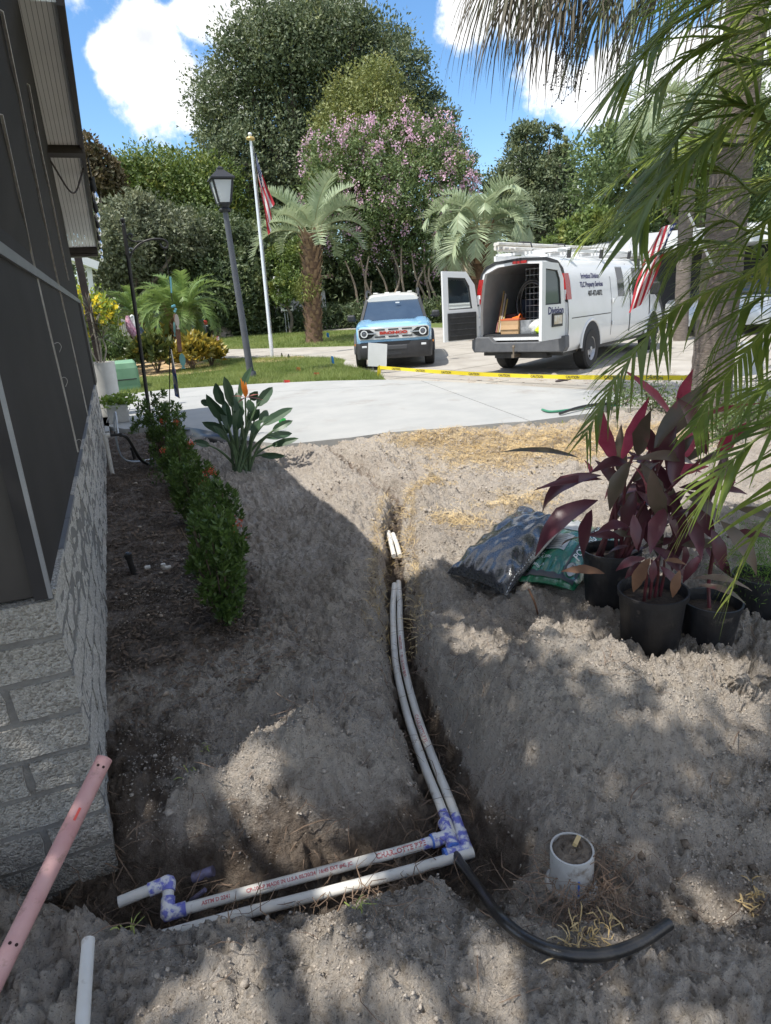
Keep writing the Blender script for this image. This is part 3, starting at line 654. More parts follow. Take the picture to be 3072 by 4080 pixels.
# lower screen wall, tilted upper screen up to the eave
XS = -.305; ZS = 1.95; ZE = 2.60
def xtop(y): return -.305+(10-y)*.0295
def xsurf(y, z): return XS if z <= ZS else XS+(xtop(y)-XS)*(z-ZS)/(ZE-ZS)
def on_screen(px, py):
    d = ray(px, py); lo, hi = .3, 40.
    for _ in range(60):
        t = (lo+hi)/2; p = CAM+d*t
        if p.x < xsurf(min(max(p.y, 2), 10), p.z): hi = t
        else: lo = t
    return CAM+d*lo
m = MB(); m.box((XS-.02, (YC+WEND)/2, (ZT+ZS)/2), (.04, WEND-YC, ZS-ZT)); m.build('screen_panel', M_SCR, house, False)
m = MB(); nseg = 8; A = []; B = []
for i in range(nseg+1):
    y = YC+(WEND-YC)*i/nseg; A.append((XS, y, ZS)); B.append((xtop(y), y, ZE))
m.add(A+B, [(i, i+1, nseg+2+i, nseg+1+i) for i in range(nseg)]); m.add([(a[0]-.03, a[1], a[2]) for a in A]+[(b[0]-.03, b[1], b[2]) for b in B], [(i, nseg+1+i, nseg+2+i, i+1) for i in range(nseg)])
m.build('screen_panel', M_SCR, house)
m = MB(); m.box((XS+.004, (YC+WEND)/2, 1.855), (.022, WEND-YC-.02, .045)); m.build('band', M_GALV, house, False)
for pts in ([(0,456),(77,800),(120,1000),(190,1300),(262,1600),(308,1802)], [(0,42),(80,420),(158,800),(201,1000),(254,1234),(310,1480),(350,1664)], [(108,336),(160,600),(205,800),(246,1000),(272,1116)]):
    w = [on_screen(*p)+Vector((.004, 0, 0)) for p in pts]; w = spline(w, 24); m = MB()
    for a, b in zip(w[:-1], w[1:]): m.bar(a, b, .010, .003, up=(0, 1, 0))
    m.build('seam', M_SEAM, house, False)
for (px, py) in ((215,1370),(240,1510),(300,1760)):
    p = on_screen(px, py); m = MB(); m.tube(spline([p, p+Vector((.02,.05,.004)), p+Vector((.03,.07,-.02)), p+Vector((.015,.06,-.05))], 12), .0012, 5); m.build('loose_thread', M_SEAM, house)
# far corner post and pale front corner trim
m = MB(); m.box((XS+.012, WEND-.32, (ZT+1.83)/2), (.03, .62, 1.83-ZT-.01)); m.build('corner_post', mat('grey_bronze', (.075,.070,.070), .5), house, False)
m = MB(); m.box((XS+.004, YC+.004, (ZT+ZE)/2), (.012, .012, ZE-ZT)); m.build('corner_trim', M_GALV, house, False)
# front face: frame round a dark screen
m = MB(); m.box((XS-1.55, YC+.10, (ZT+ZE)/2), (3.0, .02, ZE-ZT-.01)); m.build('front_screen', mat('dark_mesh', (.012,.012,.014), .6), house, False)
for (x, w, d) in ((XS-.085, .16, .05), (XS-.195, .045, .075), (XS-1.3, .05, .075)):
    m = MB(); m.box((x, YC+.06, (ZT+ZE)/2), (w, d, ZE-ZT)); bev(m.build('frame_post', M_BRZ, house, False), .003)
m = MB(); m.box((XS-1.7, YC+.052, ZT+.03), (3.0, .09, .045)); bev(m.build('frame_rail', M_BRZ, house, False), .003)
# eave: tongue-and-groove boards, beams, fascia
XO = .025; YE = 10.85
for (ya, yb) in ((2.74, 4.70), (4.86, 10.70)):
    n = 9
    for k in range(n):
        m = MB()
        def bx(y, f): return xtop(y)-.03+(XO-xtop(y)+.03)*f
        fa, fb = k/n+.006, (k+1)/n-.006
        m.add([(bx(ya,fa),ya,ZE),(bx(ya,fb),ya,ZE),(bx(yb,fb),yb,ZE),(bx(yb,fa),yb,ZE),(bx(ya,fa),ya,ZE+.02),(bx(ya,fb),ya,ZE+.02),(bx(yb,fb),yb,ZE+.02),(bx(yb,fa),yb,ZE+.02)], [(0,3,2,1),(4,5,6,7),(0,1,5,4),(1,2,6,5),(2,3,7,6),(3,0,4,7)])
        m.build('soffit_board', M_SOF, house, False)
m = MB(); m.box((XO-.18, 4.78, ZE-.012), (.38, .13, .055)); m.build('beam', M_DKB, house, False)
m = MB(); m.box((XO-.20, YE-.04, ZE-.03), (.42, .17, .10)); m.box((XO-.2, YE-.04, ZE-.105), (.40, .20, .03)); m.build('beam', M_DKB, house, False)
m = MB(); m.box((XO+.008, (2.72+YE)/2, ZE+.06), (.022, YE-2.72, .15)); m.build('fascia', M_DKB, house, False)
m = MB(); m.add([(XO+.03,2.7,ZE+.14),(XO+.03,YE+.1,ZE+.14),(-3.2,YE+.1,3.5),(-3.2,2.7,3.5),(-6.4,YE+.1,ZE+.14),(-6.4,2.7,ZE+.14)], [(0,1,2,3),(3,2,4,5)]); m.build('roof', mat('shingle', (.20,.19,.18), .95, (.28,.27,.26), 12, bump=.6), house, False)
m = MB(); m.box((-3.3, (YC+WEND)/2+.3, 1.7), (5.8, WEND-YC-.6, 1.7)); m.build('inner_room', M_SCR, house, False)
m = MB(); m.box((-3.3, WEND+.02, 1.35), (5.9, .04, 2.5)); m.build('end_wall', M_SCR, house, False)
m = MB(); _pa = ony(398, 1440, 11.95); _pb = ony(318, 1065, 11.95); m.bar(Vector((_pa.x, 11.95, .11)), Vector((_pb.x, 11.95, 2.62)), .11, .11, up=(0,1,0)); bev(m.build('porch_post', M_DKB, house, False), .006)
m = MB(); m.box((-3.2, 12.0, .06), (5.9, 4.2, .13)); m.build('porch_floor', M_NEWC, house, False)
m = MB(); p = on_screen(200, 640); q = Vector((XO, 5.3, ZE-.01)); m.tube(spline([p, p*.5+q*.5+Vector((0, 0, -.17)), q], 16), .006, 6); tag(m.build('hanging_cable', M_DKB), 'black cable drooping from the eave across the soffit', 'cable')
# string lights along the fascia
M_BULB = mat('clear_bulb', (.95,.95,.95), .05, glass=True); M_SOCK = mat('black_rubber', (.02,.02,.022), .6)
sl_t = empty('string_light', (XO+.03, 6, ZE), 'string of clear glass bulbs on a black cord along the eave', 'string light'); sl_t.location = (0, 0, 0)
bp_ = [(352,690),(362,790),(372,860),(388,920),(391,975),(404,1015)]; bw = []
yb = [5.55,6.55,7.6,8.75,9.75,10.75]
m = MB(); cord = []
for i, y in enumerate(yb):
    cord.append((XO+.035, y-.5, ZE+.0)); cord.append((XO+.04, y, ZE-.035))
m.tube(spline(cord, 60), .006, 5); m.build('cord', M_SOCK, sl_t)
for y in yb:
    c = Vector((XO+.042, y, ZE-.04)); m = MB(); m.lathe([(.0,.02),(.018,.02),(.02,-.06),(.016,-.075)], c, 10); s = m.build('socket', M_SOCK, sl_t)
    m = MB(); m.lathe([(.011,-.07),(.016,-.085),(.025,-.110),(.026,-.125),(.018,-.145),(.004,-.155)], c, 12); m.build('bulb', M_BULB, sl_t)
# ================================================================== PLUMBING IN THE TRENCH
M_PVC = mat('white_pvc', (.74,.73,.69), .42, (.63,.60,.54), 6, col3=(.42,.36,.30), scale3=26, f3=.60, spec=.45)
M_PRIM = mat('primer_smeared_pvc', (.16,.17,.52), .35, (.70,.70,.72), 38, sharp=(.44,.56), spec=.5, col3=(.10,.16,.55), scale3=30, f3=.58)
M_BLUE = mat('blue_glue', (.05,.13,.50), .35, (.10,.22,.62), 30)
M_INK = mat('red_ink', (.50,.16,.16), .6); M_BLK = mat('black_poly', (.012,.012,.013), .28, (.03,.028,.026), 30, spec=.6, bump=.15, bscale=120)
PR = .0172
def P3(lst): return [onz(x, y, z) for x, y, z in lst]
def wrap_text(body, size, path, s0, r, side, parent, inkm, flip=False, bold=.0):
    """lettering wrapped on a pipe: x runs along the path, y round the pipe"""
    me = text_mesh(body, size, inkm, 0, bold, 'LEFT'); L = [0]
    for a, b in zip(path[:-1], path[1:]): L.append(L[-1]+(b-a).length)
    n = len(me.vertices); co = np.zeros(n*3, np.float32); me.vertices.foreach_get('co', co); co = co.reshape(-1, 3); out = []
    for (x, y, z) in co:
        s = min(max(s0+x, 0), L[-1]-1e-5); i = max(k for k in range(len(path)-1) if L[k] <= s+1e-9); t = (s-L[i])/(L[i+1]-L[i]); p = path[i].lerp(path[i+1], t)
        d = (path[i+1]-path[i]).normalized(); u = (side-d*side.dot(d)).normalized(); w = u.cross(d)
        if flip: w = -w
        a = y/r; out += list(p+(u*math.cos(a)+w*math.sin(a))*(r+.0008))
    me.vertices.foreach_set('co', out); me.update(); o = bpy.data.objects.new('lettering', me); link(o, parent); return o
pipes = empty('irrigation_pipe_assembly', (0, 0, 0), 'white plastic pipe assembly with purple primed tee and elbow laid in the trench', 'pipe')
# twin runs up the trench
runA = spline(P3([(1800,3330,-.125),(1755,3210,-.125),(1683,3030,-.122),(1617,2830,-.118),(1576,2640,-.105),(1566,2480,-.088),(1566,2410,-.085),(1572,2330,-.10)]), 56)
runB = spline(P3([(1858,3385,-.13),(1802,3215,-.13),(1728,3030,-.126),(1656,2830,-.122),(1609,2640,-.110),(1594,2480,-.09),(1593,2400,-.088),(1588,2320,-.11)]), 56)
for rn in (runA, runB):
    m = MB(); m.tube(rn, PR, 14); m.build('pipe', M_PVC, pipes)
camdir = lambda p: (CAM-p).normalized()
wrap_text('CHARLOTTE PIPE     1"  PVC 1120  SCH 40  200 PSI', .017, runB[::-1], .75, PR, (camdir(runB[30])+Vector((-.35,0,.2))).normalized(), pipes, M_INK, bold=.0006)
wrap_text('CHARLOTTE PIPE', .024, runB[::-1], 1.42, PR, (camdir(runB[10])+Vector((-.35,0,.2))).normalized(), pipes, M_INK, bold=.0006)
# laterals to the left
latA = spline(P3([(1790,3330,-.125),(1600,3390,-.125),(1300,3470,-.125),(1000,3550,-.125),(672,3640,-.128)]), 40)
latB = spline(P3([(1885,3395,-.13),(1650,3463,-.13),(1300,3556,-.13),(1000,3632,-.13),(700,3715,-.135),(600,3745,-.16)]), 40)
for rn in (latA, latB):
    m = MB(); m.tube(rn, PR, 14); m.build('pipe', M_PVC, pipes)
rA = latA[::-1]; up_ = lambda p: (camdir(p)+Vector((0,0,.25))).normalized()
wrap_text('ASTM D 2241', .015, rA, .10, PR, up_(rA[6]), pipes, M_INK, bold=.0005)
wrap_text('CP-100-P MADE IN U.S.A 05/30/24  16:45 EXT #4L JC', .015, rA, .235, PR, up_(rA[20]), pipes, M_INK, bold=.0005)
LA = sum((b-a).length for a, b in zip(rA[:-1], rA[1:]))
wrap_text('CHARLOTTE PIPE', .022, rA, LA-.26, PR, up_(rA[36]), pipes, M_INK, bold=.0008)
# tee, elbow, couplings with smeared primer
def sleeve(path, s0, s1, r, name, matl, n=16):
    L = [0]
    for a, b in zip(path[:-1], path[1:]): L.append(L[-1]+(b-a).length)
    pts = []
    for k in range(7):
        s = s0+(s1-s0)*k/6; i = max(q for q in range(len(path)-1) if L[q] <= s+1e-9); pts.append(path[i].lerp(path[i+1], (s-L[i])/(L[i+1]-L[i])))
    m = MB(); m.tube(pts, r, n); return m.build(name, matl, pipes)
T = latA[0]; dA = (runA[1]-runA[0]).normalized(); dL = (latA[1]-latA[0]).normalized()
m = MB(); m.tube([T-dA*.045, T+dA*.055], .0212, 18); m.tube([T-dA*.052, T-dA*.036], .0235, 18); m.tube([T+dA*.046, T+dA*.062], .0235, 18)
m.tube([T, T+dL*.052], .0212, 18); m.tube([T+dL*.043, T+dL*.060], .0235, 18); m.build('tee_fitting', M_PRIM, pipes)
m = MB(); m.tube([T-dA*.060, T-dA*.050], .0230, 18); m.build('glue_ring', M_BLUE, pipes); m = MB(); m.tube([T+dL*.058, T+dL*.066], .0230, 18); m.build('glue_ring', M_BLUE, pipes)
sleeve(runA, .05, .11, PR+.0006, 'primer_band', M_PRIM); sleeve(latA, .066, .10, PR+.0006, 'primer_band', M_PRIM)
E0 = runB[0]; dB = (runB[1]-runB[0]).normalized(); dE = (latB[1]-latB[0]).normalized()
m = MB(); m.tube(spline([E0+dB*.075, E0+dB*.02, E0, E0+dE*.02, E0+dE*.07], 20), .0212, 18); m.build('elbow_fitting', M_PRIM, pipes)
m = MB(); m.tube([E0+dE*.068, E0+dE*.078], .0230, 18); m.build('glue_ring', M_BLUE, pipes)
sleeve(runB, .07, .15, PR+.0006, 'primer_band', M_PRIM)
# left end: elbow, riser, second elbow, stub in the bank
e1 = onz(668, 3642, -.128); e2 = onz(655, 3535, -.105); e3 = onz(520, 3580, -.12)
e2 = e1+Vector((.015, .085, .035)); e3 = e2+Vector((-.15, .0, -.01))
m = MB(); m.tube(spline([e1-dL*.055, e1-dL*.01, e1, e1+(e2-e1)*.25, e1+(e2-e1)*.5], 16), .0212, 16); m.build('elbow_fitting', M_PRIM, pipes)
m = MB(); m.tube([e1, e2], PR, 14); m.build('pipe', M_PVC, pipes)
m = MB(); m.tube(spline([e2+(e1-e2)*.3, e2, e2+(e3-e2)*.15, e2+(e3-e2)*.4], 16), .0212, 16); m.build('elbow_fitting', M_PRIM, pipes)
m = MB(); m.tube([e2, e3], PR, 14); m.build('pipe', M_PVC, pipes)
a = onz(770, 3497, -.17); b = onz(850, 3470, -.15); m = MB(); m.tube([a, b], .017, 12); tag(m.build('pipe_offcut', mat('purple_pipe', (.20,.19,.33), .45, (.09,.08,.09), 30)), 'short purple stained pipe offcut stuck in the pit bank', 'pipe')
a = onz(760, 3590, -.2); b = onz(818, 3545, -.16); m = MB(); m.tube([a, b], .008, 8); tag(m.build('primer_dauber', mat('purple_pipe', (.2,.19,.33))), 'thin purple stained stick lying beside the primed elbow', 'stick')
# black poly hose out of the tee
hz = spline([T-dA*.03, T-dA*.10+Vector((0,0,.004))]+[onsandf(x, y, .012+l) for x, y, l in ((1915,3545,.02),(1990,3650,.01),(2090,3735,.008),(2230,3795,.006),(2390,3805,.006),(2540,3760,.008),(2665,3680,.02))], 72)
m = MB(); m.tube(hz, .0148, 14); hose = tag(m.build('poly_hose', M_BLK), 'glossy black poly hose curving out of the primed tee', 'hose')
# exposed bits of the buried run further up
for pts in ([(1548,2120,-.03),(1558,2165,-.035),(1570,2215,-.045)], [(1566,2128,-.03),(1582,2170,-.035),(1594,2215,-.045)]):
    m = MB(); m.tube(P3(pts), PR*.95, 12); m.build('pipe', M_PVC, pipes)
# capped stand of big white pipe filled with earth
c = onsandf(2275, 3530); cz = c.z
stub = empty('pipe_stub', (c.x, c.y, 0), 'stubby white drain pipe standing upright and filled with earth', 'pipe')
m = MB(); m.lathe([(.060,cz-.10),(.060,cz+.135),(.0545,cz+.135),(.0545,cz+.05)], (0,0,0), 32); m.lathe([(.072,cz-.06),(.073,cz+.012),(.067,cz+.022),(.061,cz+.024)], (0,0,0), 32); m.build('pipe', mat('dirty_pvc', (.55,.55,.53), .5, (.40,.38,.35), 9, col3=(.25,.21,.17), scale3=22, f3=.54), stub)
m = MB(); rg = np.random.default_rng(3); rings = 9; vs = [(0, 0, cz+.146)]; fs = []
for i in range(1, rings+1):
    for j in range(20):
        r = .055*i/rings; a = 6.283*j/20; vs.append((r*math.cos(a), r*math.sin(a), cz+.128+.016*(1-(i/rings)**2)+rg.normal(0, .0035)))
for j in range(20): fs.append((0, 1+j, 1+(j+1) % 20))
for i in range(rings-1):
    for j in range(20): fs.append((1+i*20+j, 1+(i+1)*20+j, 1+(i+1)*20+(j+1) % 20, 1+i*20+(j+1) % 20))
m.add(vs, fs); m.build('earth_fill', M_DCLOD, stub)
m = MB(); m.box((.018, .004, cz+.150), (.034, .012, .012), Matrix.Rotation(.6, 3, 'Z') @ Matrix.Rotation(.3, 3, 'X')); m.build('bark_chip', M_STRAW, stub)
# blue primer runs on the stub
for a0, h0 in ((-1.9,.05),(-.9,.035)):
    m = MB(); m.bar((.0605*math.cos(a0), .0605*math.sin(a0), cz+.03), (.0605*math.cos(a0), .0605*math.sin(a0), cz+.03+h0), .005, .002, up=(math.cos(a0), math.sin(a0), 0)); m.build('glue_run', M_BLUE, stub, False)
# faded pink perforated pipe against the block corner
a = Vector((-.60, 1.42, .03)); b = Vector((-.272, 2.06, .225))
a = onz(-70, 4010, .04); b = onx(415, 3025, -.245)
if b.y > 2.03: b = ony(420, 3025, 1.99)
pp = empty('perforated_pipe', (0, 0, 0), 'faded pink perforated pipe leaning on the block corner', 'pipe'); d = (b-a).normalized()
M_PINK = mat('faded_pink_plastic', (.50,.26,.25), .65, (.60,.37,.35), 7, col3=(.33,.20,.17), scale3=24, f3=.57)
m = MB(); m.tube([a, b], .0245, 20); m.tube([b-d*.004, b+d*.001], .0252, 20); m.build('pipe', M_PINK, pp)
side = (camdir(b)-d*camdir(b).dot(d)).normalized(); oth = side.cross(d)
for s in (.03, .50):
    for k in (-.35, .35):
        p = b-d*s+(side*math.cos(k)+oth*math.sin(k))*.0247; q = (side*math.cos(k)+oth*math.sin(k)); m = MB(); m.tube([p-q*.002, p+q*.0006], .0042, 10); m.build('drain_hole', mat('hole_dark', (.03,.012,.012), .8), pp)
p = b-d*.175+side*.0247; m = MB(); m.bar(p-d*.018, p+d*.018, .007, .0016, up=side); m.build('paint_scrape', mat('red_paint', (.6,.08,.06), .5), pp, False)
# white pipes at the near left
b0 = onz(305, 4420, .06); t0 = onz(352, 3748, .07); m = MB(); m.tube([b0, t0], .0165, 16); tag(m.build('riser_pipe', M_PVC), 'cream plastic riser pipe poking up in front of the pit', 'pipe')
m = MB(); m.tube(P3([(40,3890,-.06),(170,3855,-.055),(330,3815,-.05),(470,3775,-.06),(540,3755,-.10)]), PR, 14); tag(m.build('buried_pipe', M_PVC), 'white plastic pipe half buried behind the cream riser', 'pipe')
# ================================================================== BITS IN THE BED BY THE WALL
def sprinkler(px, py, h, tilt, label):
    p = onsand(px, py); t = empty('sprinkler', p, label, 'sprinkler', 'pop up sprinklers in the bed'); t.rotation_euler = tilt
    m = MB(); m.lathe([(.019,-.05),(.019,h-.035),(.024,h-.032),(.026,h),(.021,h+.003),(.010,h+.003),(.009,h+.001),(.0,h+.001)], (0,0,0), 20); m.build('body', mat('black_plastic', (.016,.016,.017), .5, (.03,.028,.026), 20), t)
    m = MB(); m.lathe([(.011,h+.003),(.011,h+.010),(.0,h+.010)], (0,0,0), 14); m.build('nozzle_cap', mat('blue_grey_cap', (.10,.13,.17), .35), t)
sprinkler(535, 2290, .155, (.06,-.10,0), 'black pop up sprinkler standing by the loose white elbow')
sprinkler(538, 1832, .15, (.05,-.06,0), 'black pop up sprinkler in the bed beside the wall tap')
p = onsand(660, 2270); m = MB(); m.tube(spline([p+Vector((-.01,.0,.045)), p+Vector((-.01,.0,.02)), p+Vector((-.003,-.002,.012)), p+Vector((.035,.0,.011))], 14), [.016]*8+[.0155]*7 if False else .0155, 14); tag(m.build('loose_elbow', M_PVC), 'loose white plastic elbow lying on the leaf litter', 'fitting')
p = onsand(590, 2270); m = MB(); m.lathe([(.012,-.018),(.0155,-.018),(.0155,.018),(.012,.018),(.012,-.018)], p+Vector((0,0,.015)), 16, 'x'); tag(m.build('loose_coupling', M_PVC), 'loose white ribbed coupling next to the sprinkler', 'fitting')
p = onsand(590, 1835); m = MB(); m.bar(p+Vector((-.06,0,.008)), p+Vector((.09,.01,.012)), .035, .006); bev(tag(m.build('foil_scrap', mat('foil', (.7,.71,.73), .25, metal=.8, bump=.8, bscale=60)), 'crumpled silver foil scrap at the foot of the hook', 'scrap'), .002)
# wall tap stand and hoses
tap = empty('garden_tap', (XW+.05, 7.35, 0), 'white standpipe with black tap against the block wall', 'tap')
m = MB(); m.tube([(0,0,-.05),(0,0,.40)], .021, 14); m.tube(spline([(0,0,.40),(0,0,.44),(.012,0,.46),(.05,0,.46)], 12), .026, 14); m.build('standpipe', M_PVC, tap)
m = MB(); m.tube([(.05,0,.46),(.15,0,.455)], .014, 10); m.bar((.10,-.03,.49), (.10,.03,.49), .012, .01); m.tube([(.10,0,.46),(.10,0,.49)], .007, 8); m.box((.15,0,.45), (.03,.03,.04)); m.build('tap_body', mat('black_plastic', (.016,.016,.017)), tap)
q = Vector((XW+.05+.16, 7.35, .45))
m = MB(); m.tube(spline([q, q+Vector((.06,0,-.06)), q+Vector((.16,.1,-.33)), q+Vector((.35,.25,-.42)), q+Vector((.75,.3,-.435)), q+Vector((1.2,.4,-.40)), q+Vector((1.55,.3,-.39))], 40), .017, 10); tag(m.build('garden_hose', M_BLK), 'black hose trailing from the wall tap behind the hedge', 'hose')
m = MB(); m.tube(spline([q+Vector((-.03,.02,.0)), q+Vector((-.02,.15,.22)), q+Vector((-.06,.1,.0)), q+Vector((-.02,.2,-.30)), q+Vector((.25,.5,-.42))], 40), .011, 10); tag(m.build('clear_hose', mat('clear_hose', (.5,.55,.6), .25, metal=.3)), 'translucent grey hose looped over the wall tap', 'hose')
m = MB(); A_ = Vector((.95,9.0,.03)); m.tube(spline([(.62,9.3,.12),(.9,8.9,.10),(1.3,8.1,.07),(1.7,7.82,.05),(2.3,7.68,.04)], 24), .035, 8); tag(m.build('drain_pipe', M_BLK), 'black corrugated drain pipe along the slab edge behind the strelitzia', 'pipe')
m = MB(); m.add([(.60,9.6,.15),(1.25,7.95,.15),(1.05,7.9,.02),(.45,9.2,.02)], [(0,1,2,3)]); sd_ = tag(m.build('black_edging', M_BLK), 'black plastic edging sheet leaning on the slab behind the hedge', 'edging'); sm_ = sd_.modifiers.new('s', 'SOLIDIFY'); sm_.thickness = .008
# ================================================================== PLANT HELPERS
def leaf_verts(base, tip, W, nrm, bow=0.0, fold=.18, n=8, prof='lance', twist=0.0):
    """one broad leaf between base and tip, bowed along nrm; returns verts, faces"""
    base = Vector(base); tip = Vector(tip); ax_ = tip-base; L = ax_.length; d = ax_/L
    nr = Vector(nrm); nr = (nr-d*nr.dot(d)); nr = nr.normalized() if nr.length > 1e-5 else d.orthogonal().normalized(); s = d.cross(nr)
    vs = []; fs = []
    for i in range(n+1):
        t = i/n; c = base+ax_*t+nr*(bow*L*4*t*(1-t))
        if prof == 'lance': w = W*((t/.42)**.55 if t < .42 else (1-((t-.42)/.58)**1.6)) if 0 < t < 1 else 0
        elif prof == 'paddle': w = W*(math.sin(math.pi*t**.9)**.6 if 0 < t < 1 else 0)
        else: w = W*(1-t)**.6*min(1, t*8+.3)
        w = max(w, .0015); a = twist*t; sd = s*math.cos(a)+nr*math.sin(a); nn = nr*math.cos(a)-s*math.sin(a)
        rip = 1+.06*math.sin(i*2.1+L*40)
        vs += [c-sd*w*rip+nn*w*fold, c, c+sd*w*(2-rip)+nn*w*fold]
    for i in range(n):
        a = 3*i; fs += [(a, a+1, a+4, a+3), (a+1, a+2, a+5, a+4)]
    return vs, fs
def leaf_cloud(C, Dv, S, asp=.45, fold=.25, rg=RNG, nrm=None):
    """diamond leaves (two triangles each) at C pointing along Dv"""
    n = len(C); Dv = Dv/(np.linalg.norm(Dv, axis=1, keepdims=True)+1e-9); r = rg.normal(size=(n, 3)) if nrm is None else nrm; s = np.cross(Dv, r); s /= np.linalg.norm(s, axis=1, keepdims=True)+1e-9; u = np.cross(s, Dv)
    S = S[:, None]; V = np.stack([C, C+Dv*S*.45+s*S*asp*.5+u*S*fold*.4, C+Dv*S, C+Dv*S*.45-s*S*asp*.5+u*S*fold*.4], 1).reshape(-1, 3)
    b = (np.arange(n)*4)[:, None]; Fq = np.concatenate([b+np.array([[0, 1, 2]]), b+np.array([[0, 2, 3]])]); return V, Fq
def sph(n, rg): v = rg.normal(size=(n, 3)); return v/np.linalg.norm(v, axis=1, keepdims=True)
# ---- ixora hedge shrubs
M_IXO = mat('ixora_leaf', (.055,.105,.027), .38, (.125,.205,.05), 9, trans=.28, col3=(.18,.29,.06), scale3=14, f3=.57, spec=.5)
M_IXF = mat('ixora_flower', (.62,.07,.03), .5, (.75,.20,.10), 30, trans=.3); M_TWIG = mat('twig', (.09,.065,.045), .9, (.16,.12,.09), 20, bump=.5)
def ixora(px, py, h, r, n, seed, label, flw):
    p = onsand(px, py); rg = np.random.default_rng(seed); t = empty('ixora_shrub', p, label, 'shrub', 'ixora shrubs in the row along the bed')
    m = MB()
    tips = []
    for k in range(16):
        a = rg.uniform(0, 6.28); rr_ = r*.35*rg.random()**.5; e = Vector((math.cos(a)*r*rg.uniform(.2,.9), math.sin(a)*r*rg.uniform(.2,.9), h*rg.uniform(.6, .98)))
        b_ = Vector((math.cos(a)*rr_*.5, math.sin(a)*rr_*.5, 0)); m.tube([b_, b_.lerp(e, .5)+Vector((0,0,.04)), e], [.006,.004,.002], 5)
    m.build('stems', M_TWIG, t)
    ns = max(60, n//16); sh = []; z0 = h*.05                                    # shoots with whorls of upright leaves
    while len(sh) < ns:
        v = sph(1, rg)[0]; v[2] = v[2]*1.05-.02
        k = rg.random()**.33; prof_ = 1.0 if v[2] > .1 else .85
        q = np.array([v[0]*r*k*prof_, v[1]*r*k*prof_, h*.52+v[2]*h*.48*k*(1+.25*rg.random())])
        if q[2] < z0: continue
        if fbm(np.array([q[0]+p.x]), np.array([q[2]+q[1]]), 7, 2, seed)[0] < .36: continue
        sh.append(q)
    sh = np.array(sh); c = np.repeat(sh, 16, 0); up = np.array([0, 0, 1.0]); out = c.copy(); out[:, 2] = 0; out /= r
    tt = np.tile(np.linspace(0, 1, 16), len(sh)); dv = sph(len(c), rg)*.9; dv[:, 2] *= .4; dv = dv+up*(.35+.75*tt[:, None])+out*.35
    c = c+up*(tt[:, None]-.4)*.055+rg.normal(0, .004, c.shape); Vv, Fq = leaf_cloud(c, dv, rg.uniform(.032, .052, len(c)), .42, .25, rg)
    link(bpy.data.objects.new('foliage', npmesh('foliage', Vv, Fq, M_IXO)), t)
    for (fx, fy) in flw:
        d = ray(fx, fy); q = CAM+d*((p-CAM).dot(d)); q = q-Vector(p); q = q-d*(r*.85)
        cc = np.array(q)[None]+rg.normal(0, .016, (40, 3)); Vv, Fq = leaf_cloud(cc, sph(40, rg)+np.array(-d), rg.uniform(.014, .022, 40), .5, .1, rg)
        link(bpy.data.objects.new('flower_cluster', npmesh('flower_cluster', Vv, Fq, M_IXF)), t)
ixora(895, 2480, .60, .165, 3000, 51, 'dark green ixora shrub at the open end of the hedge row', [])
ixora(905, 2290, .56, .19, 3000, 52, 'green ixora shrub with two orange flower heads beside the loose elbow', [(885,2118),(940,2130),(950,2080)])
ixora(795, 2085, .52, .20, 3000, 53, 'green ixora shrub with a few orange blooms in the middle of the hedge', [(810,1920),(820,1878),(838,1876)])
ixora(740, 1960, .50, .19, 2800, 54, 'green ixora shrub close behind the iron hook pole', [(650,1797),(760,1765)])
ixora(668, 1860, .72, .29, 4000, 55, 'tall ixora shrub at the slab end of the hedge row', [(644,1678),(697,1682)])
p = onsand(650, 1935); rg = np.random.default_rng(5); cc = rg.normal(0, .05, (150, 3))*np.array([1,1,1.6])+np.array([0,0,.12]); Vv, Fq = leaf_cloud(cc, sph(150, rg)+np.array([0,0,.8]), rg.uniform(.02,.04,150), .4, .2, rg)
o = link(bpy.data.objects.new('seedling', npmesh('seedling', Vv, Fq, M_IXO))); o.location = p; tag(o, 'small leafy seedling growing at the hook pole', 'plant')
# ---- strelitzia
M_BOP = mat('strelitzia_leaf', (.035,.075,.040), .42, (.065,.115,.06), 6, trans=.12, spec=.45); M_BOPS = mat('strelitzia_stalk', (.055,.10,.045), .5, (.10,.15,.07), 8)
bop = onsand(965, 1890); bt = empty('strelitzia', bop, 'clump of dark paddle leaves with one orange crane flower by the slab', 'plant')
BL = [(220,490,45,255,38),(190,350,125,160,34),(265,370,195,105,36),(320,300,430,25,30),(345,450,280,310,36),(470,360,605,195,34),(420,300,480,230,30),(520,520,775,370,36),(600,570,775,478,26),(545,625,770,585,28),(590,690,825,628,24),(500,770,710,775,22),(250,575,10,490,34),(90,350,0,310,22),(350,540,275,395,36),(240,560,205,310,36),(400,470,495,380,34),(500,500,560,390,30),(380,560,440,505,28),(80,690,-70,655,24),(450,480,490,430,34),(330,420,300,240,30),(430,420,400,300,30),(300,560,330,380,34),(440,600,500,470,32),(220,640,100,520,26)]
rg = random.Random(4)
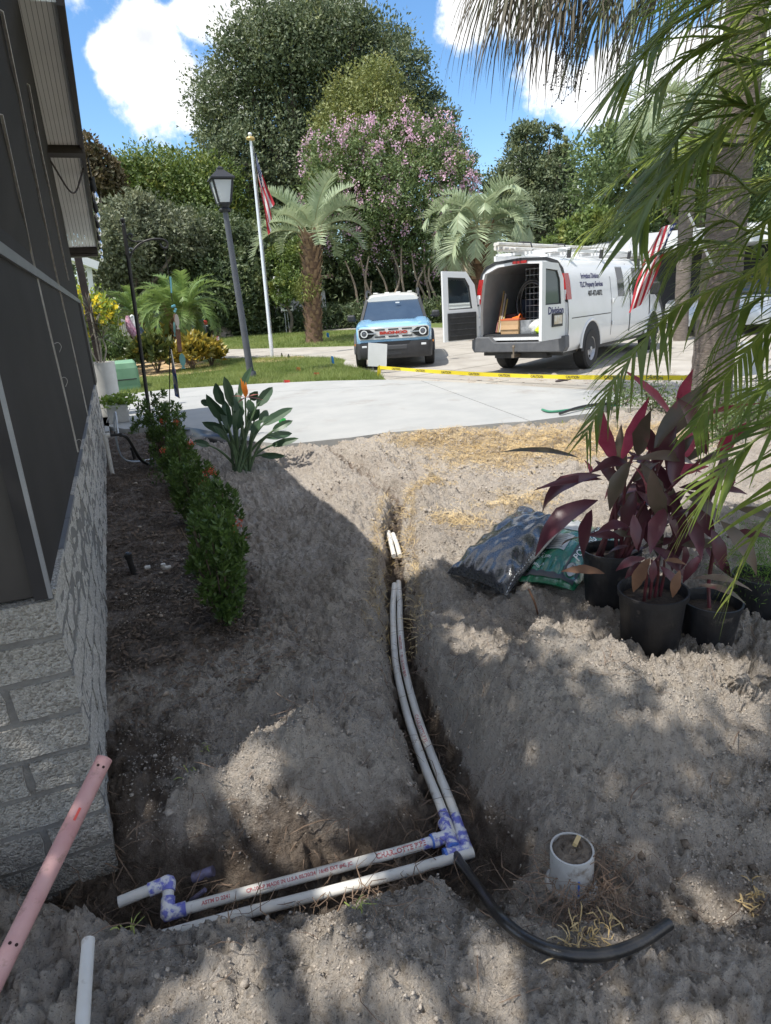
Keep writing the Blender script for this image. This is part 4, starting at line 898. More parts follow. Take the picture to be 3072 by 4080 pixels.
for i, (bx_, by_, tx, ty, w) in enumerate(BL):
    Dd = 6.74+rg.uniform(-.28, .22); S_ = 450/952
    b = atd(800+bx_*S_, 1450+by_*S_, Dd); t_ = atd(800+tx*S_, 1450+ty*S_, Dd+rg.uniform(-.12, .12)); W = w*S_*7.0/2600*1.2
    m = MB(); g0 = bop+Vector((rg.uniform(-.09,.09), rg.uniform(-.08,.08), -.02)); mid = g0.lerp(b, .55)+Vector((0,0,.05))
    m.tube(spline([g0, mid, b, b.lerp(t_, .3)], 12), [.013]*6+[.009]*4+[.006]*3, 6); m.mi = 1
    vs, fs = leaf_verts(b, t_, W, (CAM-b).normalized()+Vector((rg.uniform(-.7,.7), rg.uniform(-.3,.3), rg.uniform(.0,.6))), rg.uniform(-.02,.07), .35, 8, 'paddle', rg.uniform(-.4,.4)); m.add(vs, fs)
    o = m.build('leaf', [M_BOPS, M_BOP], None); o.parent = bt; o.matrix_parent_inverse = Matrix.Translation(-bop)
m = MB(); fb = atd(800+375*.4727, 1450+285*.4727, 6.55); m.tube(spline([bop, bop.lerp(fb, .5)+Vector((.02,0,0)), fb], 10), .008, 6); o = m.build('flower_stalk', M_BOPS); o.parent = bt; o.matrix_parent_inverse = Matrix.Translation(-bop)
m = MB()
for (dx, dz) in ((.0,.16),(.025,.15),(-.02,.19),(.03,.10)):
    vs, fs = leaf_verts(fb, fb+Vector((dx, 0, dz)), .018, (0,-1,0), .05, .2, 5); m.add(vs, fs)
o = m.build('flower', mat('orange_petal', (.80,.24,.02), .5, trans=.25)); o.parent = bt; o.matrix_parent_inverse = Matrix.Translation(-bop)
m = MB()
for (dx, dz) in ((-.13,.03),(.14,.02),(.17,-.04),(-.08,-.04)):
    vs, fs = leaf_verts(fb, fb+Vector((dx, -.02, dz)), .014, (0,-.3,1), .05, .3, 5); m.add(vs, fs)
o = m.build('bract', mat('bract_red', (.22,.07,.05), .5)); o.parent = bt; o.matrix_parent_inverse = Matrix.Translation(-bop)
# ================================================================== POTS AND CORDYLINES
M_POT = mat('black_nursery_pot', (.016,.016,.018), .45, (.030,.030,.032), 14, bump=.2, bscale=80, col3=(.16,.14,.12), scale3=11, f3=.60); M_SOIL = mat('potting_mix', (.035,.025,.02), .95, (.08,.06,.045), 60, bump=1)
def make_pot(p, r, h, rot, label):
    t = empty('nursery_pot', p, label, 'pot', 'black nursery pots'); t.rotation_euler = rot
    m = MB(); n = 40
    prof = [(r*.80,0),(r*.84,.012),(r*.97,h-.03),(r*1.04,h-.028),(r*1.05,h),(r*.99,h),(r*.95,h-.03)]
    rings = []
    for i, (rr_, z) in enumerate(prof):
        rings.append([Vector(((rr_+(.0035 if (j % 4 < 2 and 1 <= i <= 2) else 0))*math.cos(6.2832*j/n), (rr_+(.0035 if (j % 4 < 2 and 1 <= i <= 2) else 0))*math.sin(6.2832*j/n), z)) for j in range(n)])
    m.loft(rings, False); m.add([v for v in rings[0]], [tuple(range(n-1, -1, -1))]); m.build('shell', M_POT, t, angle=50)
    m = MB(); vs = [(0, 0, h-.04)]+[(r*.955*math.cos(6.2832*j/n), r*.955*math.sin(6.2832*j/n), h-.055) for j in range(n)]; m.add(vs, [(0, 1+j, 1+(j+1) % n) for j in range(n)]); m.build('potting_mix', M_SOIL, t); return t
pc = onsand(2600, 2580); POT1 = Vector((pc.x+.0, pc.y+.02, pc.z)); make_pot(POT1, .145, .29, (.02,-.02,0), 'large black ribbed nursery pot in front of the other pots')
p2 = onsand(2440, 2420); POT2 = Vector((p2.x+.03, p2.y+.06, p2.z)); make_pot(POT2, .14, .29, (-.03,.03,0), 'black nursery pot right against the green soil bag')
p3 = onsand(2815, 2560); POT3 = Vector((p3.x, p3.y, p3.z)); make_pot(POT3, .125, .22, (.02,.02,0), 'smaller dusty black nursery pot holding a wilted cordyline')
p4 = onsand(3010, 2450); POT4 = Vector((p4.x, p4.y, p4.z)); make_pot(POT4, .12, .22, (0,0,0), 'small black nursery pot with a feathery green fern')
M_CDK = mat('cordyline_dark', (.075,.022,.030), .34, (.13,.038,.052), 5, trans=.10, spec=.55, stretch=(1,1,.3)); M_CRD = mat('cordyline_red', (.30,.03,.05), .40, (.46,.09,.12), 6, trans=.35, col3=(.10,.03,.03), scale3=9, f3=.58)
M_COL = mat('cordyline_olive', (.085,.075,.045), .35, (.16,.11,.085), 5, trans=.15, col3=(.28,.05,.08), scale3=9, f3=.60); M_CDEAD = mat('cordyline_dry', (.14,.065,.035), .7, (.22,.12,.07), 8, trans=.1); M_CST = mat('cordyline_stem', (.16,.03,.045), .5, (.09,.04,.035), 10)
K = 1372/1666
def cpx(x, y): return 1700+x*K, 1400+y*K
# stems: each cordyline is one plant in one pot
def mkplant(name, pot, h, label): 
    return empty(name, pot+Vector((0,0,h)), label, 'plant', 'potted cordylines')
plA = mkplant('cordyline', POT2, .24, 'tall burgundy cordyline with pink edged leaves arching over the soil bags'); plB = mkplant('cordyline', POT1, .24, 'low cordyline with wilted brown leaves in the large front pot'); plC = mkplant('cordyline', POT3, .17, 'drooping cordyline with pale striped leaves in the dusty pot')
def cleaf(pl, b, t_, w, mt, D, nb=(0,0,0), bow=.1, tw=.0, D2=None, prof='lance'):
    B_ = atd(*cpx(*b), D); T_ = atd(*cpx(*t_), D2 or D); L = (T_-B_).length; m = MB(); W = min(w*K*D*1.08/2600*.47, L*.165)
    vs, fs = leaf_verts(B_, T_, W, (CAM-B_).normalized()*.9+Vector((0,0,.9))+Vector(nb), bow, .30, 9, prof, tw); m.add(vs, fs)
    o = m.build('leaf', mt, None, angle=70); o.parent = pl; o.matrix_parent_inverse = Matrix.Translation(pl.location).inverted(); return o
CL = [((735,515),(360,487),48,M_COL,3.25,.06),((905,530),(845,262),120,M_CRD,3.3,.02),((940,530),(1075,222),62,M_CRD,3.35,.03),((985,530),(885,772),135,M_COL,3.0,.10),((1020,505),(1085,285),85,M_COL,3.3,.02),((845,600),(560,780),95,M_CDK,3.1,.20),((830,720),(525,992),110,M_CDK,3.05,.22),((850,620),(520,672),40,M_CDK,3.2,.1),((800,765),(757,1003),118,M_CDK,2.95,.05),((1100,470),(1385,130),110,M_COL,3.2,.03),((1195,330),(950,88),50,M_CRD,3.4,.05),((1225,300),(1290,85),110,M_CRD,3.35,.02),((1355,500),(1212,225),115,M_CDK,3.1,.04),((1190,650),(1245,400),90,M_CDK,3.0,.04),((1090,570),(1160,838),85,M_COL,3.0,.08),((1290,545),(995,525),60,M_COL,3.1,.12),((1400,520),(1575,335),130,M_CRD,3.15,.06),((1290,330),(1640,250),45,M_CRD,3.3,.04),((990,860),(815,885),90,M_CDK,3.0,.15),((1000,790),(1015,960),100,M_CDK,2.95,.06),((740,900),(650,942),50,M_COL,3.05,.05),((1130,520),(1060,350),80,M_CDK,3.4,.02),((1180,560),(1330,330),90,M_CRD,3.4,.03),((1000,560),(790,590),70,M_CDK,3.2,.15),((760,525),(790,600),60,M_CRD,3.25,.05),((1300,600),(1460,480),110,M_CDK,3.2,.08),((1250,700),(1420,840),100,M_COL,3.05,.15),((1320,640),(1500,640),90,M_CRD,3.2,.12),((1150,760),(1080,980),90,M_CDK,3.0,.1),((1270,800),(1330,1010),100,M_CDK,3.0,.1),((1120,600),(960,480),80,M_CDK,3.4,.05),((1210,420),(1180,640),90,M_CDK,3.25,.04)]
for i, (b, t_, w, mt, D, bw_) in enumerate(CL):
    rg = random.Random(i); cleaf(plA, b, t_, w, mt, D, (rg.uniform(-.8,.8), rg.uniform(-.3,.3), 0), bw_, rg.uniform(-.5,.5), D+rg.uniform(-.22,.12))
rg = random.Random(77)
for i in range(85):
    bx_ = rg.uniform(900, 1420); by_ = rg.uniform(520, 960); a = rg.uniform(0, 6.28); L = rg.uniform(120, 260)
    cleaf(plA, (bx_, by_), (bx_+math.cos(a)*L*.8, by_+math.sin(a)*L), rg.uniform(55, 105), rg.choice((M_CDK, M_CDK, M_CDK, M_COL, M_CRD if by_ < 620 else M_CDK)), rg.uniform(3.15, 3.7), (rg.uniform(-1,1), rg.uniform(-.5,.5), rg.uniform(-.5,.5)), rg.uniform(.03,.18), rg.uniform(-.7,.7))
for (sx, sy, D) in ((900,530,3.3),(1000,500,3.3),(1080,480,3.35),(1200,400,3.3),(1330,520,3.25),(1120,640,3.2),(960,620,3.2),(1230,600,3.3)):
    top = atd(*cpx(sx, sy), D); b0 = POT2+Vector((rg.uniform(-.06,.06), rg.uniform(-.06,.06), .22)); m = MB(); m.tube(spline([b0, b0.lerp(top, .5)+Vector((0,0,.05)), top], 10), [.010]*5+[.007]*6, 7); o = m.build('stem', M_CST); o.parent = plA; o.matrix_parent_inverse = Matrix.Translation(plA.location).inverted()
for (b, t_, w, mt, D, bw_) in [((1080,1000),(1000,1165),75,M_CDEAD,2.75,.12),((1130,1040),(1215,1150),70,M_CDK,2.75,.12),((1060,1000),(915,1062),80,M_CDK,2.75,.15),((1225,1060),(1190,1190),60,M_CDEAD,2.72,.1),((1100,1010),(1090,1120),90,M_CDK,2.7,.1),((1150,1010),(1260,1035),70,M_CDEAD,2.75,.12),((1050,1020),(960,1100),60,M_CDK,2.8,.1),((1090,1100),(1130,980),60,M_CDK,2.8,.05),((860,1075),(650,1065),50,M_CDEAD,2.95,.12)]:
    cleaf(plB, b, t_, w, mt, D, (0,0,0), bw_, .3)
for k in range(4):
    top = atd(*cpx(1060+30*k, 1010), 2.76); b0 = POT1+Vector((.03*k-.05, 0, .23)); m = MB(); m.tube([b0, b0.lerp(top, .5)+Vector((.01,0,.02)), top], [.008,.007,.005], 6); o = m.build('stem', M_CST); o.parent = plB; o.matrix_parent_inverse = Matrix.Translation(plB.location).inverted()
for (b, t_, w, mt, D, bw_) in [((1290,1100),(1575,1160),40,mat('cordyline_pale', (.25,.21,.15), .5, (.16,.10,.08), 8, trans=.2),2.85,.2),((1310,1130),(1545,1225),38,M_COL,2.8,.2),((1420,820),(1595,1085),80,M_COL,2.9,.15),((1380,860),(1430,1060),90,M_CDK,2.9,.12),((1340,980),(1240,1120),50,M_CDK,2.9,.12),((1450,900),(1666,900),60,M_CDK,3.0,.12),((1500,760),(1700,830),60,M_COL,3.1,.1)]:
    cleaf(plC, b, t_, w, mt, D, (0,0,0), bw_, .3)
m = MB(); b0 = POT3+Vector((0,0,.16)); m.tube(spline([b0, b0+Vector((0,.02,.15)), atd(*cpx(1400,900), 2.95)], 8), .009, 6); o = m.build('stem', M_CST); o.parent = plC; o.matrix_parent_inverse = Matrix.Translation(plC.location).inverted()
rgn = np.random.default_rng(8); cc = rgn.normal(0, 1, (2600, 3))*np.array([.10,.10,.10])+np.array([0,0,.14]); Vv, Fq = leaf_cloud(cc, sph(2600, rgn)+np.array([0,0,.7]), rgn.uniform(.012,.03,2600), .16, .1, rgn)
fern = empty('asparagus_fern', POT4+Vector((0,0,.17)), 'feathery bright green fern growing in the small pot', 'plant'); link(bpy.data.objects.new('foliage', npmesh('foliage', Vv, Fq, mat('fern', (.09,.20,.03), .5, (.20,.34,.06), 12, trans=.35))), fern)
# ================================================================== SOIL BAGS
def bag(name, C4, th, label, matl, seed, pinch=.10, wr=.010):
    """C4: corner world points (u0v0,u1v0,u1v1,u0v1); pillow surface"""
    C4 = [Vector(c) for c in C4]; n = 34; nrm = (C4[1]-C4[0]).cross(C4[3]-C4[0]).normalized()
    if nrm.z < 0: nrm = -nrm
    rg = np.random.default_rng(seed)
    def surf(u, v, top=True, off=0.0):
        pu = 1-pinch*(1-abs(2*v-1)**2.2)*0; 
        uu = .5+(u-.5)*(1-.05*math.sin(math.pi*v)); vv = .5+(v-.5)*(1-.07*math.sin(math.pi*u))
        p = C4[0]*(1-uu)*(1-vv)+C4[1]*uu*(1-vv)+C4[2]*uu*vv+C4[3]*(1-uu)*vv
        b = (max(0, math.sin(math.pi*u))*max(0, math.sin(math.pi*v)))**.42
        e = min(u, 1-u, v, 1-v); w = (float(vnoise(np.array([u*9+seed]), np.array([v*9]), seed)[0])-.5)*wr*1.6
        crease = math.sin((u*34 if min(v, 1-v) < min(u, 1-u) else v*34)+3*float(vnoise(np.array([u*5.]), np.array([v*5.]), seed+2)[0]))*wr*math.exp(-((e-.10)/.07)**2)
        h = b*th*.5+(w+crease)*(1 if e > .005 else 0)
        return p+nrm*((h if top else -h*.75)+th*.36+off)
    m = MB(); g = {}
    for s in (1, 0):
        for i in range(n+1):
            for j in range(n+1): g[(s, i, j)] = len(m.v); m.v.append(tuple(surf(i/n, j/n, s == 1)))
    for s in (1, 0):
        for i in range(n):
            for j in range(n):
                q = (g[(s,i,j)], g[(s,i+1,j)], g[(s,i+1,j+1)], g[(s,i,j+1)]); m.f.append(q if s else q[::-1]); m.m.append(0)
    t = empty(name, (0, 0, 0), label, 'soil bag', 'plastic bags of potting soil'); m.build('sack', matl, t, angle=80); return t, surf
M_BAGK = mat('black_bag_plastic', (.028,.028,.031), .20, (.07,.07,.075), 90, spec=.9, bump=.3, bscale=45, coat=.7); M_BAGG = mat('green_bag_print', (.012,.12,.055), .22, (.016,.15,.07), 4, spec=.7, bump=.4, bscale=25, coat=.4)
bB = [onz(2060,2365,.05), onz(2285,2405,.05), onz(2475,2185,.05), onz(2230,2100,.05)]
gt, gs = bag('soil_bag', bB, .20, 'dark green printed potting soil bag lying flat beneath the black one', M_BAGG, 5)
def decal(par, surf, u0, u1, v0, v1, matl, off=.003, name='label_panel', n=12):
    m = MB(); vs = [surf(u0+(u1-u0)*i/n, v0+(v1-v0)*j/n, True, off) for i in range(n+1) for j in range(n+1)]; m.add(vs, [(i*(n+1)+j, (i+1)*(n+1)+j, (i+1)*(n+1)+j+1, i*(n+1)+j+1) for i in range(n) for j in range(n)]); return m.build(name, matl, par, angle=80)
def print_text(par, surf, body, u, v, size, matl, du=(1,0), sx=1.0, bold=0.0):
    me = text_mesh(body, 1.0, matl, 0, bold, 'LEFT'); me2 = me; bm = bmesh.new(); bm.from_mesh(me); 
    bmesh.ops.triangulate(bm, faces=bm.faces[:]); 
    for vtx in bm.verts:
        x, y = vtx.co.x*size*sx, vtx.co.y*size; vtx.co = surf(min(max(u+x*du[0]-y*du[1], .01), .99), min(max(v+x*du[1]+y*du[0], .01), .99), True, .006)
    bm.to_mesh(me); bm.free(); o = bpy.data.objects.new('lettering', me); link(o, par)
M_LBL = mat('pale_label', (.45,.46,.46), .35, (.52,.53,.52), 30); M_WHT = mat('white_print', (.78,.79,.78), .4); M_DKP = mat('dark_print', (.035,.035,.035), .4)
decal(gt, gs, .10,.55,.30,.56, M_LBL); decal(gt, gs, .15,.60,.64,.90, M_LBL); decal(gt, gs, .70,.74,.05,.95, M_DKP, .0028, 'print_stripe'); decal(gt, gs, .90,.94,.05,.95, M_DKP, .0028, 'print_stripe'); decal(gt, gs, .05,.95,.02,.06, M_DKP, .0028, 'print_stripe')
print_text(gt, gs, 'POTTING SOIL', .80, .26, .155, M_WHT, (0,1), .62, .01)
for k in range(7): decal(gt, gs, .13,.51-.02*(k % 3),.32+k*.033,.326+k*.033, M_DKP, .005, 'print_line', 6)
for k, s_ in enumerate(('ucts, LLC.', 'Starke, FL 32091', '8649', 'lproducts.com')): print_text(gt, gs, s_, .10, .235-.045*k, .045, M_WHT, (1,0), 1.0)
m = MB(); vs = [gs(.82, .14, True, .0055)]+[gs(.82+.075*math.cos(a*.314), .14+.06*math.sin(a*.314), True, .0055) for a in range(20)]; m.add(vs, [(0, 1+j, 1+(j+1) % 20) for j in range(20)]); m.build('round_emblem', M_LBL, gt); print_text(gt, gs, 'DIRT', .79, .115, .05, M_DKP, (.5,.86), 1.0, .008)
bA = [onz(1788,2330,.03), onz(2028,2424,.03), onz(2270,2130,.22), onz(2090,2060,.22)]
kt, ks = bag('soil_bag', bA, .23, 'glossy black soil bag slumped on top of the green one', M_BAGK, 9, wr=.012)
m = MB(); edge = [ks(.985, .02+.96*k/60, True, .002) for k in range(61)]; 
for a, b in list(zip(edge[:-1], edge[1:]))[::2]: m.bar(a, b, .0022)
m.build('seam_stitch', M_WHT, kt, False)
m = MB(); p = atd(2130, 2450, 3.1); q = onsand(2145, 2455); m.tube(spline([atd(2105,2345,3.0), atd(2130,2400,3.0), q], 8), .005, 6); tag(m.build('dry_stalk', M_CDEAD), 'dry brown leaf stalk leaning on the green soil bag', 'twig')
# ================================================================== LAMP, FLAGPOLE, FLAGS
def D_of(p): return math.hypot(p.x, p.y)
lb = G(1002, 1505); DL = D_of(lb); K_ = DL*1.03/2600
lt = empty('lamp_post', lb, 'tall grey post lamp with a black four sided lantern on the lawn edge', 'street lamp')
ax_ = atd(893, 812, DL-.1)-lb
M_LPOST = mat('grey_post', (.075,.08,.095), .5, (.10,.105,.12), 4)
m = MB(); m.tube([(0,0,-.1), ax_*.985], [.085,.058], 16); m.lathe([(.12,-.1),(.12,.12),(.105,.15)], (0,0,0), 16); m.build('post', M_LPOST, lt)
hd = ax_; hx = .02
def ring4(w, z, c=hd): return [c+Vector((sx*w*.84, sy*w*.84, z*.9)) for sx, sy in ((-1,-1),(1,-1),(1,1),(-1,1))]
M_LBLK = mat('black_lantern', (.018,.019,.023), .5)
m = MB(); m.loft([ring4(.14,-.03), ring4(.15,.02)]); m.lathe([(.115,-.16),(.13,-.12),(.09,-.08),(.12,-.03)], hd, 16); m.build('lantern_base', M_LBLK, lt)
GH = .50
for i in range(4):
    a0, a1 = ring4(.15,.02)[i], ring4(.15,.02)[(i+1) % 4]; b0, b1 = ring4(.245,GH)[i], ring4(.245,GH)[(i+1) % 4]
    m = MB(); m.bar(a0, b0, .035); m.bar(b0, b1, .03); m.build('lantern_frame', M_LBLK, lt)
    m = MB(); m.add([a0, a1, b1, b0], [(0,1,2,3)]); m.build('pane', mat('frosted_glass', (.72,.75,.78), .35, trans=.5), lt, False)
m = MB(); m.loft([ring4(.30,GH+.01), ring4(.30,GH+.04), ring4(.10,GH+.20), ring4(.075,GH+.22), ring4(.075,GH+.26), ring4(.02,GH+.30)]); m.build('lantern_roof', M_LBLK, lt)
m = MB(); m.lathe([(.03,.05),(.07,.12),(.085,.2),(.06,.28),(.0,.32)], hd, 12); m.build('bulb', mat('white_bulb', (.85,.85,.83), .3), lt)
# --- flag material from UV: stripes and starry canton
def flag_mat():
    m = bpy.data.materials.new('striped_flag'); m.use_nodes = True; t = m.node_tree; b = t.nodes['Principled BSDF']; b.inputs['Roughness'].default_value = .7
    uv = N(t, 'ShaderNodeUVMap'); sp = N(t, 'ShaderNodeSeparateXYZ'); t.links.new(uv.outputs[0], sp.inputs[0]); u, v = sp.outputs[0], sp.outputs[1]
    st = math_(t, 'MODULO', math_(t, 'FLOOR', math_(t, 'MULTIPLY', v, 12.999)), 2.0)
    c1 = N(t, 'ShaderNodeMixRGB'); c1.inputs[1].default_value = (.48,.035,.05,1); c1.inputs[2].default_value = (.76,.75,.73,1); t.links.new(st, c1.inputs[0])
    can = math_(t, 'MULTIPLY', math_(t, 'LESS_THAN', u, .4), math_(t, 'GREATER_THAN', v, .4615))
    # stars: offset grid of small discs
    su = math_(t, 'SUBTRACT', math_(t, 'FRACT', math_(t, 'MULTIPLY', u, 15.0)), .5); sv = math_(t, 'SUBTRACT', math_(t, 'FRACT', math_(t, 'MULTIPLY', v, 13.0)), .5)
    dd = math_(t, 'ADD', math_(t, 'MULTIPLY', su, su), math_(t, 'MULTIPLY', sv, sv)); star = math_(t, 'LESS_THAN', dd, .07)
    c2 = N(t, 'ShaderNodeMixRGB'); c2.inputs[1].default_value = (.018,.035,.15,1); c2.inputs[2].default_value = (.78,.78,.78,1); t.links.new(star, c2.inputs[0])
    c3 = N(t, 'ShaderNodeMixRGB'); t.links.new(can, c3.inputs[0]); t.links.new(c1.outputs[0], c3.inputs[1]); t.links.new(c2.outputs[0], c3.inputs[2]); t.links.new(c3.outputs[0], b.inputs['Base Color'])
    tr = N(t, 'ShaderNodeBsdfTranslucent'); t.links.new(c3.outputs[0], tr.inputs[0]); ms = N(t, 'ShaderNodeMixShader'); ms.inputs[0].default_value = .3
    t.links.new(b.outputs[0], ms.inputs[1]); t.links.new(tr.outputs[0], ms.inputs[2]); t.links.new(ms.outputs[0], t.nodes['Material Output'].inputs[0]); return m
M_FLAG = flag_mat()
def cloth(name, fn, nu, nv, matl, parent=None):
    V = [fn(i/nu, j/nv) for i in range(nu+1) for j in range(nv+1)]; Fc = [(i*(nv+1)+j, (i+1)*(nv+1)+j, (i+1)*(nv+1)+j+1, i*(nv+1)+j+1) for i in range(nu) for j in range(nv)]
    me = bpy.data.meshes.new(name); me.from_pydata([tuple(v) for v in V], [], Fc); uvl = me.uv_layers.new(name='UVMap')
    uvs = [(i/nu, j/nv) for i in range(nu+1) for j in range(nv+1)]
    for lp in me.loops: uvl.data[lp.index].uv = uvs[lp.vertex_index]
    me.materials.append(matl); me.polygons.foreach_set('use_smooth', [True]*len(me.polygons)); return link(bpy.data.objects.new(name, me), parent)
fb_ = G(1085, 1430); DF = D_of(fb_); ftop = atd(998, 552, DF); fp = empty('flagpole', fb_, 'tall white flagpole with a gold cap in a ring of bark', 'flagpole')
fv = ftop-fb_
m = MB(); m.tube([(0,0,-.1), fv*.12, fv*.124, fv], [.055,.055,.045,.034], 14); m.build('pole', mat('white_metal', (.72,.74,.76), .3, metal=.25), fp)
m = MB(); m.lathe([(.03,-.06),(.11,-.03),(.12,0),(.10,.03),(.03,.05)], fv, 16); m.build('truck', mat('gold_cap', (.55,.40,.16), .4, metal=.3), fp)
m = MB(); m.lathe([(.0,.05),(.04,.06),(.055,.10),(.04,.14),(.0,.15)], fv, 14); m.build('ball', mat('white_metal', (.72,.74,.76)), fp)
m = MB(); m.tube([fv*.05+Vector((.06,0,0)), fv*.97+Vector((.06,0,0))], .006, 5); m.build('halyard', mat('rope', (.6,.58,.52), .9), fp)
kf = DF*1.02/2600
def flagA(u, v):
    h0 = fv*.945+Vector((.07,0,0)); p = h0-Vector((0,0,1))*((1-v)*.62)
    fold = .5+.5*math.sin(v*11+u*2)
    return fb_+p+Vector((.02+.30*u*(.45+.55*v)+.06*u*math.sin(v*14), -.10*math.sin(v*9+u*5)*(.3+u), -1.45*u*(1-.10*v)))
flag1 = cloth('flag', flagA, 26, 26, M_FLAG); tag(flag1, 'red white and blue striped flag hanging limp on the white pole', 'flag')
m = MB(); m.lathe([(.0,.03),(.75,.02),(.85,-.02)], G(1110,1432), 28); tag(m.build('bark_ring', mat('bark_chips', (.45,.30,.15), .95, (.60,.44,.26), 16, bump=1)), kind='structure')
for (x, y, h) in ((1123,1428,.16),(1150,1430,.14)):
    p = G(x, y); m = MB(); m.tube([p, p+Vector((.01,0,h))], [.05,.012], 8); tag(m.build('spotlight', mat('black_plastic', (.016,.016,.017))), 'small black spotlight in the bark ring at the flagpole', 'light', 'spotlights at the flagpole')
# ================================================================== PALM HELPERS
def frond_arrays(path, nl, Lmax, W, sweep=.6, vup=.35, droop=.5, seed=0, start=.12, rach=.012, lenprof=None, jit=.08, gravity=Vector((0,0,-1)), mside=None):
    """pinnate frond along path; returns MB with rachis (material 0) and leaflets (material 1)"""
    rg = random.Random(seed); path = [Vector(p) for p in path]; m = MB(); k = len(path); Ls = [0]
    for a, b in zip(path[:-1], path[1:]): Ls.append(Ls[-1]+(b-a).length)
    T = Ls[-1]; m.tube(path, [rach*(1-.85*i/(k-1)) for i in range(k)], 5); m.mi = 1
    up = Vector((0,0,1))
    for s in (-1, 1):
        for i in range(nl):
            t = start+(1-start)*(i+.5)/nl; q = min(T*t, T-1e-6); j = max(a for a in range(k-1) if Ls[a] <= q+1e-9); p = path[j].lerp(path[j+1], (q-Ls[j])/(Ls[j+1]-Ls[j])); d = (path[min(j+1,k-1)]-path[max(j-1,0)] if j else path[1]-path[0]).normalized()
            sd = d.cross(up)
            if mside is not None: sd = mside-d*mside.dot(d)
            sd = sd.normalized() if sd.length > 1e-4 else Vector((1,0,0)); nn = sd.cross(d)
            lp = (lenprof(t) if lenprof else (min(1, .45+1.6*(t-start))*(1-.55*max(0, t-.6)/.4)))
            L = Lmax*lp*(1+rg.uniform(-jit, jit)); sw = sweep+.25*t+rg.uniform(-.1,.1)
            dr = (sd*s*math.cos(sw)+d*math.sin(sw)+nn*(vup+rg.uniform(-.15,.15))).normalized(); segs = 4; c = p.copy(); w0 = W*(.8+.4*rg.random()); vs = []; wd = dr.cross(nn).normalized() if abs(dr.dot(nn)) < .95 else d
            for g in range(segs+1):
                f = g/segs; w = w0*(1-f**2.2)*.5+.0005; vs += [c-wd*w, c+wd*w]
                dr = (dr+gravity*(droop*(.4+.8*f)/segs*(1+rg.uniform(-.3,.3)))).normalized(); c = c+dr*(L/segs)
            m.add(vs, [(2*g, 2*g+1, 2*g+3, 2*g+2) for g in range(segs)])
    return m
def arch_path(L, el, bend, n=12):
    """rachis in the xz plane from the origin: starts at elevation el, bends down by bend radians"""
    pts = [Vector((0,0,0))]; p = Vector((0,0,0))
    for i in range(n):
        a = el-bend*((i+.5)/n)**1.3; p = p+Vector((math.cos(a), 0, math.sin(a)))*(L/n); pts.append(p.copy())
    return pts
def palm(name, base, lean, h, r0, r1, fr, nfr, els, label, cat, leafm, rachm, trunkm, boots=0, bootm=None, seed=0, group=None, rscale=(.85,1.1)):
    rg = random.Random(seed); t = empty(name, base, label, cat, group); top = Vector((lean[0], lean[1], h)); mid = top*.5+Vector((-lean[0]*.15, -lean[1]*.15, 0)); pts = spline([Vector((0,0,-.15)), mid, top], 24); n = len(pts)
    m = MB(); m.tube(pts, [(r0+(r1-r0)*i/(n-1))*(1+.05*math.sin(i*2.6)) + (.35*r0*math.exp(-i*.8)) for i in range(n)], 14); m.build('trunk', trunkm, t)
    if boots:
        m = MB()
        for i in range(boots):
            z = (i+.5)/boots; j = min(n-2, int(z*(n-1))); c = pts[j].lerp(pts[j+1], z*(n-1)-j); a = i*2.399+rg.uniform(-.2,.2); r = (r0+(r1-r0)*z)*.98; o = Vector((math.cos(a), math.sin(a), 0)); s = Vector((-o.y, o.x, 0)); b = c+o*r; L = rg.uniform(.10,.20)*(r1/.22)*(.5+.9*z); w = .06*(r1/.22)
            tip = b+o*L*.55+Vector((0,0,L*.85)); m.add([b-s*w-Vector((0,0,.05)), b+s*w-Vector((0,0,.05)), tip+s*w*.4, tip-s*w*.4, b-o*.05], [(0,1,2,3),(0,3,4),(1,4,2),(4,3,2)])
        o_ = m.build('leaf_bases', bootm, t, smooth=False); o_['kind'] = 'stuff'
    for i in range(nfr):
        f = i/nfr; a = i*2.399+rg.uniform(-.25,.25); v = fr[min(len(fr)-1, int(f*len(fr)))]; me = v
        o = bpy.data.objects.new('frond', me); link(o, t); el = els[0]+(els[1]-els[0])*f; s = rg.uniform(*rscale); o.location = top+Vector((math.cos(a), math.sin(a), 0))*r1*.5+Vector((0,0,-.02-.25*f*r1))
        o.rotation_euler = Euler((rg.uniform(-.25,.25), -el+rg.uniform(-.1,.1), a), 'XYZ'); o.scale = (s, s, s)
    return t
M_PINL = mat('pindo_leaf', (.235,.30,.175), .5, (.35,.41,.26), 3, trans=.25); M_PINR = mat('pindo_rachis', (.30,.30,.16), .6); M_DRY = mat('dry_frond', (.30,.25,.17), .8, (.42,.36,.26), 4, trans=.15)
M_BARK1 = mat('boot_bark', (.10,.06,.04), .95, (.19,.12,.075), 12, bump=1, bscale=25); M_BOOT = mat('leaf_boot', (.17,.10,.06), .9, (.33,.23,.14), 6)
def fr_mesh(L, bend, nl, Lm, W, sweep, vup, droop, seed, mats, el=0.0, rach=.02, start=.15):
    return frond_arrays(arch_path(L, el, bend), nl, Lm, W, sweep, vup, droop, seed, start, rach).mesh('frond', mats, False)
PIN = [fr_mesh(2.3, b, 44, .62, .045, .45, .55, .30, s, [M_PINR, M_PINL]) for s, b in ((1,1.1),(2,1.4),(3,1.7))]; PIND = [fr_mesh(2.1, 1.2, 36, .55, .03, .5, .2, 1.0, 9, [M_DRY, M_DRY])]
pb = G(1252, 1366); hP = (1366-985)*D_of(pb)*1.02/2600
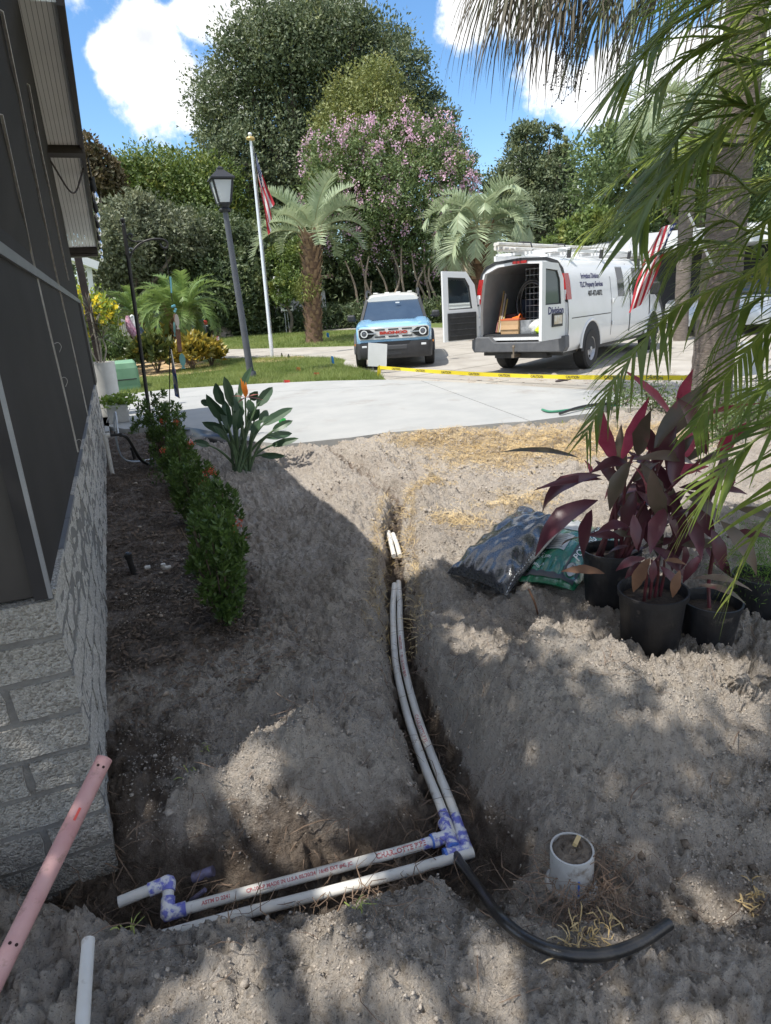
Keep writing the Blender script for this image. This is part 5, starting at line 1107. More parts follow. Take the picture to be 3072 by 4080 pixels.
_tp = atd(1246, 985, D_of(pb)); pt = palm('pindo_palm', pb, (_tp.x-pb.x, _tp.y-pb.y), hP, .30, .31, PIN, 19, (1.3,.35), 'pale grey green pindo palm alone on the verge with a stubby trunk', 'palm tree', M_PINL, M_PINR, M_BARK1, 150, M_BOOT, 4)
rgf = np.random.default_rng(6); cc = rgf.normal(0, 1, (900, 3)); cc = cc/np.linalg.norm(cc, axis=1, keepdims=True)*np.array([.44,.44,.5])+np.array([-.06,0,hP*.52]); Vv, Fq = leaf_cloud(cc, sph(900, rgf)+np.array([0,0,-.8]), rgf.uniform(.10,.26,900), .2, .1, rgf); link(bpy.data.objects.new('trunk_ferns', npmesh('trunk_ferns', Vv, Fq, mat('fern_trunk', (.16,.20,.045), .6, (.27,.30,.09), 6, trans=.3))), pt)['kind'] = 'stuff'
# second pindo behind the van: wide drooping crown with dead fronds on one side
p2b = atd(1905, 1310, 22.0); p2b.z = zt(p2b.x, p2b.y)
h2 = atd(1940, 900, 22.0).z-p2b.z
PIN2 = [fr_mesh(2.35, b, 46, .70, .05, .45, .45, .45, s, [M_PINR, M_PINL]) for s, b in ((11,2.0),(12,2.3),(13,2.6))]
pt2 = palm('pindo_palm', p2b, (.2,0), h2, .33, .34, PIN2, 34, (1.4,-.15), 'large drooping pindo palm with some dead fronds behind the white van', 'palm tree', M_PINL, M_PINR, M_BARK1, 60, M_BOOT, 8, None, (.75,1.0))
for a, el in ((2.9,-.75),(3.3,-.9),(2.5,-.95),(3.7,-.8)):
    o = bpy.data.objects.new('dead_frond', PIND[0]); link(o, pt2); o.location = Vector((.1,0,h2-.1)); o.rotation_euler = (0, -el-.35, a)
# pygmy date palms in the island bed
M_ROEL = mat('date_palm_leaf', (.10,.175,.04), .45, (.19,.275,.085), 4, trans=.3); M_ROER = mat('date_palm_rachis', (.22,.28,.08), .6)
ROE = [fr_mesh(1.25, b, 44, .26, .020, .5, .2, .35, s, [M_ROER, M_ROEL], rach=.010, start=.08) for s, b in ((21,1.5),(22,1.9),(23,2.3))]
for (bx_, by_, tx, ty, sc_, lab, sd, n) in ((760,1455,735,1235,1.3,'tall pygmy date palm with arching green fronds in the island bed',1,40),(655,1440,545,1250,1.15,'shorter pygmy date palm beside the white railing',2,30),(735,1450,665,1215,1.1,'pygmy date palm on a leaning shaggy trunk behind the crotons',3,24)):
    b = G(bx_, by_); Dp = D_of(b); tp = atd(tx, ty, Dp+(.0 if sd != 3 else .5)); palm('pygmy_date_palm', b, (tp.x-b.x, tp.y-b.y), tp.z-b.z, .12, .12, ROE, n, (1.4,.12), lab, 'palm tree', M_ROEL, M_ROER, M_BARK1, 70, M_BOOT, sd, 'pygmy date palms in the island bed', (.75*sc_, 1.0*sc_))
# ================================================================== TREES
def leafmat(n, a, b, c, tr=.25, s=2.0): return mat(n, a, .55, b, s, trans=tr, col3=c, scale3=.9, f3=.55)
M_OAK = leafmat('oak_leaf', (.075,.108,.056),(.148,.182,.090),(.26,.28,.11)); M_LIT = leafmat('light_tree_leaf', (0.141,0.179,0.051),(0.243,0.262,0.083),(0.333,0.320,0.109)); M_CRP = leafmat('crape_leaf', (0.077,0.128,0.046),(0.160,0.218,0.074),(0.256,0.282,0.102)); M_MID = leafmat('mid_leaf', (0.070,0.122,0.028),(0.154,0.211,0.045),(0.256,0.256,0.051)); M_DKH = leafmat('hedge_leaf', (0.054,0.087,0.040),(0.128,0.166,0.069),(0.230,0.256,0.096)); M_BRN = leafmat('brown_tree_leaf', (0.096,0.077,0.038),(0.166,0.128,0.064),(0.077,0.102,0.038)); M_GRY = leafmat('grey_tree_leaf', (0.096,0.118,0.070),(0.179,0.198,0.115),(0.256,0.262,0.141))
M_TRK = mat('tree_bark', (.12,.095,.075), .95, (.22,.185,.15), 6, bump=.8, bscale=15)
def crown(lobes, n, size, seed, clump=.2, asp=.5, hollow=.45, thin=.0, flat=1.0):
    """lobes: (centre, radius) list -> leaf clouds arranged in clumps with gaps between"""
    rg = np.random.default_rng(seed); vol = np.array([r**2 for _, r in lobes]); vol = vol/vol.sum(); Cs = []; Ds = []; Ns = []
    for (c, r), f in zip(lobes, vol):
        k = max(40, int(n*f)); nc = max(10, int(k/26)); cd = sph(nc, rg); rad = hollow+(1.04-hollow)*rg.random(nc)**.6; cc = cd*rad[:, None]*r*np.array([1,1,.92*flat])
        rep = rg.integers(0, nc, k); off = np.clip(rg.normal(0, 1, (k, 3)), -1.7, 1.7)*r*clump*rg.uniform(.5,1.2,nc)[rep][:, None]*np.array([1,1,.7]); P = cc[rep]+off
        on_ = off/(r*clump)+cd[rep]*.5; Ns.append(on_*.7+cd[rep]*.5+np.array([0,0,.55])+rg.normal(0, .55, (k, 3))); Cs.append(P+np.array(c)); Ds.append(cd[rep]*.6+rg.normal(0, .8, (k, 3))+np.array([0,0,.25]))
    C = np.concatenate(Cs); Dv = np.concatenate(Ds); S = rg.uniform(.6, 1.3, len(C))*size; Nn = np.concatenate(Ns)
    return leaf_cloud(C, Dv, S, asp, .3, rg, Nn)
def tree(name, lobes_px, D, n, size, matl, seed, label, trunk=None, cat='tree', group=None, dj=1.5, clump=.2, hollow=.45, base_px=None, asp=.5):
    rg = random.Random(seed); lob = []
    for (x, y, r) in lobes_px:
        dd = D+rg.uniform(-dj, dj)*.5; lob.append((atd(x, y, dd), r*dd/2600*1.02))
    cx = sum(l[0].x for l in lob)/len(lob); cy = sum(l[0].y for l in lob)/len(lob); b = Vector((cx, cy, zt(cx, cy)))
    if base_px: b = atd(base_px, 1300, D); b.z = zt(b.x, b.y)
    t = empty(name, b, label, cat, group); lob2 = [(c-b, r) for c, r in lob]; Vv, Fq = crown(lob2, n, size, seed, clump, asp, hollow); link(bpy.data.objects.new('crown', npmesh('crown', Vv, Fq, matl)), t)
    H = max(c.z for c, r in lob2); rt = trunk or max(.12, H*.022); m = MB(); fork = Vector((0,0,H*.35)); m.tube(spline([Vector((0,0,-.2)), Vector((rg.uniform(-.2,.2),0,H*.18)), fork], 8), [rt*1.25]+[rt]*8, 10)
    m.build('trunk', M_TRK, t)
    for c, r in lob2:
        m = MB(); e = c*.98; m.tube(spline([fork-Vector((0,0,.1)), fork.lerp(e, .5)+Vector((rg.uniform(-.5,.5), rg.uniform(-.5,.5), H*.03)), e], 10), [rt*.6*(1-.8*i/10) for i in range(11)], 6); m.build('limb', M_TRK, t)
    return t, lob2, b
tree('oak_tree', [(1020,260,150),(900,420,130),(1010,480,180),(1150,180,170),(1320,150,150),(1250,330,210),(1450,220,150),(1560,330,140),(1620,480,130),(1100,640,190),(930,620,110),(1000,800,150),(1120,880,150),(1700,560,120),(1400,480,200),(1330,700,200),(1780,600,70),(1830,660,60),(1240,90,110),(1060,110,90),(940,180,60),(860,330,55),(830,480,50),(850,560,60),(1000,60,60),(1160,20,60),(1330,40,60),(1430,90,60),(1560,170,70),(1650,260,60),(1690,390,60),(860,700,60),(1760,480,55)], 44, 120000, .22, M_OAK, 61, 'huge dark live oak towering over the street behind the flagpole', .5, dj=5, clump=.20, base_px=1250, hollow=.35)
tree('young_tree', [(1420,420,110),(1500,330,80),(1390,560,130),(1530,500,120),(1460,660,150),(1350,730,110),(1590,620,80)], 39, 36000, .17, M_LIT, 62, 'yellow green conical tree in front of the huge live oak', .25, dj=2, clump=.20, base_px=1470)
ct, cl, cb = tree('crape_myrtle', [(1330,640,110),(1450,620,110),(1600,590,130),(1720,600,110),(1300,760,110),(1420,770,140),(1560,760,150),(1700,740,140),(1820,700,80),(1790,820,100),(1360,890,110),(1500,900,130),(1650,900,140),(1260,850,70),(1560,1010,90),(1700,1010,90),(1420,1000,80)], 36.5, 60000, .165, M_CRP, 63, 'wide crape myrtle full of pink blossom behind the blue car', .12, dj=2.5, clump=.17, base_px=1590)
rg = np.random.default_rng(64); PC = []
for (c, r) in cl:
    for k in range(int(38*r)):
        v = sph(1, rg)[0]
        if v[1] > .35: continue
        if rg.random() > (.95 if c.z > 6.5 else .45): continue
        PC.append(np.array(c)+v*r*rg.uniform(.9,1.1))
PC = np.array(PC); k = 22; C_ = np.repeat(PC, k, 0)+rg.normal(0, 1, (len(PC)*k, 3))*np.array([.09,.09,.15]); Vv, Fq = leaf_cloud(C_, sph(len(C_), rg), rg.uniform(.07,.14,len(C_)), .8, .3, rg)
link(bpy.data.objects.new('blossoms', npmesh('blossoms', Vv, Fq, mat('pink_blossom', (.66,.40,.53), .7, (.76,.55,.66), 4, trans=.3))), ct)['kind'] = 'stuff'
rgp = random.Random(3)
for (x0, y0, x1, y1) in ((1470,1240,1375,1040),(1480,1250,1430,1010),(1500,1240,1470,1020),(1600,1260,1560,1000),(1640,1250,1600,980),(1690,1250,1640,1000),(1700,1250,1690,980),(1740,1250,1720,1010),(1550,1260,1500,1060),(1780,1240,1760,1030),(1660,1260,1700,1050),(1450,1250,1480,1120)):
    a = atd(x0, y0+20, 35.5)-cb; b = atd(x1, y1, 35.2)-cb; a.z = -.1; m = MB(); m.tube(spline([a, a.lerp(b, .3)+Vector((rgp.uniform(-.35,.35),0,0)), a.lerp(b, .65)+Vector((rgp.uniform(-.4,.4),0,0)), b], 10), [.085-.005*i for i in range(11)], 7); m.build('stem', mat('crape_bark', (.30,.23,.165), .8, (.40,.32,.24), 5), ct)
tree('broadleaf_tree', [(480,740,90),(600,720,110),(720,720,110),(830,760,110),(560,820,120),(700,830,130),(850,850,120),(930,900,90),(440,820,70)], 40, 40000, .22, M_MID, 65, 'mid green broadleaf tree with thin gaps behind the post lamp', .22, dj=3, clump=.24, hollow=.3, base_px=650)
tree('brown_tree', [(335,590,45),(350,640,50),(400,670,60),(430,720,55),(350,730,70),(470,790,40),(385,610,30)], 36, 6500, .22, M_BRN, 66, 'brownish sparse tree top rising beside the eave', .2, clump=.22, base_px=390)
tree('grey_tree', [(470,960,110),(560,900,110),(640,980,120),(440,1080,90),(560,1080,120),(720,940,90)], 33, 26000, .20, M_GRY, 67, 'grey green shrubby tree behind the iron hook', .2, dj=2, clump=.2, base_px=540)
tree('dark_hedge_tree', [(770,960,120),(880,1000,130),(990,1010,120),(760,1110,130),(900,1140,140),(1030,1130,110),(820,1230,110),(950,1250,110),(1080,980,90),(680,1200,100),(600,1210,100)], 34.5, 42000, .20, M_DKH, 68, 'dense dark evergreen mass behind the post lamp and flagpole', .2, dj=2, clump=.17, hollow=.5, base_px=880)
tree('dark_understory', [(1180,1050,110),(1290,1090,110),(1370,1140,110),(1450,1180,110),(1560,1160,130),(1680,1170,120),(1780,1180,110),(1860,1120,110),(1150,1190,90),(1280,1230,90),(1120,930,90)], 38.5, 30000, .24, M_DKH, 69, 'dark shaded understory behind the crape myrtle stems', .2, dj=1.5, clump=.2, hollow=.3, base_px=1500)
tree('small_green_tree', [(1120,1050,60),(1160,1110,60),(1190,1010,50),(1130,1160,50)], 33, 7000, .16, M_MID, 70, 'small bright green tree left of the lone pindo palm', .08, clump=.2, base_px=1150)
tree('conical_oak', [(2095,520,30),(2195,540,28),(2250,590,30),(2100,560,60),(2080,680,90),(2150,760,110),(2210,700,70),(2240,840,80),(2130,880,110),(2040,830,70),(1990,740,60),(2220,640,45)], 39, 34000, .19, M_OAK, 71, 'dark conical oak rising beyond the second pindo palm', .25, dj=2, clump=.2, base_px=2130)
tree('leafy_tree', [(2420,620,110),(2380,760,90),(2520,700,130),(2650,560,140),(2780,640,160),(2930,560,170),(2600,840,120),(2800,820,150),(3050,700,180),(2480,560,70)], 33, 44000, .20, M_CRP, 72, 'broad leafy tree beyond the white neighbour house', .3, dj=4, clump=.2, base_px=2750)
tree('green_shrub', [(2260,960,60),(2330,930,60),(2200,1010,50),(2380,900,60)], 29, 7000, .18, M_MID, 73, 'rounded green shrub over the roof edge behind the van', .1, clump=.2, base_px=2280, cat='shrub')
# low fern and shrub line at the foot of the hedge
rg = np.random.default_rng(74); P_ = []
for i in range(46):
    x = 700+i*24+rg.uniform(-8,8); p = atd(x, 1300, 34+rg.uniform(-.8,.5)); p.z = zt(p.x, p.y); P_.append((p, x))
V_, F_, o_ = [], [], 0
for p, x in P_:
    c = np.array(p)+rg.normal(0, 1, (260, 3))*np.array([.45,.35,.30])+np.array([0,0,.45]); c[:, 2] = np.maximum(c[:, 2], p.z+.03); v, f = leaf_cloud(c, sph(260, rg)+np.array([0,0,.6]), rg.uniform(.15,.4,260), .25, .2, rg); V_.append(v); F_.append(f+o_); o_ += len(v)
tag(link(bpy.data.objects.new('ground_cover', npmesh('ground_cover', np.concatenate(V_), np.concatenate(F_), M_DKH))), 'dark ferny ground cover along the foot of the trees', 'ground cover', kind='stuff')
# distant wood closing the horizon on both sides
V_, F_, o_ = [], [], 0
for i in range(54):
    x = -900+i*95; p = atd(x, 1230, 58+rg.uniform(-5, 8)); hh = rg.uniform(5, 8); p.z = 1+hh*.45; v, f = crown([(p, hh*.75)], 900, .55, 700+i, .22); V_.append(v); F_.append(f+o_); o_ += len(v)
tag(link(bpy.data.objects.new('far_wood', npmesh('far_wood', np.concatenate(V_), np.concatenate(F_), M_DKH))), 'far dark wood closing the view behind the street trees', 'wood', kind='stuff')
# shade oak overhead: stands behind the camera, its crown reaches over the roof and shades the diggings
sb = Vector((-1.7, -1.9, 0)); st_ = empty('shade_oak', sb, 'live oak limb crown reaching over the roof and shading the diggings', 'tree')
# ================================================================== VEHICLES
def paint(n, c, r=.25): return mat(n, c, r, coat=.6, spec=.5)
M_VW = mat('van_white', (.74,.75,.76), .3, (.70,.71,.71), 2, coat=.4, col3=(.58,.55,.50), scale3=1.4, f3=.68); M_VK = mat('van_black_trim', (.020,.021,.023), .55, (.035,.036,.038), 8); M_BUMP = mat('grey_bumper', (.085,.09,.10), .6, (.12,.125,.135), 7); M_GLS = mat('dark_glass', (.018,.026,.036), .06, spec=.8); M_TYRE = mat('tyre', (.022,.022,.023), .85, (.04,.039,.038), 20, bump=.3); M_RIM = mat('rim', (.50,.51,.53), .35, (.36,.36,.37), 9, metal=.6); M_RED = mat('red_lens', (.36,.010,.010), .25, coat=.3); M_LENS = mat('clear_lens', (.75,.78,.8), .1, coat=.6); M_INT = mat('van_liner', (.36,.37,.38), .7, (.28,.29,.30), 3); M_DARKI = mat('dark_interior', (.03,.032,.036), .8); M_NAVY = mat('navy_lettering', (.03,.03,.13), .5)
def wheel(par, x, y, r, w, side, spokes=5, rimf=.62):
    """side: +1 outer face towards +y"""
    t = bpy.data.objects.new('wheel', None); t.empty_display_size = .1; link(t, par); t.location = (x, y, r)
    s = side; m = MB(); m.lathe([(r*rimf,-w*.5),(r*.92,-w*.5),(r,-w*.36),(r,w*.36),(r*.92,w*.5),(r*rimf,w*.5)], (0,0,0), 36, 'y'); m.build('tyre', M_TYRE, t)
    m = MB(); m.lathe([(0,s*w*.36),(r*.14,s*w*.40),(r*.17,s*w*.30),(r*.30,s*w*.22),(r*rimf*.82,s*w*.26),(r*rimf*.96,s*w*.44),(r*rimf*1.02,s*w*.46)], (0,0,0), 36, 'y'); m.build('rim', M_RIM, t)
    for k in range(spokes):
        a = 6.2832*k/spokes+.3; c = Vector((math.sin(a)*r*.42, s*w*.262, math.cos(a)*r*.42)); m = MB(); m.lathe([(0,s*.004),(r*.075,s*.004),(r*.075,-s*.01)], c, 12, 'y'); m.build('rim_hole', M_TYRE, t)
    m = MB(); m.lathe([(0,s*w*.48),(r*.10,s*w*.47),(r*.13,s*w*.36)], (0,0,0), 16, 'y'); m.build('hub_cap', M_RIM, t); return t
def plate(par, name, pts, matl, th=.02, nrm=None):
    """flat panel from a planar outline, extruded along its normal"""
    pts = [Vector(p) for p in pts]; n = nrm or (pts[1]-pts[0]).cross(pts[2]-pts[0]).normalized(); k = len(pts); m = MB(); m.add(pts+[p+n*th for p in pts], [tuple(range(k-1, -1, -1)), tuple(range(k, 2*k))]+[(i, (i+1) % k, k+(i+1) % k, k+i) for i in range(k)]); return m.build(name, matl, par, False)
# ---------------------------------------------------------------- white work van
rrw = G(2338, 1474); VY = math.radians(29); RX = 1.20; WB = 3.94; WR = .375
van = empty('work_van', (0,0,0), 'white work van with its rear doors open and a hose coil inside', 'van', rz=VY)
ex = Vector((math.cos(VY), math.sin(VY), 0)); ey = Vector((-math.sin(VY), math.cos(VY), 0)); van.location = (7.134, 10.868, .112); van.scale = (.92,.95,1.02)
HS = [(.90,.40),(.985,.52),(1.0,.75),(1.0,1.05),(.985,1.25),(.93,1.62),(.87,1.83),(.76,1.96),(.55,2.03),(0,2.06)]
def vring(x, sc=1.0, top=1.0, off=0.0):
    R = [Vector((x, y*sc-off if y else 0, .40+(z-.40)*top-(off if z > 1.9 else 0))) for y, z in HS]; return R
def shell(off, x0, x1, name, matl, flip=False):
    xs = [x0, x0+.06, (x0+x1)/2, x1]; m = MB(); rings = []
    for x in xs:
        R = vring(x, 1.0, 1.0, off); rings.append([Vector((p.x, -p.y, p.z)) for p in R]+[p for p in R[::-1][1:]])
    n = len(rings[0]); vs = [p for r in rings for p in r]; fs = [(i*n+j, (i+1)*n+j, (i+1)*n+j+1, i*n+j+1) for i in range(len(xs)-1) for j in range(n-1)]
    m.add(vs, [f[::-1] for f in fs] if flip else fs); return m.build(name, matl, van)
shell(0, 0.06, 4.75, 'body_shell', M_VW); shell(.045, 0.07, 4.3, 'inner_lining', M_INT, True)
# cab and bonnet
rings = []
for (x, sc, top) in ((4.75,1.0,1.0),(5.0,.995,.93),(5.35,.985,.66),(5.75,.97,.57),(6.10,.93,.50),(6.17,.90,.44)):
    R = vring(x, sc, top); rings.append([Vector((p.x, -p.y, p.z)) for p in R]+[p for p in R[::-1][1:]])
m = MB(); m.loft(rings, True, False); m.build('cab', M_VW, van)
plate(van, 'windscreen', [(4.98,-.80,1.90),(4.98,.80,1.90),(5.36,.88,1.36),(5.36,-.88,1.36)], M_GLS, .03)
m = MB(); m.box((2.4,0,.70), (4.6,1.9,.06)); m.build('floor', M_DARKI, van, False); m = MB(); m.box((3.1,0,.42), (6.0,1.75,.16)); m.build('chassis', M_VK, van, False)
m = MB(); m.box((4.25,0,1.35), (.04,1.8,1.3)); m.build('bulkhead', M_DARKI, van, False)
# rear frame of the opening
def framebar(name, pts, w, matl):
    m = MB(); m.loft([[Vector((.0, y-0, z)) for y, z in seg] for seg in ()], False) if False else None
    for a, b in zip(pts[:-1], pts[1:]): m.bar(a, b, w, .07, up=(1,0,0))
    return m.build(name, matl, van)
out = [Vector((.03, y, z)) for y, z in HS[1:]]; inn = [Vector((.03, y*.90, .62+(z-.52)*.925 if z < 1.9 else z-.10)) for y, z in HS[1:]]
for s in (-1, 1):
    m = MB(); k = len(out); A = [Vector((p.x, p.y*s, p.z)) for p in out]; B = [Vector((p.x, p.y*s, p.z)) for p in inn]; C2 = [Vector((p.x+.10, p.y, p.z)) for p in B]
    m.add(A+B+C2, [(i, i+1, k+i+1, k+i) for i in range(k-1)]+[(k+i, k+i+1, 2*k+i+1, 2*k+i) for i in range(k-1)]); 
    m.build('rear_frame', M_VW, van)
    m = MB(); A2 = [Vector((.022, p.y*s*1.002, p.z)) for p in out[3:]]; B2 = [Vector((.022, p.y*.5*s+q.y*.5*s, (p.z+q.z)/2)) for p, q in zip(out[3:], inn[3:])]; k = len(A2); m.add(A2+B2, [(i, i+1, k+i+1, k+i) for i in range(k-1)]); m.build('black_surround', M_VK, van)
    m = MB(); zz = [1.30,1.45,1.60,1.74]; pr = [(np.interp(z, [.75,1.05,1.25,1.62,1.83], [1.0,1.0,.985,.93,.87])) for z in zz]
    m.add([(.0, s*(p_-.10), z) for p_, z in zip(pr, zz)]+[(.0, s*(p_+.006), z) for p_, z in zip(pr, zz)]+[(.22, s*(p_+.008), z) for p_, z in zip(pr, zz)], [(i, i+1, 5+i, 4+i) for i in range(3)]+[(4+i, 5+i, 9+i, 8+i) for i in range(3)]); m.build('tail_light', M_RED, van)
    m = MB(); m.box((-.005, s*.92, 1.43), (.012, .085, .07)); m.build('reverse_lens', M_LENS, van, False)
m = MB(); m.box((.005, .0, 1.985), (.03, .30, .045)); m.build('brake_light', M_RED, van, False)
m = MB(); m.box((.05,0,.655), (.14,1.66,.05)); m.build('door_sill', M_VW, van, False)
# bumper with dropped step, hitch, exhaust
m = MB(); prof = [(-1.02,.70),(-.62,.70),(-.50,.60),(.50,.60),(.62,.70),(1.02,.70),(1.03,.50),(.98,.42),(-.98,.42),(-1.03,.50)]
m.add([(-.14, y, z) for y, z in prof]+[(.06, y*1.0, z) for y, z in prof], [tuple(range(9, -1, -1)), tuple(range(10, 20))]+[(i, (i+1) % 10, 10+(i+1) % 10, 10+i) for i in range(10)]); bev(m.build('rear_bumper', M_BUMP, van, False), .02, 3)
m = MB(); m.box((.15,0,.35), (.25,1.15,.10)); m.build('hitch_bar', M_VK, van, False); m = MB(); m.bar((-.25,.02,.36), (.1,.02,.36), .06); m.tube([(-.22,.02,.38),(-.22,.02,.50)], .018, 8); m.lathe([(0,.56),(.025,.55),(.033,.525),(.02,.50)], (-.22,.02,0), 12); m.build('tow_ball', mat('steel_worn', (.30,.25,.20), .4, metal=.8), van)
m = MB(); m.tube([(.75,-.85,.40),(1.0,-.8,.40)], .05, 10); m.build('exhaust', mat('steel_worn', (.30,.25,.20)), van)
for (x, y, s) in ((RX,-.895,-1),(RX,.895,1),(RX+WB,-.895,-1),(RX+WB,.895,1)): wheel(van, x, y, WR, .26, s, 5, .58)
for x in (RX, RX+WB):
    for s in (-1, 1):
        m = MB(); A = [(x+.50*math.cos(a), s*1.006, .42+.47*math.sin(a)) for a in [math.pi*i/16 for i in range(17)]]+[(x-.50, s*1.006, .36), (x+.50, s*1.006, .36)]
        c = [Vector(p) for p in A]; m.add(c, [tuple(range(len(c)))]); m.build('wheel_arch', M_DARKI, van, False)
        m = MB(); m.tube([(x+.515*math.cos(a), s*1.0, .42+.485*math.sin(a)) for a in [math.pi*i/18 for i in range(19)]], .028, 8); m.build('arch_lip', M_VW, van)
# side glass, seams, hinges on the visible right flank (y = -1)
def flank(z): return float(np.interp(z, [.52,.75,1.05,1.25,1.62,1.83,1.96], [.985,1.0,1.0,.985,.93,.87,.76]))
def side_panel(name, x0, x1, z0, z1, matl, off=.004, n=5, xs=0.0):
    m = MB(); vs = []; 
    for i in range(n+1):
        z = z0+(z1-z0)*i/n; vs += [(x0+xs*i/n, -flank(z)-off, z), (x1+xs*i/n*.4, -flank(z)-off, z)]
    m.add(vs, [(2*i, 2*i+1, 2*i+3, 2*i+2) for i in range(n)]); return m.build(name, matl, van)
side_panel('cab_window', 3.62, 4.72, 1.27, 1.82, M_GLS, .006, 5, .12); side_panel('side_window', 2.72, 3.12, 1.27, 1.84, M_GLS, .005); side_panel('door_gap', 3.44, 3.50, .55, 1.9, M_DARKI, .005); side_panel('door_gap', 2.30, 2.315, .55, 1.9, M_DARKI, .005); side_panel('door_gap', 4.80, 4.86, .6, 1.25, M_DARKI, .005); side_panel('trim_rub', .2, 2.25, .97, .985, M_VK, .004, 2)
for z in (.78, 1.20):
    m = MB(); m.box((2.36, -1.02, z), (.09, .03, .08)); bev(m.build('hinge', M_VW, van, False), .008)
m = MB(); m.box((4.72,-1.14,1.38), (.10,.22,.26)); bev(m.build('wing_mirror', M_VK, van, False), .03)
def side_text(body, size, x, z, matl, bold=.0):
    me = text_mesh(body, size, matl, .0, bold); o = bpy.data.objects.new('lettering', me); link(o, van); nv = len(me.vertices); co = np.zeros(nv*3, np.float32); me.vertices.foreach_get('co', co); co = co.reshape(-1, 3); c2 = np.stack([x+co[:, 0], [-flank(z+float(v))-.006 for v in co[:, 1]], z+co[:, 1]], -1); me.vertices.foreach_set('co', c2.astype(np.float32).ravel()); me.update()
side_text('Irrigation Division', .128, 1.25, 1.68, M_NAVY, .004); side_text('TLC Property Services', .128, 1.28, 1.53, M_NAVY, .004); side_text('407-472-0872', .132, 1.42, 1.37, mat('black_lettering', (.02,.02,.025), .5), .004)
# rear doors: hinged at the body corners
def rear_door(side, ang, inner):
    h = bpy.data.objects.new('rear_door', None); h.empty_display_size = .1; link(h, van); h.location = (.0, side*.93, 0); h.rotation_euler = (0, 0, ang)
    if inner: h['label'] = 'open rear door showing its black inner panel'
    else: h['label'] = 'half open rear door with lettering and number plate'
    W = .84; s = -side                     # door extends from hinge towards the middle: local +y*s
    P = [(0,.66),(W,.66),(W,1.93),(W*.35,1.90),(.10,1.66),(.03,1.2)]
    Q = [(.16,1.24),(W-.12,1.24),(W-.12,1.82),(W*.38,1.79),(.22,1.64)]
    m = MB(); 
    def pt(y, z, x): return Vector((x, s*y, z))
    # skin with a window hole: strips between outline and window
    lo = [(0,.66),(W,.66),(W,1.20),(.03,1.20)]
    for x in (-.03, .03):
        m.add([pt(*p, x) for p in lo], [(0,1,2,3)]); ring_o = [(.03,1.20),(W,1.20),(W,1.93),(W*.35,1.90),(.10,1.66)]; k = 5
        m.add([pt(*p, x) for p in ring_o]+[pt(*p, x) for p in Q], [(i, (i+1) % k, k+(i+1) % k, k+i) for i in range(k)])
    rim_ = P; k = len(rim_); m.add([pt(*p, -.03) for p in rim_]+[pt(*p, .03) for p in rim_], [(i, (i+1) % k, k+(i+1) % k, k+i) for i in range(k)])
    k = 5; m.add([pt(*p, -.03) for p in Q]+[pt(*p, .03) for p in Q], [(i, (i+1) % k, k+(i+1) % k, k+i) for i in range(k)])
    m.build('door_skin', M_VW, h, False)
    m = MB(); m.add([pt(*p, 0) for p in Q], [(0,1,2,3,4)]); m.build('door_glass', mat('tinted_glass', (.10,.13,.13), .05, glass=False, trans=.0) if not inner else mat('van_clear_glass', (.55,.62,.62), .0, glass=True), h, False)
    m = MB(); m.tube([pt(*p, -.0) for p in Q+[Q[0]]], .022, 6); m.build('glass_seal', M_VK, h)
    if inner:
        m = MB(); m.box(pt(W*.5, .93, .045), (.03, W*.80, .50)); bev(m.build('inner_panel', M_VK, h, False), .012)
        for k in range(4): m = MB(); m.box(pt(W*.5, .76+k*.11, .066), (.014, W*.72, .025)); bev(m.build('panel_rib', M_VK, h, False), .005)
    else:
        m = MB(); m.box(pt(W*.38, .98, -.04), (.03, .36, .22)); m.build('plate_recess', M_VK, h, False); m = MB(); m.box(pt(W*.38, .985, -.062), (.008, .28, .145)); m.build('number_plate', mat('plate_white', (.72,.74,.72), .4, (.55,.42,.25), 9), h, False)
        me = text_mesh('Division', .17, M_NAVY, .001, .004); o = bpy.data.objects.new('lettering', me); link(o, h); o.location = pt(W*.42, 1.135, -.034); o.rotation_euler = (math.radians(90), 0, math.radians(-90))
    m = MB(); m.bar(pt(.0,.9,0), pt(0,1.05,0), .05); m.bar(pt(0,1.3,0), pt(0,1.45,0), .05); m.build('door_hinge', M_VW, h)
rear_door(1, math.radians(-118), True)
rear_door(-1, math.radians(84), False)
# load: shelves on the right wall, wire rack, hose coil, boxes
for z in (.95,1.25,1.52,1.78): m = MB(); m.box((1.9,-.62,z), (2.6,.36,.02)); m.build('shelf', mat('shelf_grey', (.20,.21,.22), .6), van, False)
for x in (.62,1.9,3.1): m = MB(); m.box((x,-.46,1.3), (.03,.03,1.15)); m.build('shelf_post', mat('shelf_grey', (.20,.21,.22)), van, False)
m = MB(); m.box((1.9,-.80,1.28), (2.6,.02,1.1)); m.build('shelf_back', M_DARKI, van, False)
def inside(name, label, cat): t = empty(name, (0,0,0), label, cat, rz=VY); t.location = van.location; t.scale = van.scale; return t
rk = inside('wire_rack', 'white wire rack hanging inside the van behind the hose coil', 'rack')
for k in range(6): m = MB(); m.tube([(.72,.02-.09*k+.2,.95),(.72,.02-.09*k+.2,1.9)], .006, 5); m.build('wire', M_RIM, rk)
for k in range(9): m = MB(); m.tube([(.72,.22,1.0+.11*k),(.72,-.23,1.0+.11*k)], .006, 5); m.build('wire', M_RIM, rk)
hc = inside('hose_coil', 'large coil of black hose hung up inside the open van', 'hose')
for k in range(5):
    r = .40-.022*(k % 3)+.01*k; c = Vector((.50+.035*k, -.02+.02*math.sin(k*2), 1.26+.015*math.cos(k*3))); m = MB(); m.tube([c+Vector((.02*math.sin(a*2+k), r*.82*math.cos(a), r*math.sin(a))) for a in [6.2832*i/40 for i in range(41)]], .019, 8, False); m.build('hose_loop', M_BLK, hc)
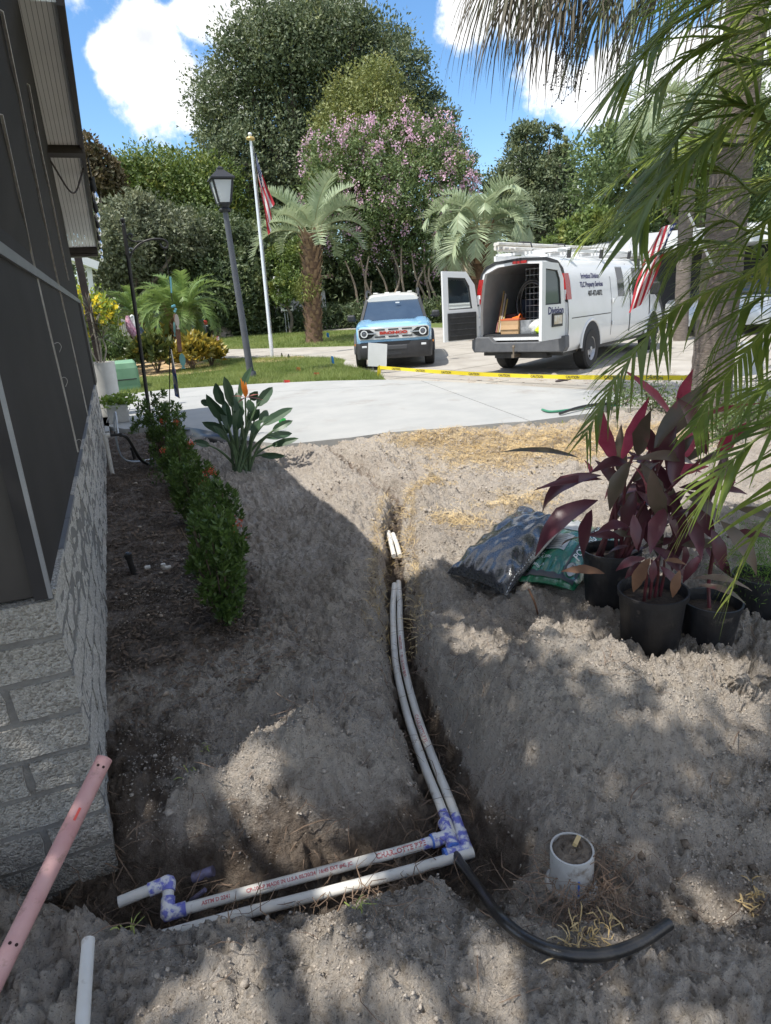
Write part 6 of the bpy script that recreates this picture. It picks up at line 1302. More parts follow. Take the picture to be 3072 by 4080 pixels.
def carton(name, x, y, w, d, h, matl, lab, cat='box'):
    t = inside(name, lab, cat); m = MB(); m.box((x, y, .73+h/2), (d, w, h)); bev(m.build('carton', matl, t, False), .006); return t
M_CARD = mat('cardboard', (.42,.27,.14), .85, (.48,.32,.18), 5)
t = carton('cardboard_box', .30, .30, .40, .30, .25, M_CARD, 'brown cardboard box at the sill of the open van'); m = MB(); m.box((.145,.30,.86), (.008,.40,.09), Matrix.Rotation(.25, 3, 'Y')); m.build('flap', M_CARD, t, False); m = MB(); m.box((.30,.30,.995), (.31,.41,.03)); m.build('lid', mat('orange_print', (.55,.13,.05), .6), t, False)
t = carton('grey_box', .38, .0, .30, .34, .24, mat('grey_card', (.32,.34,.36), .7, (.12,.13,.14), 9), 'grey printed box next to the cardboard box in the van')
t = inside('plastic_bag', 'crumpled clear plastic bag on the van floor', 'bag'); bm = bmesh.new(); bmesh.ops.create_icosphere(bm, subdivisions=3, radius=1)
for v in bm.verts: n_ = .75+.5*float(vnoise(np.array([v.co.x*3+5]), np.array([v.co.y*3+v.co.z*2]), 3)[0]); v.co = Vector((.32+v.co.x*.14*n_, -.22+v.co.y*.19*n_, .84+v.co.z*.13*n_))
me = bpy.data.meshes.new('bag'); bm.to_mesh(me); bm.free(); me.materials.append(mat('clear_bag', (.62,.63,.63), .25, (.8,.8,.8), 18, trans=.3, bump=.8, bscale=30)); link(bpy.data.objects.new('bag', me), t)
t = inside('safety_vest', 'crumpled fluorescent yellow vest at the van sill', 'vest'); bm = bmesh.new(); bmesh.ops.create_icosphere(bm, subdivisions=3, radius=1)
for v in bm.verts: n_ = .6+.8*float(vnoise(np.array([v.co.x*3+1]), np.array([v.co.y*3+v.co.z*2]), 9)[0]); v.co = Vector((.22+v.co.x*.13*n_, -.47+v.co.y*.20*n_, .78+v.co.z*.08*n_))
me = bpy.data.meshes.new('cloth'); bm.to_mesh(me); bm.free(); me.materials.append(mat('hi_vis', (.50,.72,.02), .7)); link(bpy.data.objects.new('cloth', me), t)
t = inside('traffic_cone', 'small orange cone lying behind the cardboard box', 'cone'); m = MB(); m.lathe([(.09,0),(.09,.02),(.06,.02),(.02,.2)], (.50,.22,1.0), 14, 'y'); m.build('cone', mat('orange_plastic', (.80,.17,.02), .5), t)
for k, (y, c, L) in enumerate(((.62,(.30,.20,.08),.75),(.58,(.35,.30,.26),.7),(.66,(.20,.06,.05),.6),(.54,(.40,.30,.10),.6))):
    t = inside('long_tool', ('tan wooden','grey metal','dark red','yellow fibreglass')[k]+' long tool handle propped inside the van', 'tool'); m = MB(); m.tube([(.25,y,.76),(.75,y+.12,.76+L)], .018, 8); m.build('handle', mat('handle%d' % k, c, .6), t)
for k in range(5):
    t = inside('parts_box', 'white parts box on the van shelf', 'box'); t['group'] = 'white boxes on the van shelf'; m = MB(); m.box((.66+.0*k,-.54-.055*k,1.305), (.16,.05,.08)); m.build('carton', M_WHT, t, False)
t = inside('level_tool', 'yellow tool standing on the top van shelf', 'tool'); m = MB(); m.bar((.62,-.50,1.62), (.62,-.62,1.80), .06, .04); m.build('body', mat('yellow_tool', (.60,.36,.02), .5), t, False)
for k, (x, y, z, w, d, h, c) in enumerate(((.9,.55,.73,.3,.5,.35,(.10,.03,.03)),(1.3,.1,.73,.5,.5,.45,(.04,.045,.05)),(1.25,-.35,.73,.35,.4,.3,(.20,.14,.08)),(1.6,.55,.73,.35,.5,.6,(.05,.06,.09)),(.66,-.58,1.53,.24,.2,.14,(.06,.06,.07)),(.66,-.56,.96,.3,.2,.16,(.12,.10,.08)))):
    t = inside('tool_case', ('dark red','charcoal','brown','navy','small black','small brown')[k]+' case stowed inside the van', 'case'); m = MB(); m.box((x, y, z+h/2), (d, w, h)); bev(m.build('case', mat('case%d' % k, c, .6), t, False), .012); m = MB(); m.tube([(x-d/2-.01, y-.06, z+h*.6), (x-d/2-.035, y, z+h*.66), (x-d/2-.01, y+.06, z+h*.6)], .008, 6); m.build('handle', M_VK, t)
# roof rack with white pipes
rkt = inside('roof_rack', 'white ladder rack clamped across the van roof', 'roof rack')
for x in (.55, 2.2, 3.9):
    m = MB(); m.bar((x,-.80,2.16), (x,.80,2.16), .06, .05); m.build('cross_bar', M_VW, rkt, False)
    for s in (-1, 1): m = MB(); m.bar((x,s*.76,2.0), (x,s*.78,2.16), .06, .06); m.build('bar_foot', M_VK, rkt, False)
m = MB(); m.bar((.15,.62,2.09), (4.2,.62,2.13), .04, .09); m.build('side_rail', M_VW, rkt, False); m = MB(); m.bar((.15,-.7,2.13), (4.2,-.7,2.13), .03, .05); m.build('side_rail', M_VW, rkt, False)
rp_ = random.Random(2)
for k, (y, z, r, x0) in enumerate(((.36,2.24,.035,-.30),(.28,2.24,.035,-.34),(.20,2.23,.032,-.28),(.32,2.30,.035,-.38),(.24,2.31,.03,-.42),(.10,2.22,.02,-.2),(.02,2.22,.02,-.15),(.44,2.22,.02,-.05))):
    t = inside('roof_pipe', 'thick white plastic pipe in the bundle on the van roof' if r > .025 else 'thin white plastic pipe lying beside the bundle on the van roof', 'pipe'); t['group'] = 'thick white pipes on the van roof' if r > .025 else 'thin white pipes on the van roof'; m = MB(); m.tube([(x0,y,z),(5.0,y-.05,z)], r, 10); m.build('pipe', M_PVC, t)
for x in (.58, 2.2):
    m = MB(); m.tube([(x,.0,2.18),(x,.05,2.33),(x,.3,2.36),(x,.48,2.18)], .016, 6); m.build('strap', M_VK, rkt)
# ---------------------------------------------------------------- light blue SUV
f1 = G(1463, 1466); f2 = G(1692, 1452); mid = (f1+f2)/2; rt = (f2-f1); rt.z = 0; rt.normalize(); fw = Vector((rt.y, -rt.x, 0))        # facing the camera
if fw.dot(-mid) < 0: fw = -fw
BY = math.atan2(fw.y, fw.x); suv = empty('blue_suv', (0,0,0), 'light blue boxy car with a white roof and white grille', 'car', rz=BY); suv.scale = (.95,.95,.95)
suv.location = mid-fw*.95; suv.location.z = zt(mid.x, mid.y)+.012      # origin = point 0.95 m behind the front axle (axle at x=.95)
# local: x forward, y left; front axle x=.95, rear axle x=-1.72
M_BB = mat('light_blue_paint', (.26,.50,.72), .22, coat=.7, spec=.5); M_WR = mat('white_roof_paint', (.70,.70,.66), .3, coat=.5); M_CLAD = mat('grey_cladding', (.035,.036,.040), .6, (.05,.051,.055), 9); M_SIL = mat('silver_white_grille', (.62,.63,.62), .35, coat=.3)
def bring(x, hw, z0, z1, rr_=.09):
    P = [(-hw+.03,z0),(-hw,z0+.12),(-hw,z1-rr_),(-hw+rr_*.8,z1),(0,z1+.015),(hw-rr_*.8,z1),(hw,z1-rr_),(hw,z0+.12),(hw-.03,z0)]; return [Vector((x, y, z)) for y, z in P]
m = MB(); m.loft([bring(-2.55,.86,.45,1.05), bring(-2.45,.92,.40,1.08), bring(-1.5,.935,.36,1.10), bring(.0,.935,.36,1.10), bring(.85,.93,.38,1.09), bring(1.45,.90,.45,1.045), bring(1.70,.85,.62,.98), bring(1.735,.82,.64,.93)]); m.build('body', M_BB, suv, angle=50)
# bonnet crown with two raised ridges
for s in (-1, 1):
    m = MB(); m.loft([[Vector((x, s*y, z)) for y, z in ((.86,zz-.02),(.80,zz+.035),(.62,zz+.04),(.52,zz+.0))] for x, zz in ((1.66,.975),(1.2,1.055),(.55,1.10))], True); m.build('bonnet_ridge', M_BB, suv)
# cabin: windscreen, side glass, pillars, roof
def cab(x, hw, z): return [Vector((x, s*hw, z)) for s in (-1, 1)]
A0, A1 = cab(.62,.80,1.10), cab(-.02,.66,1.60); B0, B1 = cab(-2.42,.82,1.10), cab(-2.30,.68,1.60)
m = MB(); m.add([A0[0]-Vector((.05,0,0)),A0[1]-Vector((.05,0,0)),A1[1],A1[0],B0[0],B0[1],B1[1],B1[0]], [(4,7,6,5),(0,4,5,1)]); m.build('cabin_core', M_DARKI, suv, False)
plate(suv, 'windscreen', [A0[0],A0[1],A1[1],A1[0]], mat('screen_glass', (.035,.055,.085), .04, (.05,.075,.11), 2, spec=.9), .012)
for s in (0, 1):
    sg = (-1, 1)[s]; plate(suv, 'side_glass', [A0[s],A1[s],B1[s],B0[s]], M_GLS, .012); m = MB(); m.bar(A0[s]+Vector((.02,0,-.02)), A1[s], .07, .07); m.build('pillar', M_VK, suv)
    m = MB(); m.bar(A0[s]+Vector((-.06,-sg*.11,.02)), A1[s]+Vector((.01,-sg*.09,-.04)), .04, .03); m.build('pillar_trim', mat('pale_trim', (.42,.52,.55), .5), suv)
    m = MB(); m.box((-1.15, sg*.755, 1.34), (.10,.03,.52), Matrix.Rotation(-sg*.27, 3, 'X')); m.build('pillar', M_VK, suv)
m = MB(); m.loft([[Vector((x, y*w, z+dz)) for y, dz in ((-.72,-.06),(-.70,.0),(-.55,.075),(0,.10),(.55,.075),(.70,.0),(.72,-.06))] for x, z, w in ((.06,1.585,.96),(-.25,1.645,1.0),(-1.3,1.67,1.0),(-2.25,1.65,.98),(-2.42,1.58,.95))], True, True); m.build('roof', M_WR, suv, angle=60)
for y in (-.45,-.15,.15,.45): m = MB(); m.bar((-.35,y,1.755),(-2.2,y,1.765), .12, .03); bev(m.build('roof_rib', M_WR, suv, False), .012)
for s in (-1, 1): m = MB(); m.tube(spline([(.0,s*.66,1.64),(-.25,s*.67,1.78),(-1.2,s*.67,1.83),(-2.1,s*.67,1.80),(-2.3,s*.66,1.70)], 20), .030, 8); m.build('roof_rail', M_VK, suv)
m = MB(); m.tube([(-2.0,.1,1.74),(-2.15,.1,2.10)], .006, 5); m.build('aerial', M_VK, suv)
# front: grille frame, lamps, lettering, bumper
xf = 1.745
m = MB(); m.prism([(-.80,.70),(.80,.70),(.83,.75),(.84,.93),(.80,.965),(-.80,.965),(-.84,.93),(-.83,.75)], 0, .02, Matrix(((0,0,1),(1,0,0),(0,1,0))), (xf-.01,0,0)); m.build('grille_frame', M_SIL, suv, False)
for z in (.915, .755):
    for y in (-.32, 0, .32): m = MB(); m.box((xf+.014,y,z), (.012,.24,.030)); bev(m.build('grille_slot', M_DARKI, suv, False), .01)
for s in (-1, 1):
    m = MB(); m.prism([(s*.42,.835),(s*.52,.745),(s*.62,.715),(s*.79,.73),(s*.815,.78),(s*.81,.92),(s*.76,.945),(s*.56,.93)], 0, .012, Matrix(((0,0,1),(1,0,0),(0,1,0))), (xf+.013,0,0)); m.build('lamp_housing', mat('lamp_dark', (.02,.022,.026), .2, coat=.6), suv, False)
    m = MB(); m.lathe([(.060,.0),(.060,.02),(.085,.02),(.085,.0)], (xf+.022,s*.69,.838), 28, 'x'); m.build('headlight_ring', M_LENS, suv); m = MB(); m.lathe([(0,.022),(.03,.018),(.05,.008),(.055,.0)], (xf+.022,s*.69,.838), 24, 'x'); m.build('headlight', mat('projector', (.10,.11,.13), .1, coat=.8), suv)
    m = MB(); m.bar((xf+.03,s*.40,.836), (xf+.03,s*.605,.838), .016, .028); m.build('lamp_bar', mat('lamp_grey', (.30,.33,.36), .3), suv, False)
me = text_mesh('BRONCO', .105, mat('red_badge', (.42,.04,.025), .4), .006, .007); o = bpy.data.objects.new('lettering', me); link(o, suv); o.location = (xf+.016, 0, .836); o.rotation_euler = (math.radians(90), 0, math.radians(90)); o.scale = (1.45, .78, 1)
plate(suv, 'lower_grille', [(1.735,-.38,.555),(1.735,.38,.555),(1.74,.40,.635),(1.74,-.40,.635)], M_DARKI, .012, Vector((1,0,0)))
m = MB(); m.loft([[Vector((x, y*w, z)) for y, z in ((-.91,z0),(-.93,.5),(-.92,.62),(-.45,.625),(-.40,.56),(.40,.56),(.45,.625),(.92,.62),(.93,.5),(.91,z0))] for x, w, z0 in ((1.30,1.0,.32),(1.62,.985,.27),(1.76,.93,.25),(1.80,.88,.30))]); m.build('front_bumper', M_CLAD, suv, angle=40)
plate(suv, 'plate_bracket', [(1.805,-.22,.44),(1.805,.22,.44),(1.805,.22,.55),(1.805,-.22,.55)], mat('lamp_grey', (.30,.33,.36)), .008, Vector((1,0,0))) if False else None
m = MB(); m.box((1.80,0,.50), (.03,.62,.10)); bev(m.build('bumper_beam', mat('grey_cladding2', (.06,.062,.068), .55), suv, False), .015); m = MB(); m.box((1.80,0,.36), (.02,.34,.05)); m.build('air_intake', M_DARKI, suv, False)
for s in (-1, 1):
    m = MB(); m.box((1.79,s*.70,.545), (.03,.12,.05)); bev(m.build('fog_light', M_LENS, suv, False), .01)
    m = MB(); m.box((1.70,s*.925,.60), (.06,.02,.045)); m.build('side_marker', mat('amber', (.75,.28,.05), .3), suv, False)
    m = MB(); m.bar((.50,s*.93,1.13), (.50,s*.99,1.15), .05, .05); bev(m.build('mirror_stalk', M_VK, suv, False), .01); m = MB(); m.box((.50,s*1.06,1.18), (.12,.20,.17)); bev(m.build('wing_mirror', M_VK, suv, False), .05, 4)
    m = MB(); m.tube([(.95+.45*math.cos(a), s*.935, .36+.45*math.sin(a)) for a in [math.pi*i/16 for i in range(17)]], .045, 8); m.build('arch_cladding', M_CLAD, suv)
    m = MB(); m.tube([(-1.72+.45*math.cos(a), s*.935, .36+.45*math.sin(a)) for a in [math.pi*i/16 for i in range(17)]], .045, 8); m.build('arch_cladding', M_CLAD, suv)
    for x in (.95, -1.72):
        m = MB(); c = [Vector((x+.44*math.cos(a), s*.939, .36+.44*math.sin(a))) for a in [math.pi*i/16 for i in range(17)]]+[Vector((x-.44, s*.939, .3)), Vector((x+.44, s*.939, .3))]; m.add(c, [tuple(range(len(c)))]); m.build('wheel_arch', M_DARKI, suv, False)
        wheel(suv, x, s*.85, .36, .23, s, 6, .62)
m = MB(); m.box((-.4,0,.33), (3.6,1.6,.12)); m.build('underbody', M_VK, suv, False)
m = MB(); m.box((.25,.12,1.50), (.03,.10,.03)); m.build('mirror_tag', M_WHT, suv, False)
# ---------------------------------------------------------------- dark saloon glimpsed behind the palms (tail to the right)
c0 = G(610, 1378); sd = empty('dark_saloon', c0, 'dark blue saloon with red tail lamps behind the pygmy palms', 'car', rz=math.radians(196))
M_NVY = mat('navy_paint', (.02,.025,.045), .2, coat=.7)
def sring(x, hw, z0, z1): return [Vector((x, y, z)) for y, z in ((-hw,z0),(-hw-.02,(z0+z1)/2),(-hw+.08,z1),(0,z1+.02),(hw-.08,z1),(hw+.02,(z0+z1)/2),(hw,z0))]
m = MB(); m.loft([sring(-2.3,.72,.42,.92), sring(-2.2,.85,.30,1.0), sring(-1.2,.9,.26,1.02), sring(1.0,.9,.26,.98), sring(2.2,.82,.3,.80), sring(2.4,.7,.4,.7)]); m.build('body', M_NVY, sd)
m = MB(); m.loft([sring(-1.75,.70,.98,1.0), sring(-1.0,.66,1.0,1.38), sring(.1,.66,1.0,1.42), sring(1.0,.72,.96,.99)]); m.build('cabin_glass', M_GLS, sd)
for s in (-1, 1):
    m = MB(); m.box((-2.22,s*.70,.82), (.18,.32,.20)); bev(m.build('tail_light', M_RED, sd, False), .05); m = MB(); m.box((-2.25,s*.62,.69), (.14,.40,.05)); m.build('chrome_strip', M_LENS, sd, False)
    for x in (-1.4, 1.4): wheel(sd, x, s*.80, .32, .2, s)
# ================================================================== GARDEN THINGS AND STREET BITS
# iron shepherd's hook with hanging fish chime
hb = onsand(618, 1818); DH = D_of(hb); ht = atd(492, 895, DH); hk = empty('shepherd_hook', hb, 'black iron plant hook pole with scrolled arm by the hedge', 'hook'); hv = ht-hb
M_IRON = mat('black_iron', (.012,.012,.013), .5, (.03,.028,.026), 12)
m = MB(); m.tube([(0,0,-.1), hv], .021, 10); m.build('pole', M_IRON, hk); m = MB(); m.lathe([(.0,-.01),(.02,.0),(.014,.012),(.026,.035),(.024,.055),(.0,.07)], hv, 12); m.build('finial', M_IRON, hk)
hp = lambda x, y: atd(300+x*.5402, 800+y*.5402, DH)-hb
m = MB(); m.tube(spline([hp(402,425), hp(425,370), hp(480,315), hp(560,285), hp(640,285), hp(680,310), hp(675,345), hp(645,345), hp(622,315)], 60), .011, 7); m.build('arm', M_IRON, hk)
m = MB(); m.tube(spline([hp(500,298), hp(440,300), hp(400,285), hp(385,262), hp(400,245), hp(420,255), hp(415,275)], 40), .009, 7); m.build('scroll', M_IRON, hk)
m = MB(); m.tube([hp(409+17*math.cos(a), 367+17*math.sin(a)) for a in [6.2832*i/20 for i in range(21)]], .007, 6, False); m.build('ring', mat('grey_iron', (.35,.36,.36), .4, metal=.5), hk)
wc = empty('fish_wind_chime', hb+hp(655,350), 'hanging wooden wind chime with turquoise glass fish', 'wind chime'); o0 = hp(655,350)
cp_ = lambda x, y, d=0.: hp(x, y)-o0+Vector((0,-d,0))
m = MB(); m.tube([cp_(655,350), cp_(680,480), cp_(715,740)], .004, 5); m.build('cord', M_IRON, wc)
M_FISH = mat('turquoise_glass', (.30,.55,.52), .15, (.20,.45,.45), 5, trans=.3); M_DRIFT = mat('driftwood', (.20,.09,.06), .8, (.30,.17,.12), 12); M_BEAD = mat('blue_bead', (.15,.42,.50), .2)
for (x, y) in ((717,780),(730,775),(740,800),(735,815)): m = MB(); m.lathe([(0,-.016),(.014,-.008),(.014,.008),(0,.016)], cp_(x, y), 10); m.build('bead', M_BEAD, wc)
m = MB(); m.add([cp_(694,560), cp_(708,560), cp_(716,680), cp_(704,680)], [(0,1,2,3)]); s_ = m.build('glass_strip', M_BEAD, wc, False); s_.modifiers.new('s', 'SOLIDIFY').thickness = .006
m = MB(); m.bar(cp_(732,835), cp_(768,1115), .03, .03); m.build('wood_bar', M_DRIFT, wc); m = MB(); m.bar(cp_(765,940), cp_(782,1110), .026, .02); m.build('wood_bar', M_DRIFT, wc)
def fish(cx, cy, L, w, matl, tilt=0):
    pr_ = [(0,-.5),(.35,-.38),(.5,-.1),(.42,.15),(.15,.33),(.38,.5),(-.38,.5),(-.15,.33),(-.42,.15),(-.5,-.1),(-.35,-.38)]; m = MB(); m.add([cp_(cx+x*w+tilt*y*L, cy+y*L, .02) for x, y in pr_], [tuple(range(len(pr_)))]); o = m.build('fish', matl, wc, False); o.modifiers.new('s', 'SOLIDIFY').thickness = .008
fish(790,1180,115,46,M_FISH,.12); fish(730,945,110,18,M_FISH,.05); fish(750,890,115,34,mat('driftwood_pale', (.42,.39,.36), .8),.12)
# garden flag on a thin stake behind the hedge
gb = onsand(672, 1790); Dg = D_of(gb); gp = lambda x, y: atd(300+x*.5402, 800+y*.5402, Dg)
gf = empty('garden_flag', gb, 'small blue garden flag with a pink flamingo print on a thin stake', 'flag'); m = MB(); m.tube([(0,0,-.05), gp(697,1075)-gb], .006, 6); m.build('stake', M_IRON, gf)
def gcl(u, v): a = gp(700,1095).lerp(gp(735,1440), 1-v); b = gp(712,1095).lerp(gp(772,1460), 1-v); return a.lerp(b, u)-gb+Vector((0,.05*math.sin(u*3.1+v*4),0))
cloth('cloth', gcl, 6, 20, mat('garden_flag_print', (.03,.10,.36), .7, (.62,.60,.55), 5, sharp=(.44,.5), col3=(.65,.12,.25), scale3=6, f3=.60), gf)
# tall ribbed white pot with a dracaena; planter; green utility box
wp = Vector((-.30, 12.1, SL_Z)); wp = atd(437, 1480, 12.3); wp.z = SL_Z
bpx = onz(440, 1655, SL_Z); wp = bpx; Dw = D_of(wp); rW = 92*Dw*1.05/2600/2*.98
pot = empty('tall_white_pot', wp, 'tall white rippled pot with a spiky dracaena beside the porch post', 'pot'); hW = (1655-1478)*Dw*1.08/2600
m = MB(); m.lathe([(rW*.86,0)]+[(rW*(.88+.12*i/14)*(1+.018*(i % 2)), hW*(i+.5)/15) for i in range(15)]+[(rW*1.03,hW),(rW*.92,hW),(rW*.9,hW-.06)], (0,0,0), 28); m.build('pot', mat('white_ceramic', (.66,.66,.63), .5, (.58,.57,.54), 6), pot); m = MB(); m.lathe([(0,hW-.05),(rW*.92,hW-.06)], (0,0,0), 20); m.build('soil', M_SOIL, pot)
rg = random.Random(12); M_DRA = mat('dracaena_leaf', (.10,.055,.05), .5, (.07,.10,.05), 8, trans=.15)
for k, (dx, dy, hh) in enumerate(((-.10,0,.62),(.04,.05,.45),(.0,-.05,.75),(.10,0,.35))):
    tp = Vector((dx, dy, hW+hh)); m = MB(); m.tube(spline([(dx*.2,dy*.2,hW-.08), (dx*1.2,dy,hW+hh*.5), tp], 8), .012, 6); m.build('stem', mat('dracaena_stem', (.32,.29,.24), .8), pot)
    for q in range(26):
        a = rg.uniform(0, 6.28); e = rg.uniform(-.3, 1.4); L = rg.uniform(.28,.5); d = Vector((math.cos(a)*math.cos(e), math.sin(a)*math.cos(e), math.sin(e))); m = MB(); vs, fs = leaf_verts(tp, tp+d*L+Vector((0,0,-.08)), .011, (0,0,1), .10, .2, 4); m.add(vs, fs); m.build('leaf', M_DRA, pot)
pl = onz(447, 1712, SL_Z); plt = empty('lattice_planter', (-.10, 10.62, SL_Z), 'low white lattice planter of trailing green leaves by the walkway', 'planter')
m = MB(); m.box((0,.12,.13), (.30,.30,.26)); bev(m.build('box', mat('white_ceramic', (.66,.66,.63)), plt, False), .012)
for k in range(-3, 4):
    for s in (-1, 1): m = MB(); m.bar((.045*k-.05*s,-.034,.02),(.045*k+.05*s,-.034,.22), .010, .008, up=(0,1,0)); m.build('lattice_slat', mat('white_ceramic', (.66,.66,.63)), plt, False)
rgn = np.random.default_rng(15); cc = rgn.normal(0, 1, (380, 3))*np.array([.14,.10,.045])+np.array([.03,.1,.31]); Vv, Fq = leaf_cloud(cc, sph(380, rgn)+np.array([.2,-.2,.3]), rgn.uniform(.05,.09,380), .6, .3, rgn); link(bpy.data.objects.new('foliage', npmesh('foliage', Vv, Fq, mat('trailing_leaf', (.13,.22,.03), .45, (.25,.35,.06), 8, trans=.3))), plt)
ub = G(455, 1560); Du = D_of(ub); ut = empty('utility_box', ub, 'green metal utility cabinet on the lawn behind the white pot', 'utility box'); kx = Du*1.05/2600
m = MB(); wU, hU = 175*kx, 100*kx; m.loft([[Vector((x, y, z)) for x, y in ((-wU/2*f,-.45*f),(wU/2*f,-.45*f),(wU/2*f,.45*f),(-wU/2*f,.45*f))] for z, f in ((0,1.0),(hU*.78,1.0),(hU*.95,.95),(hU,.88))]); bev(m.build('cabinet', mat('green_cabinet', (.13,.27,.16), .55, (.17,.32,.20), 4, col3=(.45,.5,.45), scale3=30, f3=.72), ut, False), .05, 3)
m = MB(); m.box((0,-.455,hU*.42), (wU*.9,.015,.02)); m.build('door_seam', M_VK, ut, False)
# island bed of bark with crotons
bed = [XY(G(x, y)) for x, y in ((510,1475),(520,1500),(640,1503),(760,1493),(880,1478),(912,1464),(880,1452),(760,1440),(600,1436),(500,1440))]
draped('bark_bed', bed, .03, mat('bark_chips', (.45,.30,.15)), .06, cuts=.6)['kind'] = 'structure'
M_CRT = mat('croton_leaf', (.045,.065,.018), .4, (.10,.12,.03), 5, trans=.2, col3=(.50,.36,.05), scale3=4.0, f3=.56)
M_CRTY = mat('croton_yellow', (.38,.28,.035), .4, (.10,.12,.03), 7, trans=.25, col3=(.55,.42,.07), scale3=5, f3=.5)
def bush(name, px, py, wpx, hpx, n, size, matl, label, seed, asp=.45, cat='shrub', group=None, extra=None):
    b = G(px, py); Db = D_of(b); k = Db*1.03/2600; rg = np.random.default_rng(seed); t = empty(name, b, label, cat, group); rx, h = wpx*k/2, hpx*k
    nc = 46; cd = sph(nc, rg); cd[:, 2] = np.abs(cd[:, 2])*.9-.1; cc = cd*np.array([rx,rx*.8,h*.55])*rg.uniform(.5,1,(nc,1))+np.array([0,0,h*.45]); rep = rg.integers(0, nc, n); P = cc[rep]+rg.normal(0, 1, (n, 3))*np.array([rx*.14,rx*.14,h*.09]); P[:, 2] = np.maximum(P[:, 2], .03)
    Vv, Fq = leaf_cloud(P, cd[rep]*.5+sph(n, rg)*.7+np.array([0,0,.5]), rg.uniform(.7,1.3,n)*size, asp, .25, rg); link(bpy.data.objects.new('foliage', npmesh('foliage', Vv, Fq, matl)), t)
    m = MB()
    for i in range(7): a = i*.9; m.tube([(0,0,0), (rx*.5*math.cos(a), rx*.4*math.sin(a), h*.7)], [.02,.008], 5)
    m.build('stems', M_TWIG, t)
    if extra:
        P = cc[rg.integers(0, nc, extra[1])]*np.array([1.05,1.05,1.0])+rg.normal(0, 1, (extra[1], 3))*rx*.1+np.array([0,-.0,h*.06]); Vv, Fq = leaf_cloud(P, sph(extra[1], rg), rg.uniform(.8,1.3,extra[1])*extra[2], .8, .2, rg); link(bpy.data.objects.new('flowers', npmesh('flowers', Vv, Fq, extra[0])), t)['kind'] = 'stuff'
    return t
bush('croton', 520, 1470, 130, 110, 700, .22, M_CRT, 'dark croton bush with yellow tips next to the green cabinet', 81)
bush('croton', 630, 1490, 150, 130, 900, .24, M_CRT, 'broad leaved green croton bush at the bed edge', 82)
bush('croton', 770, 1478, 150, 125, 900, .22, M_CRTY, 'yellow and green croton bush behind the fish chime', 83)
bush('croton', 845, 1465, 100, 100, 600, .20, M_CRTY, 'small yellow croton at the tip of the island bed', 84)
bush('croton', 680, 1450, 90, 130, 500, .22, M_CRTY, 'yellow leaved croton between the pygmy palm trunks', 85)
bush('round_shrub', 640, 1420, 110, 60, 700, .12, M_MID, 'clipped green shrub under the dark saloon', 86)
bush('yellow_flower_bush', 395, 1500, 180, 300, 5200, .11, mat('yellow_bush_leaf', (.17,.25,.035), .5, (.29,.37,.06), 3, trans=.3), 'tall bush covered in yellow flowers behind the porch post', 87, extra=(mat('yellow_flower', (.80,.60,.03), .6, trans=.3), 900, .15))
bush('clipped_hedge', 455, 1500, 170, 165, 3600, .09, M_CRP, 'dense green hedge below the yellow flower bush', 88, cat='hedge')
# white railing, pink ornament, small flags
ra = G(440, 1420); Dr = 20.; rl = empty('white_railing', (0,0,0), 'white baluster railing sloping behind the yellow bush', 'railing'); rp0 = lambda x, y: atd(300+x*.36, 1100+y*.36, Dr)
M_WPT = mat('white_paint', (.76,.77,.77), .5)
for (a, b) in (((440,450),(640,545)), ((440,640),(600,655))): m = MB(); m.bar(rp0(*a), rp0(*b), .05, .06); m.build('rail', M_WPT, rl)
for k in range(9): m = MB(); m.bar(rp0(455+20*k, 458+9.5*k), rp0(450+19*k, 640+1.5*k), .03, .03, up=(0,1,0)); m.build('baluster', M_WPT, rl)
m = MB(); m.bar(rp0(625,440), rp0(690,790), .09, .09, up=(0,1,0)); m.build('newel_post', M_WPT, rl)
ph = G(560, 1450); po = empty('pink_windsock', (0,0,0), 'pink mottled windsock hanging from a white hook by the railing', 'windsock'); m = MB(); pts = spline([rp0(570,440), rp0(600,560), rp0(660,650), rp0(715,745)], 16); m.tube([p+Vector((0,-.4,0)) for p in pts], [.03+.09*math.sin(math.pi*min(1, i/16*.9+.05)) for i in range(len(pts))], 12); m.build('sock', mat('pink_mottle', (.42,.13,.22), .8, (.68,.48,.55), 22), po); m = MB(); m.tube([p+Vector((0,-.4,0)) for p in spline([rp0(605,455), rp0(625,440), rp0(645,480), rp0(660,600)], 16)], .03, 8); m.build('hook', M_WPT, po)
def small_flag(px, py, tx, ty, w, h, matl, label, group=None, name='marker_flag', rot=0.):
    b = G(px, py) if py < 1560 else onsand(px, py); Db = D_of(b); t = empty(name, b, label, 'flag', group); top = atd(tx, ty, Db)-b; m = MB(); m.tube([(0,0,-.03), top], .004 if Db > 9 else .0022, 5); m.build('wire_stake', M_RIM, t)
    k = Db*1.03/2600; W, Hh = w*k, h*k; cr_ = Vector((math.cos(rot), math.sin(rot), 0))
    def f(u, v): return top+cr_*(u*W)+Vector((0, .015*math.sin(u*5+v*3), -(1-v)*Hh-.15*u*Hh))
    cloth('cloth', f, 5, 4, matl, t); return t
def flat(n, c): return mat(n, c, .6, trans=.25)
R_, B_, G_ = flat('flag_red', (.72,.07,.05)), flat('flag_blue', (.04,.22,.55)), flat('flag_green', (.03,.50,.07))
small_flag(880, 1375, 845, 1335, 24, 40, mat('usa_print', (.55,.08,.10), .7, (.70,.68,.68), 14, sharp=(.45,.52), col3=(.06,.09,.32), scale3=10, f3=.56), 'small red white and blue flag beyond the croton bed')
small_flag(612, 1392, 592, 1352, 24, 34, mat('pink_mottle', (.42,.13,.22)), 'small pale garden flag behind the palm trunks')
small_flag(1138, 1530, 1130, 1514, 24, 18, R_, 'crumpled red marker flag at the far slab edge beside the strelitzia', 'utility marker flags')
